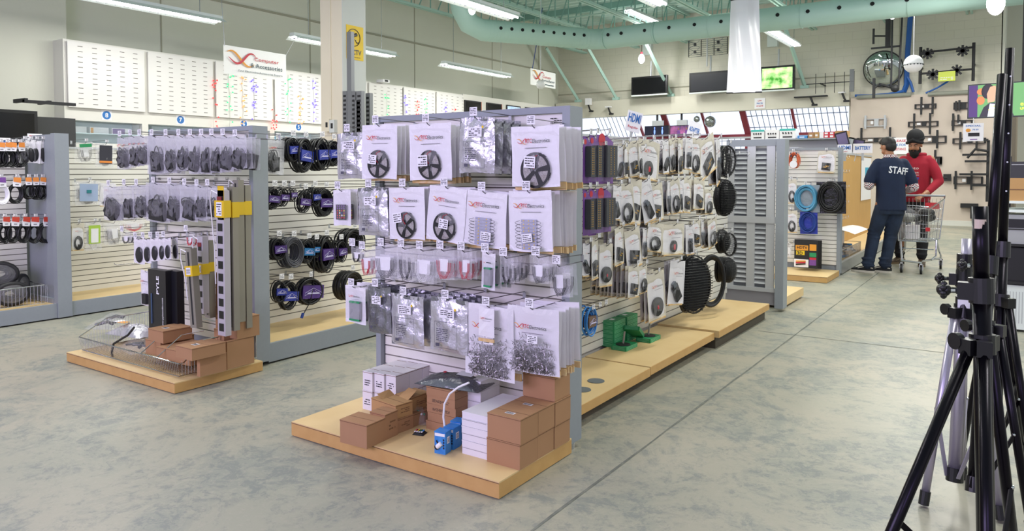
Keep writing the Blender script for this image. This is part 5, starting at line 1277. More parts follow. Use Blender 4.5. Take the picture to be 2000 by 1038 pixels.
# clear plastic banner
t = thing('plastic_banner', 'tall translucent white plastic banner hanging before the back wall televisions', 'banner', (0, 0, 0)); YB = 12.0
A_b, B_b, C_b = at(1427, 2, 'y', YB), at(1483, -2, 'y', YB), at(1488, 180, 'y', YB); D_b = at(1419, 182, 'y', YB)
m = MB()
def bn(u, v):
    top = A_b.lerp(B_b, u); bot = D_b.lerp(C_b, u); p = bot.lerp(top, v); return (p.x, p.y-.05*math.sin(PI*u)*(1-.3*v)+.02*math.sin(9*u+3*v), p.z)
m.sheet(bn, 14, 12, mat('frosted_vinyl', '#e9eaf2', .25, alpha=.88, spec=.8)); m.build('sheet', t, smooth=True)
m = MB(); m.cyl(D_b, C_b, .012, BLK, 8); m.cyl(A_b+Vector((0, 0, .01)), B_b+Vector((0, 0, .01)), .012, BLK, 8); m.tube([A_b, A_b+Vector((0, 0, 1.6))], .004, WIRE, 4); m.tube([B_b, B_b+Vector((0, 0, 1.6))], .004, WIRE, 4); m.build('rods', t)
# pillar things
t = thing('warning_sign', 'yellow CCTV warning sign on the grey side of the pillar', 'sign', (-6.488, 6.19, 2.60), PI/2); m = MB(); m.bx((-.135, -.004, 0), (.135, 0, .40), YEL); m.ring((-.02, -.006, .26), .10, .005, BLK, n=24, k=5); m.cyl((-.09, -.007, .26), (.02, -.007, .30), .02, BLK, 8); m.tube([(0, -.007, .24), (.03, -.007, .2), (.06, -.007, .21)], .006, BLK, 5); m.text('CCTV', .06, (0, -.006, .09), BLK, wid=.2); m.text('In operation', .018, (0, -.006, .03), BLK, wid=.16); m.build('plate', t)
STL = mat('slotted_steel', '#85878a', .4, .5)
for i, (px, yt, wd, slot) in enumerate(((673, 178, .07, True), (681, 62, .07, False), (690, 178, .06, True), (697, 196, .10, False), (701, 178, .08, True), (718, 182, .07, True))):
    a = at(px, yt, 'y', 5.85 if px < 712 else 6.1); t = thing('steel_channel', 'grey %s steel channel leaning at the pillar, %s from the left' % ('slotted' if slot else 'plain', ordn(i)), 'steel channel', (a.x, a.y, 0))
    m = MB(); m.bx((-wd/2, 0, 0), (wd/2, .05, a.z), STL)
    if slot:
        for k in range(16): m.bx((-wd*.3, -.002, a.z-.07-k*.05), (wd*.3, 0, a.z-.045-k*.05), BLKM)
    m.build('channel', t)
for i, (px, py) in enumerate(((640, 244), (650, 246))):
    a = at(px, py, 'y', 5.96); t = thing('wall_socket_box', ('cream', 'grey')[i]+' socket box on the front of the pillar', 'socket', (a.x, 6.0, a.z-.08)); m = MB(); m.bx((-.05, -.05, 0), (.035, 0, .15), PIL if i == 0 else PILG); m.bx((-.025, -.052, .05), (.01, -.05, .11), BLKM); m.build('case', t)
t = thing('conduit_strip', 'white plastic strip high on the right edge of the pillar', 'conduit', (-6.47, 6.37, 3.6), 0); m = MB(); m.bx((-.02, 0, 0), (.02, .06, .9), PAPER); m.build('strip', t)

# ---------------------------------------------------------------- back wall equipment
YW = 20.0
def wall_tv(x0, x1, yt, yb, label, scr, yv=19.6, frame=BLK):
    a = at(x0, yb, 'y', yv); b = at(x1, yt, 'y', yv); wd = b.x-a.x; h = b.z-a.z
    t = thing('wall_television', label, 'television', (a.x, yv, a.z))
    m = MB(); m.bx((0, 0, .03), (wd, .09, h), frame); m.build('casing', t)
    m = MB(); m.bx((.05, -.003, .07), (wd-.05, -.0005, h-.05), scr); m.build('screen', t)
    m = MB(); m.bx((0, -.01, 0), (wd, .09, .035), FIXW); m.build('speaker_bar', t)
    m = MB(); m.tube([(wd/2, .1, h*.5), (wd/2, .3, h*.6)], .03, BLKM, 6); m.tube([(wd/2, .12, h), (wd/2, .15, h+.45)], .025, GREYL, 6); m.build('bracket', t)
    return t
DS = mat('dark_screen', '#0d0e12', .15); LEAF = mat('leaf_picture', '#2f8a1e', .4, emit=1.0, noise=(5, 1.0), col2='#d8f5b0')
wall_tv(1233, 1303, 146, 189, 'black television left of the antennas on the back wall', DS)
wall_tv(1346, 1424, 137, 184, 'black television half behind the plastic banner', mat('grey_screen', '#2b2c33', .3))
wall_tv(1484, 1552, 126, 180, 'television with a bright green leaf picture', LEAF)
for i, (px, y0, y1) in enumerate(((1266, 86, 108), (1510, 60, 92))):
    a = at(px, y1, 'y', 20.15); b = at(px, y0, 'y', 20.15); t = thing('junction_box', 'pale junction box on the back wall, %s' % ('above the left television', 'above the leaf television')[i], 'box', (a.x, 20.2, a.z)); m = MB(); m.bx((-.13, -.15, 0), (.13, 0, b.z-a.z), FIXW); m.build('case', t)
def antenna(x0, x1, yt, yb, label):
    a = at(x0, yb, 'y', 19.7); b = at(x1, yt, 'y', 19.7); wd = b.x-a.x; h = b.z-a.z; t = thing('roof_antenna', label, 'antenna', (a.x, 19.7, a.z))
    m = MB()
    for x in (.0, wd*.33, wd*.66, wd): m.tube([(x, 0, 0), (x, 0, h)], .012, BLKM, 4)
    m.tube([(wd/2, -.05, -.3), (wd/2, -.05, h)], .02, GREYL, 6); m.build('booms', t); m = MB()
    for k in range(9): m.tube([(0, .02, h*k/8), (wd, .02, h*k/8)], .006, WIRE, 4)
    for x in (wd*.2, wd*.8):
        for z in (h*.25, h*.7): m.tube([(x-.15, -.15, z+.1), (x, -.1, z), (x+.15, -.15, z+.1)], .006, WIRE, 4); m.tube([(x-.15, -.15, z-.1), (x, -.1, z), (x+.15, -.15, z-.1)], .006, WIRE, 4); m.box((x, -.1, z), (.06, .05, .08), BLKM)
    m.build('elements', t)
antenna(1345, 1421, 72, 112, 'wide wire grid antenna hanging over the middle television')
m = MB(); a = at(1575, 165, 'y', 19.6); b = at(1668, 165, 'y', 19.6); t = thing('yagi_antenna', 'long dark aerial with cross rods above the window', 'antenna', a); L = b.x-a.x
m.tube([(0, 0, 0), (L, 0, 0)], .012, BLKM, 5)
for k in range(5): m.tube([(L*(.2+.2*k), 0, -.25), (L*(.2+.2*k), 0, .25)], .008, BLKM, 4)
m.cyl((L*.3, 0, 0), (L*.3, .6, 0), .02, BLKM, 6); m.bx((L-.1, -.01, -.25), (L, .01, .3), mat('wire_mesh_grey', '#6a6d70', .5)); m.build('rods', t)
for i, (px, py, c) in enumerate(((1149, 205, PAPER), (1188, 210, PAPER), (1583, 190, BLKM), (1645, 182, PAPER))):
    a = at(px, py, 'y', 19.8); t = thing('speaker_bracket', 'dark angled speaker bracket on the beam, %s from the left' % ordn(i), 'bracket', a); m = MB(); m.tube([(0, 0, 0), (.06, 0, -.16)], .025, BLKM, 6); m.box((.1, 0, -.2), (.14, .04, .05), BLKM); m.tube([(.06, .02, -.16), (.1, .1, -.2)], .02, BLKM, 5); m.build('arm', t); m = MB(); m.bx((-.09 if i != 2 else -.4, -.04, 0), (.07 if i != 2 else .4, .1, .2 if i == 0 else .03), c); m.build('cradle', t)
t = thing('notice', 'white notice with red and blue lines on the beam', 'notice', at(1484, 202, 'y', 19.94)); m = MB(); m.bx((-.14, -.002, -.14), (.14, 0, .14), PAPER); m.text('LOW', .04, (0, -.004, .07), RED, wid=.1); m.text('PRICES', .04, (0, -.004, .0), SB, wid=.16); m.text('ONLINE', .04, (0, -.004, -.07), RED, wid=.18); m.build('paper', t)
# round mirror
a = at(1725, 135, 'y', 19.9); t = thing('convex_mirror', 'round convex mirror tilted on the back wall', 'mirror', a); R_ = abs(at(1764, 135, 'y', 19.9).x-a.x)
M = Matrix.Rotation(.30, 4, 'X') @ Matrix.Rotation(PI/2, 4, 'X'); m = MB(); m.lathe([(R_*math.sin(k*PI/24), .16*math.cos(k*PI/24)) for k in range(13)], mat('mirror_glass', '#b9c0c0', .04, 1.0), 40, M); m.build('mirror_dome', t, smooth=True)
m = MB(); P_ = [M @ Vector((R_*math.cos(k*2*PI/40), R_*math.sin(k*2*PI/40), 0)) for k in range(40)]; m.tube(P_, .02, BLKM, 6, closed=True); m.build('rim', t)
t = thing('ceiling_tv_pole', 'pair of thin black poles hanging in front of the round mirror', 'pole', at(1750, 170, 'y', 18.5)); m = MB(); m.cyl((-.1, 0, 0), (-.1, 0, 3), .022, BLK, 8); m.cyl((.05, 0, 0), (.14, 0, 3), .02, BLK, 8); m.ball((-.02, 0, -.03), .09, BLKM); m.tube([(-.05, 0, -.02), (-.35, .1, .1), (-.45, 0, .0)], .03, BLKM, 6); m.box((-.45, 0, .0), (.05, .1, .45), BLKM); m.build('poles', t)
t = thing('ceiling_tv_pole', 'short thick black pole with a plate bracket left of the thin poles', 'pole', at(1734, 92, 'y', 18.8)); m = MB(); m.bx((-.05, -.05, 0), (.05, .05, 2.2), BLKM); m.bx((-.35, -.02, -.02), (.25, .02, .02), BLKM); m.tube([(0, 0, .25), (-.28, 0, .28)], .02, BLKM, 6); m.bx((-.32, -.03, .1), (-.28, .03, .45), BLKM); m.build('pole', t)
m = MB(); CB = mat('blue_cable', '#1d5aa8', .5)
m.tube([at(*p, 'y', 20.1) for p in ((1779, 20), (1776, 60), (1773, 100), (1771, 140), (1771, 165), (1765, 180))], .07, CB, 8, r2=.03); m.tube([at(*p, 'y', 20.05) for p in ((1772, 150), (1779, 162), (1784, 180))], .03, CB, 6); m.tube([at(*p, 'y', 20.05) for p in ((1670, 187), (1700, 187), (1735, 184), (1765, 178))], .035, CB, 6); m.tube([at(*p, 'y', 20.05) for p in ((1808, 182), (1830, 172), (1850, 160), (1866, 146))], .022, CB, 6)
tag(m.build('cable_bundle'), 'bundle of blue network cables running down and along the back wall', 'cable')
t = thing('globe_speaker', 'white round speaker hanging on a wire right of the mirror', 'speaker', at(1784, 125, 'y', 15.5)); R_ = .165
m = MB(); m.ball((0, 0, 0), R_, PAPER, 24, 16); m.build('shell', t, smooth=True); m = MB(); m.lathe([(R_*1.0, -.02), (R_*1.015, -.01), (R_*1.0, .0)], GREYL, 24)
for k in range(18): a_ = 2*PI*k/18; m.box((R_*math.cos(a_), R_*math.sin(a_), -.02), (.02, .02, .016), BLKM, rz=a_)
m.build('grille_band', t); m = MB(); m.cyl((0, 0, R_), (0, 0, 2.6), .006, PAPER, 5); m.build('wire', t)
t = thing('globe_speaker', 'clear globe hanging in front of the small far banner', 'speaker', at(1056, 165, 'y', 13.5)); m = MB(); m.ball((0, 0, 0), .1, mat('frosted_globe', '#e4e6e6', .2, alpha=.7), 20, 12); m.build('shell', t, smooth=True); m = MB(); m.cyl((0, 0, .1), (0, 0, 2.8), .006, PAPER, 5); m.build('wire', t)
# frame of tubes with brackets
a, b, c = at(1797, 160, 'y', 19.8), at(1902, 92, 'y', 19.8), at(1904, 160, 'y', 19.8); t = thing('tv_mount_frame', 'black tube frame of monitor mounts high on the back wall', 'wall mount', a); L, Hh = b.x-a.x, b.z-a.z
m = MB()
for x in (0, L): m.cyl((x, 0, -.05), (x, 0, Hh+.1), .035, BLKM, 8); m.cyl((x, 0, Hh*.5), (x, .4, Hh*.5), .03, BLKM, 8)
for z in (Hh*.26, Hh*.95): m.cyl((0, -.02, z), (L, -.02, z+.03), .025, BLKM, 8)
m.build('frame', t)
for x, z in ((.14, .95), (.8, .95), (.25, .26), (.7, .34)):
    m = MB()
    for k in range(4): m.box((L*x, -.08, Hh*z-.04), (.26, .015, .05), BLKM, M=Matrix.Translation((L*x, -.08, Hh*z-.04)) @ Matrix.Rotation(k*PI/4, 4, 'Y') @ Matrix.Translation((-L*x, .08, -Hh*z+.04)))
    m.build('star_plate', t)
t = thing('paper_note', 'yellow-green paper note on the black tube frame', 'note', at(1849, 149, 'y', 19.7)); m = MB(); m.bx((-.17, -.003, -.11), (.17, .06, .11), mat('lime_paper', '#cfdc5a', .6)); print_lines(m, -.13, .13, -.09, -.01, 2, -.004, PAPER, rnd); m.build('paper', t)
for i, (x0, x1, py) in enumerate(((1673, 1779, 190), (1812, 1895, 184))):
    a = at(x0, py, 'y', 20.0); b = at(x1, py, 'y', 20.0); m = MB(); m.cyl((a.x, 20.04, a.z), (b.x, 20.04, a.z), .05, mat('grey_gutter', '#8f9186', .5), 12); tag(m.build('wall_tube'), 'grey half round tube along the top of the board, %s' % ('left', 'right')[i], 'tube')
# flat television mounts on the board
def mount(x0, x1, y0, y1, bars, label, silver=False, yv=20.02):
    a = at(x0, y1, 'y', yv); b = at(x1, y0, 'y', yv); wd, h = b.x-a.x, b.z-a.z; t = thing('television_mount', label, 'wall mount', (a.x, yv, a.z)); C_ = GREYL if silver else BLKM
    m = MB(); e = h*.10
    for z in (0, h-e): m.bx((0, 0, z), (wd, .05, z+e), C_)
    for x in (0, wd*.45, wd-.04): m.bx((x, .003, e), (x+(.10 if x and x < wd*.6 else .04), .047, h-e), C_)
    m.build('wall_plate', t)
    for bx_, up, dn in bars:
        m = MB(); q0 = at(bx_, up, 'y', yv); q1 = at(bx_, dn, 'y', yv); m.bx((q0.x-a.x-.022, -.05, q1.z-a.z), (q0.x-a.x+.022, 0, q0.z-a.z), C_); m.build('arm_bar', t)
    m = MB(); m.bx((wd*.3, -.003, h*.3), (wd*.42, 0, h*.7), PAPER); m.build('price_card', t)
mount(1786, 1829, 202, 213, [(1800, 190, 224), (1822, 190, 223)], 'small black television mount, top of the board')
mount(1773, 1833, 236, 248, [(1786, 222, 253), (1817, 221, 262)], 'black television mount above the turbaned man')
mount(1797, 1849, 265, 280, [(1831, 254, 290)], 'black television mount right of the turban')
mount(1673, 1749, 268, 279, [(1683, 250, 285), (1739, 249, 282)], 'black television mount above the staff member')
mount(1687, 1732, 231, 248, [(1691, 226, 252), (1729, 225, 252)], 'silver television mount left on the board', True)
mount(1862, 1895, 199, 214, [(1868, 198, 217), (1874, 196, 216)], 'small black mount left of the film television')
mount(1858, 1900, 234, 246, [(1862, 222, 256), (1872, 224, 240)], 'thin framed mount below the small one')
mount(1860, 1926, 269, 281, [(1876, 258, 292), (1908, 258, 292)], 'wide open framed mount right of the men')
mount(1862, 1920, 345, 360, [(1867, 334, 370), (1898, 334, 371)], 'heavy black swing mount low on the board')
mount(1822, 1840, 306, 322, [(1827, 293, 338)], 'small square mount beside the red sleeve')
t = thing('monitor_mount', 'black pole with monitor arms at the right end of the board', 'wall mount', at(1930, 300, 'y', 19.9)); m = MB(); m.bx((-.03, 0, -1.1), (.03, .04, .3), BLKM)
for z, L in ((.28, .25), (-.05, .5), (-.2, .45), (-.5, .55), (-.75, .3)): m.bx((-L, -.05, z), (0, -.02, z+.05), BLKM)
m.tube([(0, -.05, .05), (-.25, -.05, .1), (-.4, -.05, -.1)], .03, BLKM, 6); m.build('pole', t)
t = thing('monitor_mount', 'short black mount with a square plate beside the red man', 'wall mount', at(1850, 347, 'y', 20.0)); m = MB(); m.box((0, 0, 0), (.16, .02, .16), BLKM); m.tube([(0, 0, 0), (-.5, 0, 0), (-.5, .09, 0)], .025, BLKM, 6); m.build('arm', t)
t = thing('monitor_mount', 'black hinged mount low on the board behind the tripods', 'wall mount', at(1893, 402, 'y', 20.0)); m = MB(); m.box((0, .03, 0), (.35, .12, .1), BLKM); m.box((.1, 0, -.15), (.15, .08, .3), BLKM); m.build('arm', t)
t = thing('notice', 'white notice with red lettering between the two men', 'notice', at(1756, 285, 'y', 20.0)); m = MB(); m.bx((-.2, -.002, -.2), (.2, 0, .2), PAPER)
for k, (s, c_) in enumerate((('PLEASE', RED), ('ASK FOR', SB), ('ASSISTANCE', RED))): m.text(s, .06, (0, -.004, .12-.1*k), c_, wid=.3)
m.build('paper', t)
# hanging televisions and mirror balls before the windows
SCN = mat('purple_show_picture', '#3a2a4c', .4, emit=.9, noise=(5, .8), col2='#a45a8c'); SCD = mat('night_picture', '#0b0d22', .3, emit=.8)
for i, (x0, x1, y0, y1, sc_, lb) in enumerate(((1259, 1306, 245, 268, SCD, 'hanging television with two blue figures on a dark picture'), (1308, 1352, 244, 268, SCN, 'hanging television with a purple studio picture'))):
    a = at(x0, y1, 'y', 20.0); b = at(x1, y0, 'y', 20.0); t = thing('hanging_television', lb, 'television', (a.x, 20.0, a.z)); wd, h = b.x-a.x, b.z-a.z
    m = MB(); m.bx((0, 0, 0), (wd, .06, h), BLK); m.build('casing', t); m = MB(); m.bx((.015, -.003, .015), (wd-.015, -.0005, h-.015), sc_)
    if i == 0:
        for x in (.42, .74): m.ball((wd*x, -.004, h*.45), (.025, .003, .08), mat('glowing_blue', '#6f8dff', .4, emit=1.5)); m.ball((wd*x, -.004, h*.8), (.02, .003, .025), _M['glowing_blue'])
    else:
        for x in (.4, .75): m.ball((wd*x, -.004, h*.3), (.05, .003, .1), PURP); m.ball((wd*x, -.004, h*.7), (.02, .003, .03), SKIN)
    m.build('screen', t); m = MB(); m.bx((wd*.3, .02, h), (wd*.75, .1, h+.15), GREYL); m.cyl((wd*.5, .05, h), (wd*.5, .05, 2.935-a.z), .03, BLKM, 6); m.build('hanger', t)
MBL = mat('mirror_tiles', '#c5c9c8', .15, .9, noise=(60, .9), col2='#5b6065')
for px, py, r in ((1387, 238, .16), (1361, 233, .09)):
    t = thing('mirror_ball', '%s mirror ball hanging before the bright windows' % ('large' if r > .1 else 'small'), 'mirror ball', at(px, py, 'y', 20.07)); m = MB(); m.ball((0, 0, 0), r, MBL, 20, 14); m.build('ball', t); m = MB(); m.cyl((0, 0, r), (0, 0, 2.94-t.location.z), .005, WIRE, 4); m.build('wire', t)
# boxes on top of the shelving at the far end
t = thing('stock_shelf', 'dark far shelf carrying product boxes below the windows', 'shelf', at(1462, 273, 'y', 16.0)); b = at(1662, 273, 'y', 16.0); wd = b.x-t.location.x
m = MB(); m.bx((0, 0, -.03), (wd, .4, 0), GREY); m.bx((wd*.45, .0, -.25), (wd, .4, -.22), GREY); m.bx((0, 0, -t.location.z), (.04, .4, 0), GREY); m.bx((wd-.04, 0, -t.location.z), (wd, .4, 0), GREY); m.bx((0, .38, -t.location.z), (wd, .4, -.03), GREYL); m.build('frame', t)
TEAL = mat('teal_print', '#3fb5ae', .5); z_ = t.location.z
for i, (x0, x1, y0, c_, nm) in enumerate(((1466, 1492, 254, PAPER, 'white and teal camera kit box, left'), (1494, 1521, 254, PAPER, 'white camera kit box, middle'), (1522, 1553, 252, PAPER, 'white and teal camera kit box, right'), (1557, 1576, 265, BLUE, 'low blue and white box'), (1578, 1589, 259, KRAFT, 'small kraft box, left'), (1590, 1599, 258, KRAFT2, 'small kraft box, right'), (1600, 1608, 258, PAPER, 'narrow white box'), (1608, 1629, 258, RED, 'red and white battery carton'), (1630, 1654, 256, KRAFT2, 'plain kraft box at the right end'))):
    a = at(x0, y0, 'y', 16.0); b = at(x1, y0, 'y', 16.0); t = thing('stock_box', nm+' on the far shelf', 'box', (a.x, 16.03, z_)); h = a.z-z_; wd = b.x-a.x
    m = MB(); m.bx((0, 0, 0), (wd, .3, h), c_); m.build('carton', t); m = MB()
    if 'kit' in nm:
        m.bx((0, -.002, h*.8), (wd, 0, h), TEAL) if 'teal' in nm else None
        m.bx((wd*.2, -.003, h*.12), (wd*.8, -.001, h*.25), BLK)
        for k in range(4): m.tube([(wd*(.25+.17*k), -.003, h*.5), (wd*(.2+.18*k), -.003, h*.65)], .015, BLK, 6)
    elif c_ is RED: 
        for k in range(2):
            for j in range(2): m.bx((wd*(.1+.5*k), -.002, h*(.1+.5*j)), (wd*(.4+.5*k), 0, h*(.4+.5*j)), PAPER)
    else: m.bx((wd*.2, -.002, h*.3), (wd*.7, 0, h*.6), PAPER)
    m.build('print', t)
# ---------------------------------------------------------------- right hand unit
PLY = mat('plywood_panel', '#c59a55', .5, noise=(3, .4), col2='#b98c46')
endcap('right slatwall end unit with packed cables, beyond the louvred rack', -2.95, -1.71, 9.6, (-2.95, -1.715, 8.86, .07))
for i, (y0, y1, nm) in enumerate(((9.69, 11.6, 'near'), (11.6, 13.6, 'middle'), (13.6, 15.6, 'far'))):
    t = thing('gondola_section', '%s plywood-backed section of the right hand run beside the staff member' % nm, 'display shelving', (-2.25, y0, 0)); L = y1-y0
    m = MB(); m.bx((-.08, 0, 0), (0, L, 1.55), PLY); m.build('plywood_back', t); m = MB(); m.bx((-.09, 0, 1.55), (.01, L, 1.58), GREYL); m.build('top_rail', t)
    m = MB(); m.bx((0, 0, .1), (.5, L, .125), MAPLE); m.build('base_deck', t); m = MB(); m.bx((.5, .002, .012), (.54, L-.002, .15), mat('galvanised_kick', '#9fa1a0', .35, .4)); m.build('kick_plate', t)
rw = 'right end unit'
row_items([
    (1541, 1560, 298, 340, 'coil', 2, 'orange cable ring with black plugs', {'cable': COPPER, 'step': .02}),
    (1598, 1632, 296, 338, 'plate', 1, 'dark green pack with a coiled cable'),
    (1537, 1556, 352, 398, 'cable', 0, 'white bag with yellow lettering'),
    (1553, 1596, 362, 412, 'coil', 2, 'clear bag with a light blue cable coil', {'cable': mat('sky_cable', '#4f93b8', .4), 'step': .04}),
    (1598, 1646, 356, 413, 'coil', 2, 'large black bag with a heavy coiled cable', {'step': .05}),
    (1536, 1557, 412, 455, 'cable', 0, 'white bag with a thin cord loop'),
    (1563, 1594, 414, 454, 'coil', 0, 'blue pack with a round black cable', {'cable': BLUD}),
    (1534, 1546, 478, 504, 'wires', 1, 'teal packed lead low by the louvred rack'),
], 'y', 9.32, 'S', .26, rw, small=True)
for o in list(bpy.data.objects):
    l = o.get('label', '') or ''
    if l.startswith('like') or l.startswith('wire'): continue
    def back(c1, w_, h_, z, **k): m = MB(); m.box((0, k.get('y', .03), z), (w_, .006, h_), c1); m.build('backing_card', o)
    if l.startswith('blue pack with a round'): back(mat('royal_blue_pack', '#2238a8', .3, bump=(20, .5)), .2, .27, -.13)
    if l.startswith('large black bag'): back(mat('black_foil_pack', '#17191a', .2, bump=(14, .8)), .33, .38, -.18)
    if l.startswith('clear bag with a light blue'): back(mat('grey_blue_pack', '#8e9aa3', .3, bump=(14, .5)), .30, .33, -.16)
    if l.startswith('orange cable ring'): m = MB(); m.cyl((0, -.03, -.14), (0, -.034, -.14), .045, PAPER, 18); m.box((-.03, -.02, -.02), (.02, .01, .05), BLK); m.box((.03, -.02, -.02), (.02, .01, .05), BLK); m.build('round_card', o)
for k in range(5):
    a = at(1551+k*2, 522, 'y', 9.3+.05*k); b = at(1597+k*2, 470, 'y', 9.3+.05*k); t = thing('cable_pack', 'flat black pack with colourful panels, %s of five on one hook low on the right unit' % ordn(k), 'pack', (a.x, 9.3+.05*k, a.z)); wd, h = b.x-a.x, b.z-a.z
    m = MB(); m.bx((0, 0, 0), (wd, .015, h), BLKM); m.build('card', t); m = MB()
    for (x0, x1, z0, z1, c_) in ((.05, .6, .62, .8, ORA), (.08, .45, .45, .6, YEL), (.66, .95, .62, .85, ORA), (.66, .95, .4, .55, GRN), (.66, .95, .1, .3, PURP), (.0, .62, .02, .3, PAPER), (.66, .95, .3, .38, RED)): m.bx((wd*x0, -.002, h*z0), (wd*x1, 0, h*z1), c_)
    if k == 0: m.text('HDTV', h*.10, (wd*.34, -.004, h*.72), BLK, wid=wd*.45); m.text('3D', h*.12, (wd*.25, -.004, h*.52), BLK)
    for j in range(3): m.tube([(wd*.08, -.004, h*(.1+.06*j)), (wd*.5, -.004, h*(.14+.05*j))], .008, (BLK, RED, ORA)[j], 5)
    m.build('printed_panels', t)
# small packs on the plywood run
rs = random.Random(12); cols = [RED, BLUE, PAPER, BLKM, ORA, YEL, mat('grey_pack', '#8b8c88', .5), GRN]
for r_, (z, nm, pal) in enumerate(((1.46, 'top', [RED, RED, mat('rust_pack', '#9a4236', .5), BLUE, PAPER]), (1.25, 'second', [BLKM, _M['grey_pack'], PAPER, _M['grey_pack']]), (1.03, 'third', [BLKM, _M['grey_pack'], BLKM]), (.80, 'fourth', [ORA, BLKM, COPPER, YEL]), (.58, 'fifth', [PAPER, PAPER, GRN]), (.40, 'sixth', [PAPER, _M['grey_pack'], PAPER]))):
    for k in range(9):
        y = 9.95+.21*k; sz = rs.uniform(.09, .15); c_ = pal[k % len(pal)]
        if k < 6:
            t = thing('hook_pack', 'small carded pack, %s from the near end, %s row of the plywood run' % (ordn(k), nm), 'pack', (-1.99, y, z), PI/2)
            m = MB(); m.bx((-.045, 0, -sz), (.045, .01, 0), PAPER if c_ is not PAPER else _M['grey_pack']); m.build('card', t); m = MB(); m.bx((-.04, -.012, -sz*.92), (.04, 0, -sz*.3), c_); m.build('packed_item', t)
        peg(Vector((-1.985, y, z+.006)), 'E', .265, 'small pack place %s, %s row of the plywood run' % (ordn(k), nm), True, small=True)
t = thing('wire_basket', 'chrome wire basket of small parts at the foot of the plywood run', 'basket', (-2.2, 9.8, .125)); m = MB()
for z in (.0, .14): m.tube([(0, 0, z), (.42, 0, z), (.42, 1.7, z), (0, 1.7, z)], .005, CHROME, 5, closed=True)
m.build('rim_wires', t); m = MB()
for i in range(48): m.tube([(.42, .036*i, 0), (.42, .036*i, .14)], .002, WIRE, 4)
for i in range(12): m.tube([(.036*i, 0, 0), (.036*i, 0, .14)], .002, WIRE, 4)
m.build('grid_wires', t); m = MB()
for i in range(90): m.box((rs.uniform(.05, .38), rs.uniform(.05, 1.6), rs.uniform(.02, .12)), (.05, .05, .03), rs.choice([PAPER, BLUE, _M['grey_pack'], WIRE]), rz=rs.uniform(0, 3))
tag(m.build('loose_small_parts'), 'heap of small bagged parts in the basket at the foot of the plywood run', 'parts', kind='stuff').location = (-2.2, 9.8, .125)
t = thing('rolled_sheet', 'white rolled sheet lying across the basket of the plywood run', 'sheet', (-1.95, 11.2, .42)); m = MB(); m.sheet(lambda u, v: (-.2+.42*u, -.5+1.1*v, .06*math.sin(3*u)), 6, 3, PAPER); m.bx((-.1, -.3, -.29), (-.05, .3, .02), PAPER); m.build('sheet', t)
for s, px, py, wd, h, lb, y in (('HDMI', 1650, 291, .17, .11, 'white HDMI sign board on the near end of the plywood run', 10.0), ('BATTERY', 1685, 290, .24, .13, 'white BATTERY sign board on top of the plywood run', 10.9)):
    c = at(px, py, 'y', y); t = thing('topper_sign', lb, 'sign', c); m = MB(); m.box((0, 0, 0), (wd, .006, h), PAPER); m.box((0, .006, -h*.5-.04), (.03, .004, .12), GREYL); m.build('board', t)
    m = MB(); m.text(s, .05, (0, -.005, .005 if s != 'HDMI' else .015), SB, wid=wd*.8)
    if s == 'HDMI': m.text('Regular', .018, (-.01, -.005, -.035), RED, wid=.09)
    m.build('lettering', t)
for px, py, y, rr, lb in ((1645, 272, 10.4, -.25, 'dark framed panel leaning above the HDMI sign'), (1676, 285, 11.2, .2, 'black bracket plates standing left behind the BATTERY sign')):
    t = thing('dark_panel', lb, 'panel', at(px, py, 'y', y)); t.rotation_euler = (0, rr, .1); m = MB(); m.box((0, 0, 0), (.15, .01, .19), BLKM); m.box((0, -.006, 0), (.12, .002, .15), mat('dark_violet_glass', '#3a3350', .2)); m.build('panel', t)
    m = MB(); m.tube([(0, 0, -.09), (0, 0, -.22)], .006, GREYL, 5); m.build('stalk', t)
t = thing('poster', 'white poster with coloured squares on the plywood run behind the staff member', 'poster', (-2.243, 14.9, 1.1), PI/2); m = MB(); m.bx((-.5, -.004, -.35), (.6, 0, .43), PAPER); m.bx((-.1, -.006, .05), (.3, -.004, .25), mat('cyan_print', '#2aa5c8', .5)); m.bx((.3, -.006, .0), (.5, -.004, .25), YEL); m.build('paper', t)

# ---------------------------------------------------------------- people
def fuse(mb, name, parent, voxel=.008, smooth=4, fac=.5):
    o = mb.build('tmp'); md = o.modifiers.new('r', 'REMESH'); md.mode = 'VOXEL'; md.voxel_size = voxel; md.use_smooth_shade = True
    s = o.modifiers.new('s', 'SMOOTH'); s.iterations = smooth; s.factor = fac
    bpy.context.view_layer.update(); dg = bpy.context.evaluated_depsgraph_get()
    me = bpy.data.meshes.new_from_object(o.evaluated_get(dg)); me.materials.clear(); me.materials.append(mb.ms[0])
    me.polygons.foreach_set('material_index', [0]*len(me.polygons)); me.polygons.foreach_set('use_smooth', [True]*len(me.polygons)); me.update()
    bpy.data.objects.remove(o); o = bpy.data.objects.new(name, me); sc.collection.objects.link(o); o.parent = parent
    return o
def limb(m, pts, rs_, mt):
    """rounded tapering limb"""
    P = [Vector(p) for p in pts]
    for i, p in enumerate(P): m.ball(p, rs_[i], mt, 14, 10)
    for i in range(len(P)-1): m.tube([P[i], P[i+1]], [rs_[i], rs_[i+1]], mt, 14)
def loft(m, rings, mt, n=20):
    vs = []; fs = []
    for (x, y, z, rx, ry) in rings:
        for k in range(n):
            a = 2*PI*k/n; ca, sa = math.cos(a), math.sin(a); e = .85
            vs.append((x+rx*math.copysign(abs(ca)**e, ca), y+ry*math.copysign(abs(sa)**e, sa), z))
    N = len(rings)
    for i in range(N-1):
        for k in range(n): fs.append((i*n+k, i*n+(k+1) % n, (i+1)*n+(k+1) % n, (i+1)*n+k))
    fs.append(tuple(range(n-1, -1, -1))); fs.append(tuple((N-1)*n+k for k in range(n)))
    m.add(vs, fs, mt)
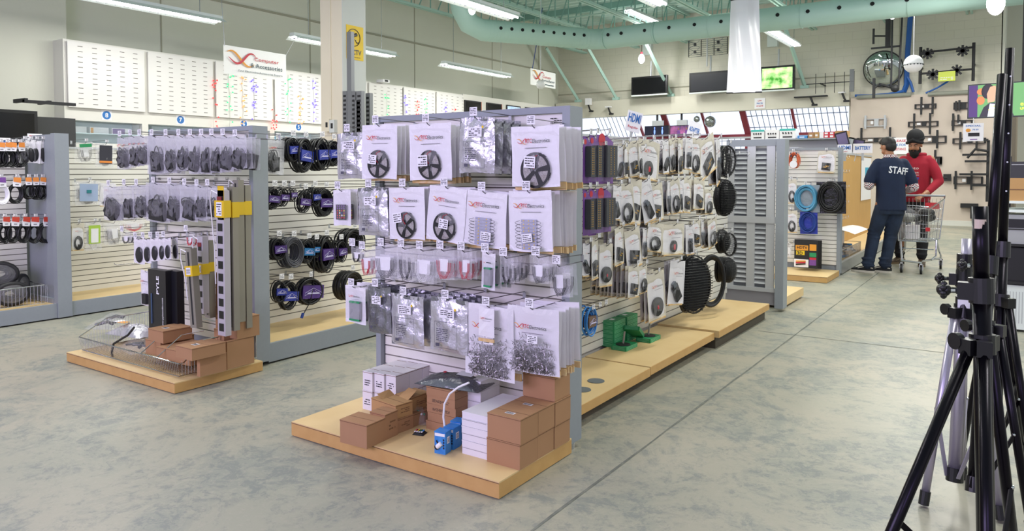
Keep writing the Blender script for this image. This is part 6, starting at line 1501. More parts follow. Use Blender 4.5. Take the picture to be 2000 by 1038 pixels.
def hand(m, wrist, d, up, mt, side=1, curl=.5):
    """palm with four unequal bent fingers and a thumb; d points along the hand, up out of its back"""
    d = Vector(d).normalized(); up = Vector(up); up = (up-d*up.dot(d)).normalized(); s = d.cross(up)*side; w0 = Vector(wrist)
    M = Matrix((( s.x, d.x, up.x, 0), (s.y, d.y, up.y, 0), (s.z, d.z, up.z, 0), (0, 0, 0, 1)))
    M.translation = w0; M = Matrix.Translation(w0) @ Matrix(((s.x, d.x, up.x), (s.y, d.y, up.y), (s.z, d.z, up.z))).to_4x4()
    m.ball((0, .045, 0), (.042, .052, .017), mt, 12, 8, M)
    for k, (x, L) in enumerate(((-.031, .062), (-.011, .075), (.010, .080), (.030, .070))):
        p0 = Vector((x, .082, .0)); p1 = p0+Vector((x*.1, L*.45*math.cos(curl*.6), -L*.45*math.sin(curl*.6))); p2 = p1+Vector((0, L*.32*math.cos(curl*1.6), -L*.32*math.sin(curl*1.6))); p3 = p2+Vector((0, L*.28*math.cos(curl*2.3), -L*.28*math.sin(curl*2.3)))
        P = [M @ p for p in (p0, p1, p2, p3)]; limb(m, P, (.0095, .009, .0085, .0075), mt)
    P = [M @ Vector(p) for p in ((.035, .02, -.003), (.058, .045, -.012), (.062, .075, -.022))]; limb(m, P, (.013, .0105, .009), mt)
def head(m, c, f, mt):
    """head centred on c looking along f"""
    f = Vector(f).normalized(); r = f.cross(Vector((0, 0, 1))).normalized(); u = r.cross(f)
    M = Matrix.Translation(Vector(c)) @ Matrix(((r.x, f.x, u.x), (r.y, f.y, u.y), (r.z, f.z, u.z))).to_4x4()
    m.ball((0, -.012, .025), (.076, .096, .092), mt, 20, 14, M); m.ball((0, .022, -.03), (.062, .070, .080), mt, 18, 12, M); m.ball((0, .052, -.088), (.030, .026, .022), mt, 12, 8, M)
    m.ball((0, .098, -.025), (.014, .018, .012), mt, 10, 8, M); m.tube([M @ Vector((0, .082, .018)), M @ Vector((0, .102, -.018))], [.008, .012], mt, 8)
    for s in (-1, 1):
        m.ball((s*.078, -.008, -.01), (.009, .018, .030), mt, 10, 8, M); m.ball((s*.032, .074, .022), (.022, .014, .008), mt, 8, 6, M); m.ball((s*.04, .05, -.04), (.026, .030, .030), mt, 10, 8, M)
    m.ball((0, .078, -.060), (.024, .014, .006), mt, 8, 6, M); m.ball((0, .076, -.070), (.022, .014, .006), mt, 8, 6, M)
    return M
def face_parts(M, t, lid=True):
    m = MB(); WE = mat('eye_white', '#d8d2c8', .3); DK = mat('dark_hair', '#14110f', .6)
    for s in (-1, 1):
        m.ball((s*.031, .079, .004), (.011, .006, .0035), WE, 10, 6, M); m.ball((s*.031, .084, .003), (.009, .003, .0035), DK, 8, 6, M)
    m.build('eyes', t, smooth=True)
    m = MB()
    for s in (-1, 1): m.tube([M @ Vector(p) for p in ((s*.012, .092, .022), (s*.032, .092, .030), (s*.052, .078, .024))], .0035, DK, 6)
    m.build('eyebrows', t)
    m = MB(); m.tube([M @ Vector(p) for p in ((-.02, .087, -.064), (0, .0935, -.063), (.02, .087, -.064))], .0035, mat('lip_brown', '#7a4338', .5), 6); m.build('mouth', t)
def shoe(m, c, ang, up_, sole, L=.28):
    M = Matrix.Translation(Vector(c)) @ Matrix.Rotation(ang, 4, 'Z')
    out = [(.5, 0), (.44, .028), (.3, .044), (.1, .044), (-.1, .038), (-.3, .036), (-.43, .03), (-.5, 0)]
    P = [(x*L, y) for x, y in out]+[(x*L, -y) for x, y in out[-2:0:-1]]; n = len(P)
    for (z0, z1, k0, k1, mt) in ((0, .026, .97, 1, sole),):
        vs = [(x*k0, y*k0, z0) for x, y in P]+[(x*k1, y*k1, z1) for x, y in P]; m.add(vs, [tuple(range(n-1, -1, -1)), tuple(range(n, 2*n))]+[(i, (i+1) % n, (i+1) % n+n, i+n) for i in range(n)], mt, M)
    prof = [(.026, 1.0, 1.0, 0), (.045, .98, 1.0, -.003), (.062, .86, .95, -.02), (.082, .62, .85, -.045), (.105, .42, .78, -.07)]; vs = []
    for z, kx, ky, dx in prof: vs += [(x*kx+dx*.9, y*ky, z-(.0 if x < .2*L else (z-.026)*.3)) for x, y in P]
    fs = [tuple(i+(len(prof)-1)*n for i in range(n))]
    for j in range(len(prof)-1): fs += [(j*n+i, j*n+(i+1) % n, (j+1)*n+(i+1) % n, (j+1)*n+i) for i in range(n)]
    m.add(vs, fs, up_, M)
    m.tube([M @ Vector((.16*L, .042, .05)), M @ Vector((-.1*L, .045, .075)), M @ Vector((-.45*L, .03, .06))], .005, sole, 5)
def checks():
    m = bpy.data.materials.new('checked_cotton'); m.use_nodes = True; nt = m.node_tree; b = nt.nodes['Principled BSDF']; tc = nt.nodes.new('ShaderNodeTexCoord'); ck = nt.nodes.new('ShaderNodeTexChecker')
    ck.inputs['Scale'].default_value = 75; ck.inputs['Color1'].default_value = hexc('#e8e2e0'); nt.links.new(tc.outputs['Object'], ck.inputs['Vector'])
    c2 = nt.nodes.new('ShaderNodeTexChecker'); c2.inputs['Scale'].default_value = 37; c2.inputs['Color1'].default_value = hexc('#8c2f3c'); c2.inputs['Color2'].default_value = hexc('#23253f'); nt.links.new(tc.outputs['Object'], c2.inputs['Vector'])
    nt.links.new(c2.outputs[0], ck.inputs['Color2']); nt.links.new(ck.outputs[0], b.inputs['Base Color']); b.inputs['Roughness'].default_value = .8; return m
CHK = checks()
def projtext(o, s, size, wid, c, dirv, upz, mt, name, rot=0, off=.003):
    """writing laid onto a clothing surface; c start point, dirv shooting direction (local)"""
    bv = BVHTree.FromObject(o, bpy.context.evaluated_depsgraph_get()) if False else BVHTree.FromPolygons([v.co.copy() for v in o.data.vertices], [tuple(p.vertices) for p in o.data.polygons])
    q = MB(); q.text(s, size, (0, 0, 0), mt, wid=wid, rot=rot); d = Vector(dirv).normalized(); r = d.cross(Vector((0, 0, 1))).normalized()
    # cut the letters into small pieces so they follow the cloth
    import bmesh
    bm = bmesh.new(); vs = [bm.verts.new(v) for v in q.v]
    for f in q.f:
        try: bm.faces.new([vs[i] for i in f])
        except Exception: pass
    bmesh.ops.triangulate(bm, faces=bm.faces[:]); bmesh.ops.subdivide_edges(bm, edges=[e for e in bm.edges if e.calc_length() > .02], cuts=2, use_grid_fill=True)
    bm.verts.index_update(); V = []
    for v in bm.verts:
        p = Vector(c)+r*v.co.x+Vector((0, 0, 1))*v.co.z; h = bv.ray_cast(p-d*.6, d)
        V.append((h[0] if h[0] is not None else p)-d*off)
    k = MB(); k.add(V, [[v.index for v in f.verts] for f in bm.faces], mt); bm.free()
    return k.build(name, o.parent)
# --- staff member
ST = thing('person', 'person in navy shirt marked STAFF over checked sleeves and jeans, facing the hooks', 'person', (-1.255, 10.20, 0), math.radians(24))
m = MB(); S_ = SKIN
loft(m, [(0, 0, .82, .14, .10), (0, 0, .95, .15, .105), (0, 0, 1.1, .145, .10), (0, 0, 1.25, .17, .11), (0, .0, 1.37, .17, .095), (0, 0, 1.42, .09, .07)], S_)
limb(m, [(0, .0, 1.38), (-.01, .03, 1.50)], (.058, .052), S_)
Lh, Rh = (-.10, .33, 1.13), (.20, .30, .99)
limb(m, [(-.16, .0, 1.36), (-.24, -.01, 1.10), (-.17, .20, 1.13), (-.13, .26, 1.13)], (.055, .044, .034, .026), S_); limb(m, [(.16, 0, 1.36), (.255, -.02, 1.09), (.24, .17, 1.02), (.22, .24, 1.0)], (.055, .044, .034, .026), S_)
hand(m, (-.13, .26, 1.13), (.3, .9, .05), (-.3, 0, 1), S_, 1, .6); hand(m, (.22, .24, 1.0), (-.3, .9, -.05), (.3, 0, 1), S_, -1, .7)
A1, A2 = (-.235, .03, .09), (-.03, .05, .09)
for hx, K, A in ((-.085, (-.165, .045, .48), A1), (.085, (.035, .06, .48), A2)): limb(m, [(hx, 0, .86), K, A, (A[0], A[1], .05)], (.085, .055, .038, .035), S_)
MH = head(m, (-.015, .055, 1.575), (-.45, .85, -.42), S_)
fuse(m, 'body', ST, .0065, 3); face_parts(MH, ST)
m = MB(); HA = mat('dark_hair', '#14110f', .6)
m.ball((0, -.022, .042), (.079, .092, .086), HA, 20, 14, MH); m.ball((0, -.036, .002), (.073, .070, .080), HA, 16, 10, MH); m.ball((0, .048, .092), (.058, .040, .032), HA, 14, 10, MH)
for k in range(14): m.ball((random.Random(k).uniform(-.05, .05), random.Random(k+9).uniform(-.04, .07), .118-.01*(k % 3)), (.022, .022, .018), HA, 8, 6, MH)
fuse(m, 'hair', ST, .007, 2)
NAVY = mat('navy_cotton', '#14233f', .85, noise=(12, .25)); m = MB()
loft(m, [(.01, -.005, .79, .18, .135), (.01, 0, .90, .172, .13), (.005, 0, 1.05, .165, .125), (0, 0, 1.2, .168, .12), (0, 0, 1.33, .178, .112), (0, 0, 1.40, .15, .09), (0, .005, 1.445, .085, .075)], NAVY)
limb(m, [(-.145, 0, 1.37), (-.205, 0, 1.26), (-.24, .0, 1.16)], (.068, .070, .070), NAVY); limb(m, [(.145, 0, 1.37), (.21, 0, 1.25), (.25, 0, 1.14)], (.068, .070, .070), NAVY)
sh = fuse(m, 'shirt', ST, .010, 5)
projtext(sh, 'STAFF', .088, .235, (.045, 0, 1.285), (-.18, 1, 0), 1, mat('white_lettering', '#e9ebee', .7), 'staff_lettering', rot=-.12)
m = MB(); limb(m, [(-.24, .0, 1.16), (-.25, -.005, 1.10), (-.21, .10, 1.115)], (.060, .060, .052), CHK); fuse(m, 'left_sleeve', ST, .010, 3)
m = MB(); limb(m, [(.25, 0, 1.14), (.265, -.015, 1.08), (.25, .09, 1.05)], (.060, .060, .050), CHK); fuse(m, 'right_sleeve', ST, .010, 3)
m = MB(); m.ring((0, .012, 1.455), .073, .014, CHK, axis='z', n=20, k=6, ry=.066); m.ring((0, .014, 1.475), .066, .010, CHK, axis='z', n=20, k=6, ry=.060); m.build('collar', ST, smooth=True)
JEAN = mat('dark_denim', '#131e31', .85, noise=(9, .6), col2='#22344e'); m = MB()
loft(m, [(0, 0, .74, .165, .125), (0, -.005, .83, .165, .13), (0, 0, .93, .15, .11)], JEAN)
for hx, K, A in ((-.08, (-.165, .045, .48), A1), (.08, (.035, .06, .48), A2)):
    limb(m, [(hx, -.005, .82), ((hx+K[0])/2, K[1]*.5-.01, .66), K, ((K[0]+A[0])/2, K[1]-.02, .3), (A[0], A[1]-.01, .10)], (.098, .092, .076, .072, .062), JEAN)
    for j in range(4): m.ring((A[0]+.006*(-1)**j, A[1]-.01, .09+.03*j), .062+.003*(j % 2), .013, JEAN, axis='z', n=16, k=6)
    for j in range(3): m.ring((K[0]-.004, K[1]-.005, .44+.05*j), .072, .008, JEAN, axis='z', n=16, k=6)
fuse(m, 'jeans', ST, .009, 3)
SHB, SHW = mat('black_suede', '#17181b', .8), mat('off_white_rubber', '#c9c4b8', .6); ga = math.atan2(.587, -.816)
for A in (A1, A2): m = MB(); shoe(m, (A[0]+.06*math.cos(ga), A[1]+.06*math.sin(ga), 0), ga, SHB, SHW, .29); m.build('shoe', ST)
t = thing('paper_slip', 'white slip of paper in the hand of the staff member', 'paper', ST.matrix_world @ Vector((0, 0, 0)), math.radians(30)); t.location = (-1.255, 10.20, 0); m = MB(); m.box((-.12, .37, 1.125), (.12, .07, .002), PAPER); m.build('slip', t)
# --- man in the red hoodie
RD = thing('person', 'person in black turban and red hoodie, looking down behind the trolley', 'person', (-1.09, 11.40, 0), PI-.15)
m = MB()
loft(m, [(0, 0, .84, .15, .11), (0, 0, 1.0, .15, .11), (0, 0, 1.15, .15, .11), (0, 0, 1.32, .18, .12), (0, 0, 1.43, .18, .10), (0, 0, 1.49, .09, .07)], SKIN); limb(m, [(0, 0, 1.44), (.0, .03, 1.56)], (.06, .054), SKIN)
limb(m, [(-.17, 0, 1.43), (-.282, .02, 1.14), (-.19, .22, .99), (-.165, .27, .965)], (.06, .048, .036, .028), SKIN); limb(m, [(.17, 0, 1.43), (.26, .03, 1.15), (.16, .24, 1.02), (.13, .29, .99)], (.06, .048, .036, .028), SKIN)
hand(m, (-.165, .27, .965), (.45, .75, -.35), (-.3, .4, 1), SKIN, 1, .9); hand(m, (.13, .29, .99), (-.45, .75, -.3), (.3, .4, 1), SKIN, -1, .8)
F1, F2 = (-.115, .10, .09), (.17, .06, .09)
for hx, A in ((-.09, F1), (.09, F2)): limb(m, [(hx, 0, .88), ((hx+A[0])/2, .07, .5), A, (A[0], A[1], .05)], (.09, .058, .04, .036), SKIN)
MR = head(m, (.0, .065, 1.635), (0.05, .95, -.28), SKIN); fuse(m, 'body', RD, .0065, 3); face_parts(MR, RD)
m = MB(); TB = mat('black_turban_cloth', '#101114', .85, noise=(30, .4))
m.ball((0, -.03, .098), (.108, .120, .120), TB, 22, 14, MR)
for k in range(4):
    a = -.5+.2*k; P = [MR @ Vector(((.102-.007*k)*math.cos(b), -.03+(.112-.007*k)*math.sin(b), .06+.022*k+.024*math.sin(b+a*2))) for b in [2*PI*i/24 for i in range(24)]]; m.tube(P, .013, TB, 8, closed=True)
m.tube([MR @ Vector(p) for p in ((-.10, .01, .03), (-.055, .07, .058), (0, .085, .095), (.055, .07, .058), (.10, .01, .03))], .022, TB, 8); fuse(m, 'turban', RD, .007, 1)
m = MB(); BD = mat('black_beard', '#0e0c0b', .9, noise=(60, .5))
m.ball((0, .060, -.105), (.062, .045, .062), BD, 16, 12, MR); m.ball((0, .055, -.14), (.045, .04, .05), BD, 14, 10, MR)
for s in (-1, 1): m.ball((s*.052, .032, -.065), (.026, .036, .050), BD, 12, 8, MR); m.ball((s*.022, .094, -.050), (.020, .008, .007), BD, 10, 6, MR)
fuse(m, 'beard', RD, .006, 1)
REDC = mat('red_fleece', '#96142a', .9, noise=(10, .3), col2='#780e1e'); m = MB()
loft(m, [(0, 0, .86, .175, .14), (0, 0, .93, .185, .15), (0, 0, 1.1, .18, .145), (0, 0, 1.25, .185, .14), (0, 0, 1.38, .195, .125), (0, 0, 1.46, .15, .10), (0, .01, 1.51, .095, .085)], REDC)
limb(m, [(-.155, 0, 1.42), (-.235, .01, 1.28), (-.285, .02, 1.14), (-.205, .19, 1.01)], (.075, .069, .060, .046), REDC); limb(m, [(.155, 0, 1.42), (.23, .01, 1.28), (.262, .03, 1.15), (.18, .21, 1.035)], (.075, .069, .060, .046), REDC)
hd = fuse(m, 'hoodie', RD, .010, 5)
m = MB(); m.ring((0, -.01, 1.505), .10, .028, REDC, axis='z', n=22, k=8, ry=.10); m.ball((0, -.10, 1.46), (.11, .05, .07), REDC, 14, 10); fuse(m, 'hood', RD, .010, 3)
WL = mat('faded_white_print', '#d9c9c9', .8); PB = mat('violet_print', '#4a3a9a', .8)
projtext(hd, 'Photo', .035, .17, (.02, 0, 1.32), (0, -1, 0), 1, WL, 'chest_print'); projtext(hd, 'fashion', .026, .13, (-.0, 0, 1.26), (0, -1, 0), 1, WL, 'chest_print'); projtext(hd, '-', .008, .12, (-.01, 0, 1.225), (0, -1, 0), 1, WL, 'chest_print'); projtext(hd, '-', .03, .12, (-.01, 0, 1.18), (0, -1, 0), 1, PB, 'chest_print')
BT = mat('black_trousers', '#1a1a1f', .85, noise=(10, .4)); m = MB(); loft(m, [(0, 0, .76, .165, .125), (0, 0, .9, .165, .13), (0, 0, .98, .15, .115)], BT)
for hx, A in ((-.085, F1), (.085, F2)): limb(m, [(hx, 0, .84), ((hx+A[0])/2, .07, .5), (A[0], A[1]-.02, .3), (A[0], A[1], .13)], (.10, .078, .074, .060), BT); m.ring((A[0], A[1], .15), .058, .014, BT, axis='z', n=16)
fuse(m, 'trousers', RD, .009, 3)
BR = mat('brown_leather', '#4a3b2c', .6)
for A, ag in ((F1, PI/2+.25), (F2, PI/2-.5)): m = MB(); shoe(m, (A[0]+.06*math.cos(ag), A[1]+.06*math.sin(ag), 0), ag, BR, mat('tan_sole', '#7d6a50', .7), .29); m.build('shoe', RD)

# ---------------------------------------------------------------- shopping trolley
CT = thing('shopping_trolley', 'chrome shopping trolley with red corners standing between the two men', 'shopping trolley', (0, 0, 0))
fl, frr = Vector((-1.19, 10.30, .86)), Vector((-.84, 10.30, .84)); rl, rr_ = Vector((-1.17, 10.98, .92)), Vector((-.72, 10.98, .92)); bl_, br_, cl_, cr_ = Vector((-1.17, 10.36, .40)), Vector((-.85, 10.36, .40)), Vector((-1.15, 10.92, .40)), Vector((-.76, 10.92, .40))
m = MB(); seg = lambda a, b, r=.005: m.tube([a, b], r, CHROME, 6)
fm = frr.lerp(rr_, .0); m.tube([fl, frr], .006, CHROME, 6); m.tube([frr+Vector((0, 0, -.04)), frr.lerp(rr_, .45)+Vector((0, 0, -.02)), rr_], .006, CHROME, 6); m.tube([fl, rl], .006, CHROME, 6)
for a, b in ((bl_, br_), (br_, cr_), (cr_, cl_), (cl_, bl_)): seg(a, b, .006)
for a, b in ((fl, bl_), (frr, br_), (rl, cl_), (rr_, cr_)): seg(a, b, .006)
m.build('basket_rims', CT)
m = MB()
def panel(a, b, c, d, nu, nv):
    for i in range(nu+1): m.tube([a.lerp(b, i/nu), d.lerp(c, i/nu)], .0022, WIRE, 4)
    for j in range(1, nv): m.tube([a.lerp(d, j/nv), b.lerp(c, j/nv)], .0028, WIRE, 4)
panel(fl, frr, br_, bl_, 12, 4); panel(frr, rr_, cr_, br_, 12, 4); panel(fl, rl, cl_, bl_, 12, 4); panel(rl, rr_, cr_, cl_, 10, 4); panel(bl_, br_, cr_, cl_, 10, 6)
m.build('basket_wires', CT)
m = MB(); hz_ = Vector((0, .08, .035)); m.tube([rl, rl+hz_], .008, CHROME, 6); m.tube([rr_, rr_+hz_], .008, CHROME, 6); m.tube([rl+hz_, rr_+hz_], .014, mat('grey_handle', '#8f9499', .4), 10); m.build('handle', CT)
m = MB(); W3 = [Vector((-1.13, 10.36, .12)), Vector((-.91, 10.33, .12)), Vector((-.75, 11.05, .12)), Vector((-1.20, 11.05, .12))]
m.tube([cr_+Vector((-.02, -.2, 0)), cr_+Vector((.0, -.05, -.15)), W3[2]+Vector((0, -.02, .06)), W3[2]], .013, CHROME, 8); m.tube([cl_+Vector((.02, -.2, 0)), cl_+Vector((0, -.05, -.15)), W3[3]+Vector((0, -.02, .06)), W3[3]], .013, CHROME, 8)
m.tube([W3[2]+Vector((0, 0, .02)), W3[1]+Vector((.0, .12, .03)), W3[1]+Vector((0, 0, .02)), W3[0]+Vector((0, 0, .03)), W3[0]+Vector((-.02, .15, .04)), W3[3]+Vector((0, 0, .02))], .013, CHROME, 8)
m.tube([bl_+Vector((.02, .02, 0)), W3[0]+Vector((0, .02, .04))], .014, CHROME, 8); m.tube([br_+Vector((.07, .35, 0)), br_+Vector((.07, .33, -.20)), br_+Vector((.03, .2, -.24))], .011, CHROME, 8); m.tube([bl_+Vector((0, .1, -.1)), br_+Vector((.06, .1, -.1))], .006, CHROME, 6); m.build('chassis', CT)
for k, p in enumerate(W3):
    m = MB(); m.cyl((p.x-.012, p.y, .055), (p.x+.012, p.y, .055), .055, RUB, 20); m.cyl((p.x-.014, p.y, .055), (p.x+.014, p.y, .055), .022, GREYL, 12); w0 = m.build('castor', CT)
    m = MB(); m.bx((p.x-.022, p.y-.02, .05), (p.x-.015, p.y+.02, .13), CHROME); m.bx((p.x+.015, p.y-.02, .05), (p.x+.022, p.y+.02, .13), CHROME); m.bx((p.x-.022, p.y-.02, .115), (p.x+.022, p.y+.02, .13), CHROME); m.build('fork', w0)
m = MB()
for p in (bl_.lerp(fl, .38), br_.lerp(frr, .36)): m.box(p+Vector((0, -.012, 0)), (.045, .03, .045), mat('red_plastic', '#c22228', .4))
m.build('red_corners', CT); m = MB(); m.box((-.85, 10.9, .83), (.16, .02, .08), _M['red_plastic']); m.build('seat_flap', CT)
m = MB()
for k in range(10): m.ball((rs.uniform(-1.1, -.85), rs.uniform(10.5, 10.85), rs.uniform(.62, .76)), (.09, .09, .06), rs.choice([MILK, BLKM, MILK, _M['grey_pack']]), 10, 7)
tag(m.build('bagged_goods'), 'clear and black bagged goods heaped in the shopping trolley', 'bags', kind='stuff'); m = MB(); m.bx((-1.12, 10.6, .41), (-.98, 10.85, .58), WCARD); tag(m.build('white_carton'), 'white carton lying at the bottom of the shopping trolley', 'box')

# ---------------------------------------------------------------- speaker stands in the right foreground
SB_ = mat('black_anodised_tube', '#17141c', .28, .75); SV = mat('silver_tube', '#b9b4c4', .35, .7); HOL = mat('adjust_hole', '#d9dde2', .4)
def stand(label, base, top, ztop, zhub, feet, tube_m, r_in, r_out, zcol, plug=True, dark=BLK, brace_m=None, legr=.0145, knobs=(), zb=.18):
    t = thing('tripod_stand', label, 'speaker stand', (base[0], base[1], 0)); ln = lambda z: Vector(((top[0]-base[0])*(z-zhub)/(ztop-zhub), (top[1]-base[1])*(z-zhub)/(ztop-zhub), z))
    m = MB(); m.tube([ln(zcol), ln(ztop)], r_in, tube_m, 20); m.build('inner_pole', t, smooth=False)
    for f in t.children: f.data.polygons.foreach_set('use_smooth', [len(p.vertices) == 4 for p in f.data.polygons])
    m = MB(); m.tube([ln(zb+.03), ln(zcol)], r_out, tube_m, 20); o = m.build('outer_pole', t); o.data.polygons.foreach_set('use_smooth', [len(p.vertices) == 4 for p in o.data.polygons])
    m = MB(); m.tube([ln(zcol-.035), ln(zcol+.03)], r_out+.008, dark, 18); m.box(ln(zcol-.005)+Vector((-.03, -.01, 0)), (.045, .03, .045), dark); m.build('height_collar', t)
    m = MB(); k0 = ln(zcol-.005)+Vector((-.055, -.012, 0)); m.cyl(k0, k0+Vector((-.02, -.01, 0)), .008, CHROME, 8)
    for j in range(7): a = 2*PI*j/7; m.ball(k0+Vector((-.028, .016*math.cos(a)-.01, .016*math.sin(a))), .0085, dark, 8, 6)
    m.ball(k0+Vector((-.028, -.01, 0)), .018, dark, 12, 8); m.build('star_knob', t)
    m = MB(); m.tube([ln(zhub-.025), ln(zhub+.025)], r_out+.009, dark, 18)
    for (fx, fy) in feet: a = math.atan2(fy, fx); m.box(ln(zhub)+Vector((.038*math.cos(a), .038*math.sin(a), -.004)), (.05, .034, .04), dark, rz=a)
    k0 = ln(zhub)+Vector((-.05, -.02, .005)); m.cyl(k0, k0+Vector((-.012, -.012, 0)), .022, dark, 12); m.build('leg_hub', t)
    m = MB(); m.tube([ln(zb-.02), ln(zb+.03)], r_out+.006, dark, 14); m.build('brace_collar', t)
    for (fx, fy) in feet:
        d = Vector((fx, fy, 0)).normalized(); p0 = ln(zhub)+d*.045+Vector((0, 0, -.01)); p1 = Vector((fx, fy, .03))
        m = MB(); m.tube([p0, p1], legr, tube_m, 14); lg = m.build('leg', t); lg.data.polygons.foreach_set('use_smooth', [len(p.vertices) == 4 for p in lg.data.polygons])
        e = (p1-p0).normalized(); m = MB(); m.tube([p1-e*.03, p1+e*.022], legr+.004, RUB, 12); m.build('rubber_foot', lg)
        mid = p0.lerp(p1, .52); q = ln(zb)+d*(r_out+.004); s = d.cross(Vector((0, 0, 1)))*.012
        m = MB(); m.tube([mid+s, q+s], .011, brace_m or tube_m, 4, r2=.0025); m.ball(mid+s*1.2, .006, CHROME, 8, 6); m.build('brace', t)
    for z in knobs:
        m = MB(); c = ln(z); m.cyl(c+Vector((.006, -r_in-.0005, 0)), c+Vector((.006, -r_in+.002, 0)), .0035, HOL, 10); m.build('pin_hole', t)
    return t
A_t = stand('short black tripod stand, nearest in the right foreground', (-.055, 2.24), (-.068, 2.255), 1.18, .825, ((-.29, -.39), (.04, -.36), (.10, .28)), SB_, .0185, .0215, .965)
t = thing('stand_sticker', 'pale label wrapped round the top of the short black stand', 'label', (-.068, 2.253, 1.135)); m = MB(); m.add([(.0192*math.sin(a), -.0192*math.cos(a), z) for z in (-.012, .012) for a in (-.6, -.3, 0, .3, .6, .9)], [(i, i+1, i+7, i+6) for i in range(5)], mat('beige_label', '#c9b8a6', .5)); m.build('label', t)
bpy.data.objects.remove(t.children[0]) if False else None
B_t = stand('silver tripod stand with black collars, left behind the short black stand', (-.145, 3.29), (-.14, 3.33), 1.01, .735, ((-.105, -.15), (.135, -.13), (.0, .21)), SV, .0185, .024, .86, brace_m=SV, zb=.12)
q = MB(); q.tube([(0, 0, .80), (0, 0, .955)], .0265, BLK, 18); q.tube([(0, 0, .745), (0, 0, .79)], .0275, BLK, 18); q.bx((-.018, -.0285, .75), (.022, -.0275, .785), PAPER); q.build('black_sleeves', B_t)
C_t = stand('tall black stand leaning left, in front of the taller one', (-.07, 3.12), (-.04, 3.38), 1.64, .71, ((.02, -.13), (.15, -.05), (.05, .22)), SB_, .0175, .021, .93)
D_t = stand('tallest black stand with pale pin holes, at the right edge', (-.03, 3.62), (-.02, 3.76), 1.79, .74, ((-.13, .12), (.09, .34), (.13, -.16)), SB_, .0175, .021, .95, knobs=(1.67, 1.55, 1.43, 1.31, 1.19))

# ---------------------------------------------------------------- far right equipment and the film television
t = thing('film_television', 'television with a film picture behind the tall stands', 'television', (at(1889, 232, 'y', 10).x, 10.0, at(1889, 232, 'y', 10).z), math.radians(-8)); h = at(1889, 166, 'y', 10).z-t.location.z; wd = 1.05
GS = lambda n, c, e=.9: mat(n, c, .3, emit=e)
m = MB(); m.bx((0, 0, 0), (wd, .06, h), BLK); m.build('casing', t); m = MB(); y = -.002
m.bx((.012, y, .012), (wd-.012, y+.001, h-.012), GS('film_green', '#5f9a55', .8)); m.bx((.013, y-.001, .013), (.10, y, h-.013), GS('film_violet', '#3b1d5c')); m.bx((.55, y-.001, .013), (wd-.013, y, h-.013), GS('film_lime', '#9ac878'))
for (px_, pz, rx, rz_) in ((.14, .3, .05, .04), (.13, .2, .04, .05)): m.ball((px_, y-.001, pz), (rx, .001, rz_), GS('film_orange', '#c2763a'))
m.poly([(.12, .013), (.16, .12), (.22, .17), (.33, .17), (.42, .10), (.45, .013)], y-.003, y-.002, GS('film_suit', '#14130f', .3)); m.poly([(.20, .013), (.22, .16), (.30, .15), (.29, .013)], y-.004, y-.003, GS('film_shirt', '#d8e4f2'))
m.ball((.20, y-.003, .30), (.065, .001, .085), GS('film_hair', '#19130f', .3)); m.poly([(.20, .17), (.19, .27), (.22, .35), (.27, .36), (.285, .31), (.305, .27), (.29, .26), (.285, .21), (.26, .18)], y-.006, y-.005, GS('film_skin', '#c79a78')); m.ball((.62, y-.003, .20), (.05, .001, .03), _M['film_skin']); m.poly([(.56, .013), (.60, .16), (.68, .15), (.75, .013)], y-.003, y-.002, _M['film_suit'])
m.build('screen', t); m = MB(); YS = GS('subtitle_yellow', '#f2e63a', 1.2); m.text('La', .032, (.25, y-.008, .135), YS); m.text('ence', .032, (.57, y-.008, .135), YS); m.text('de poi', .032, (.25, y-.008, .09), YS); m.text('uvent', .032, (.57, y-.008, .09), YS); m.build('subtitles', t)
m = MB(); m.tube([(wd/2, .05, h), (wd/2, .05, ZC-t.location.z)], .02, BLKM, 8); m.build('ceiling_pole', t)
t = thing('price_poster', 'white price poster hanging under the film television', 'poster', at(1901, 258, 'y', 9.95)); m = MB(); m.bx((-.10, -.002, -.105), (.10, 0, .10), PAPER); m.text('SPECIAL', .018, (0, -.004, .07), SB, wid=.15); m.ball((-.05, -.004, .02), (.025, .001, .02), ORA); m.text('79.99', .02, (.02, -.004, .025), SB); m.bx((-.05, -.004, -.05), (.06, -.002, -.01), BLKM); m.bx((-.03, -.004, -.09), (.04, -.002, -.08), PURP); m.build('paper', t)
m = MB(); m.tube([(0, .005, .1), (0, .03, .16)], .004, WIRE, 4); m.build('clip', t)
def item(name, label, cat, x0, x1, y0, y1, yv, dp, mt, extra=None):
    a = at(x0, y1, 'y', yv); b = at(x1, y0, 'y', yv); t = thing(name, label, cat, (a.x, yv, a.z)); wd, h = b.x-a.x, b.z-a.z
    m = MB(); m.bx((0, 0, 0), (wd, dp, h), mt); m.build('body', t)
    if extra: m = MB(); extra(m, wd, h); m.build('details', t)
    return t
yv = 7.0
a = at(1962, 392, 'y', yv); t = thing('equipment_rack', 'dark rack shelf full of equipment at the right edge', 'rack', (a.x, yv, 0)); m = MB()
for z in (.38, .68, .95, 1.02): m.bx((0, 0, z), (1.0, .5, z+.02), BLKM if z < .9 else FIXW)
for x in (.0, .96): m.bx((x, .45, 0), (x+.04, .5, 1.4), BLKM)
m.bx((.96, 0, 0), (1.0, .04, 1.0), BLKM); m.build('frame', t); rx = a.x
def on(name, label, cat, dx, z, wd, h, dp, mt, f=None, dy=.0):
    t = thing(name, label, cat, (rx+dx, yv+.02+dy, z)); m = MB(); m.bx((0, 0, 0), (wd, dp, h), mt); m.build('body', t)
    if f: m = MB(); f(m, wd, h); m.build('details', t)
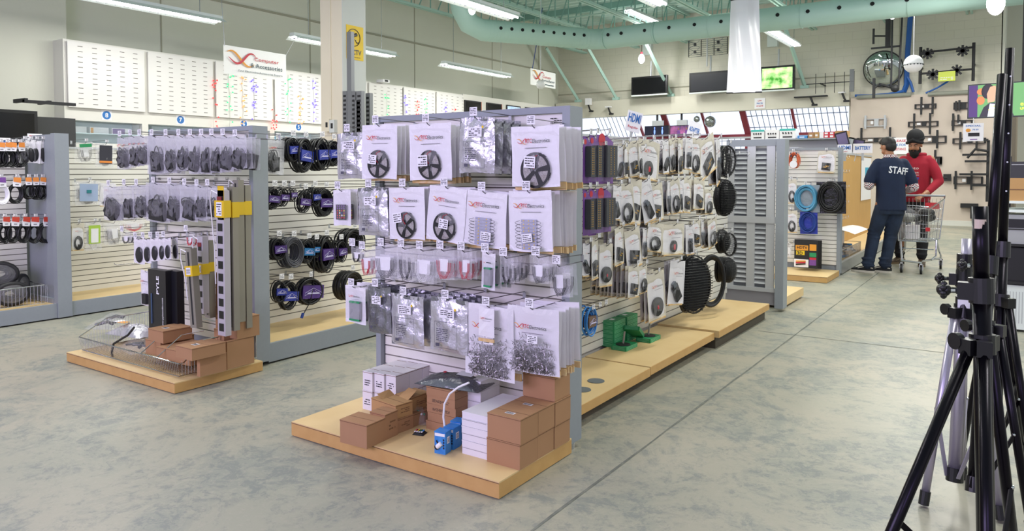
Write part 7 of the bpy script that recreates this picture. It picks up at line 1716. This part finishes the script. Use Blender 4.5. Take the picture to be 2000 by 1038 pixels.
on('cardboard_box', 'brown carton on the upper shelf of the equipment rack', 'box', .03, 1.04, .5, .18, .4, KRAFT2, lambda m, w_, h: m.bx((0, -.002, h*.48), (w_, 0, h*.52), TAPE))
on('monitor', 'dark monitor on top of the carton at the right edge', 'monitor', .02, 1.22, .5, .13, .1, mat('charcoal_plastic', '#2e2f31', .4), lambda m, w_, h: m.bx((.02, -.002, h*.8), (.3, 0, h*.84), GREYL))
on('printer', 'silver and black printer on the rack at the right edge', 'printer', .01, .70, .3, .23, .3, mat('silver_plastic', '#a3a5a6', .35, .3), lambda m, w_, h: (m.bx((.02, -.004, h*.55), (w_*.8, 0, h*.85), BLK), m.bx((.0, -.006, h*.48), (w_, 0, h*.52), BLKM)))
on('black_cabinet', 'black box cabinet on the lower shelf of the equipment rack', 'cabinet', .01, .40, .25, .27, .35, BLKM, lambda m, w_, h: m.bx((.01, -.003, .01), (w_-.02, 0, h-.01), BLK))
on('white_appliance', 'white ribbed case standing on the floor under the rack', 'case', .01, .02, .2, .35, .3, FIXW, lambda m, w_, h: [m.bx((.02+.02*k, -.004, .05), (.025+.02*k, 0, h-.05), GREYL) for k in range(8)])
m = MB(); m.tube([(.22, -.02, .8), (.28, -.04, .6), (.22, -.03, .3), (.26, -.06, .03), (.16, -.1, .01)], .004, PAPER, 5); m.tube([(.24, -.02, .7), (.3, -.03, .5), (.3, -.05, .1), (.2, -.05, .02)], .003, WIRE, 5); o = m.build('loose_wires'); o.location = (rx, yv, 0); tag(o, 'tangle of white wires hanging in front of the equipment rack', 'cable')
for x0, x1, c_, nm in ((1968, 1986, KRAFT, 'brown'), (1975, 1982, BLKM, 'dark')):
    a = at(x0, 320, 'y', 19); b = at(x1, 320, 'y', 19); t = thing('door_post', '%s upright post far behind the tall stands' % nm, 'post', (a.x, 19 if nm == 'brown' else 18.9, 0)); m = MB(); m.bx((0, 0, 0), (b.x-a.x, .1, 2.9), mat('grey_brown_post', '#9a907f', .6) if nm == 'brown' else mat('dark_post', '#5b5347', .6)); m.build('post', t)
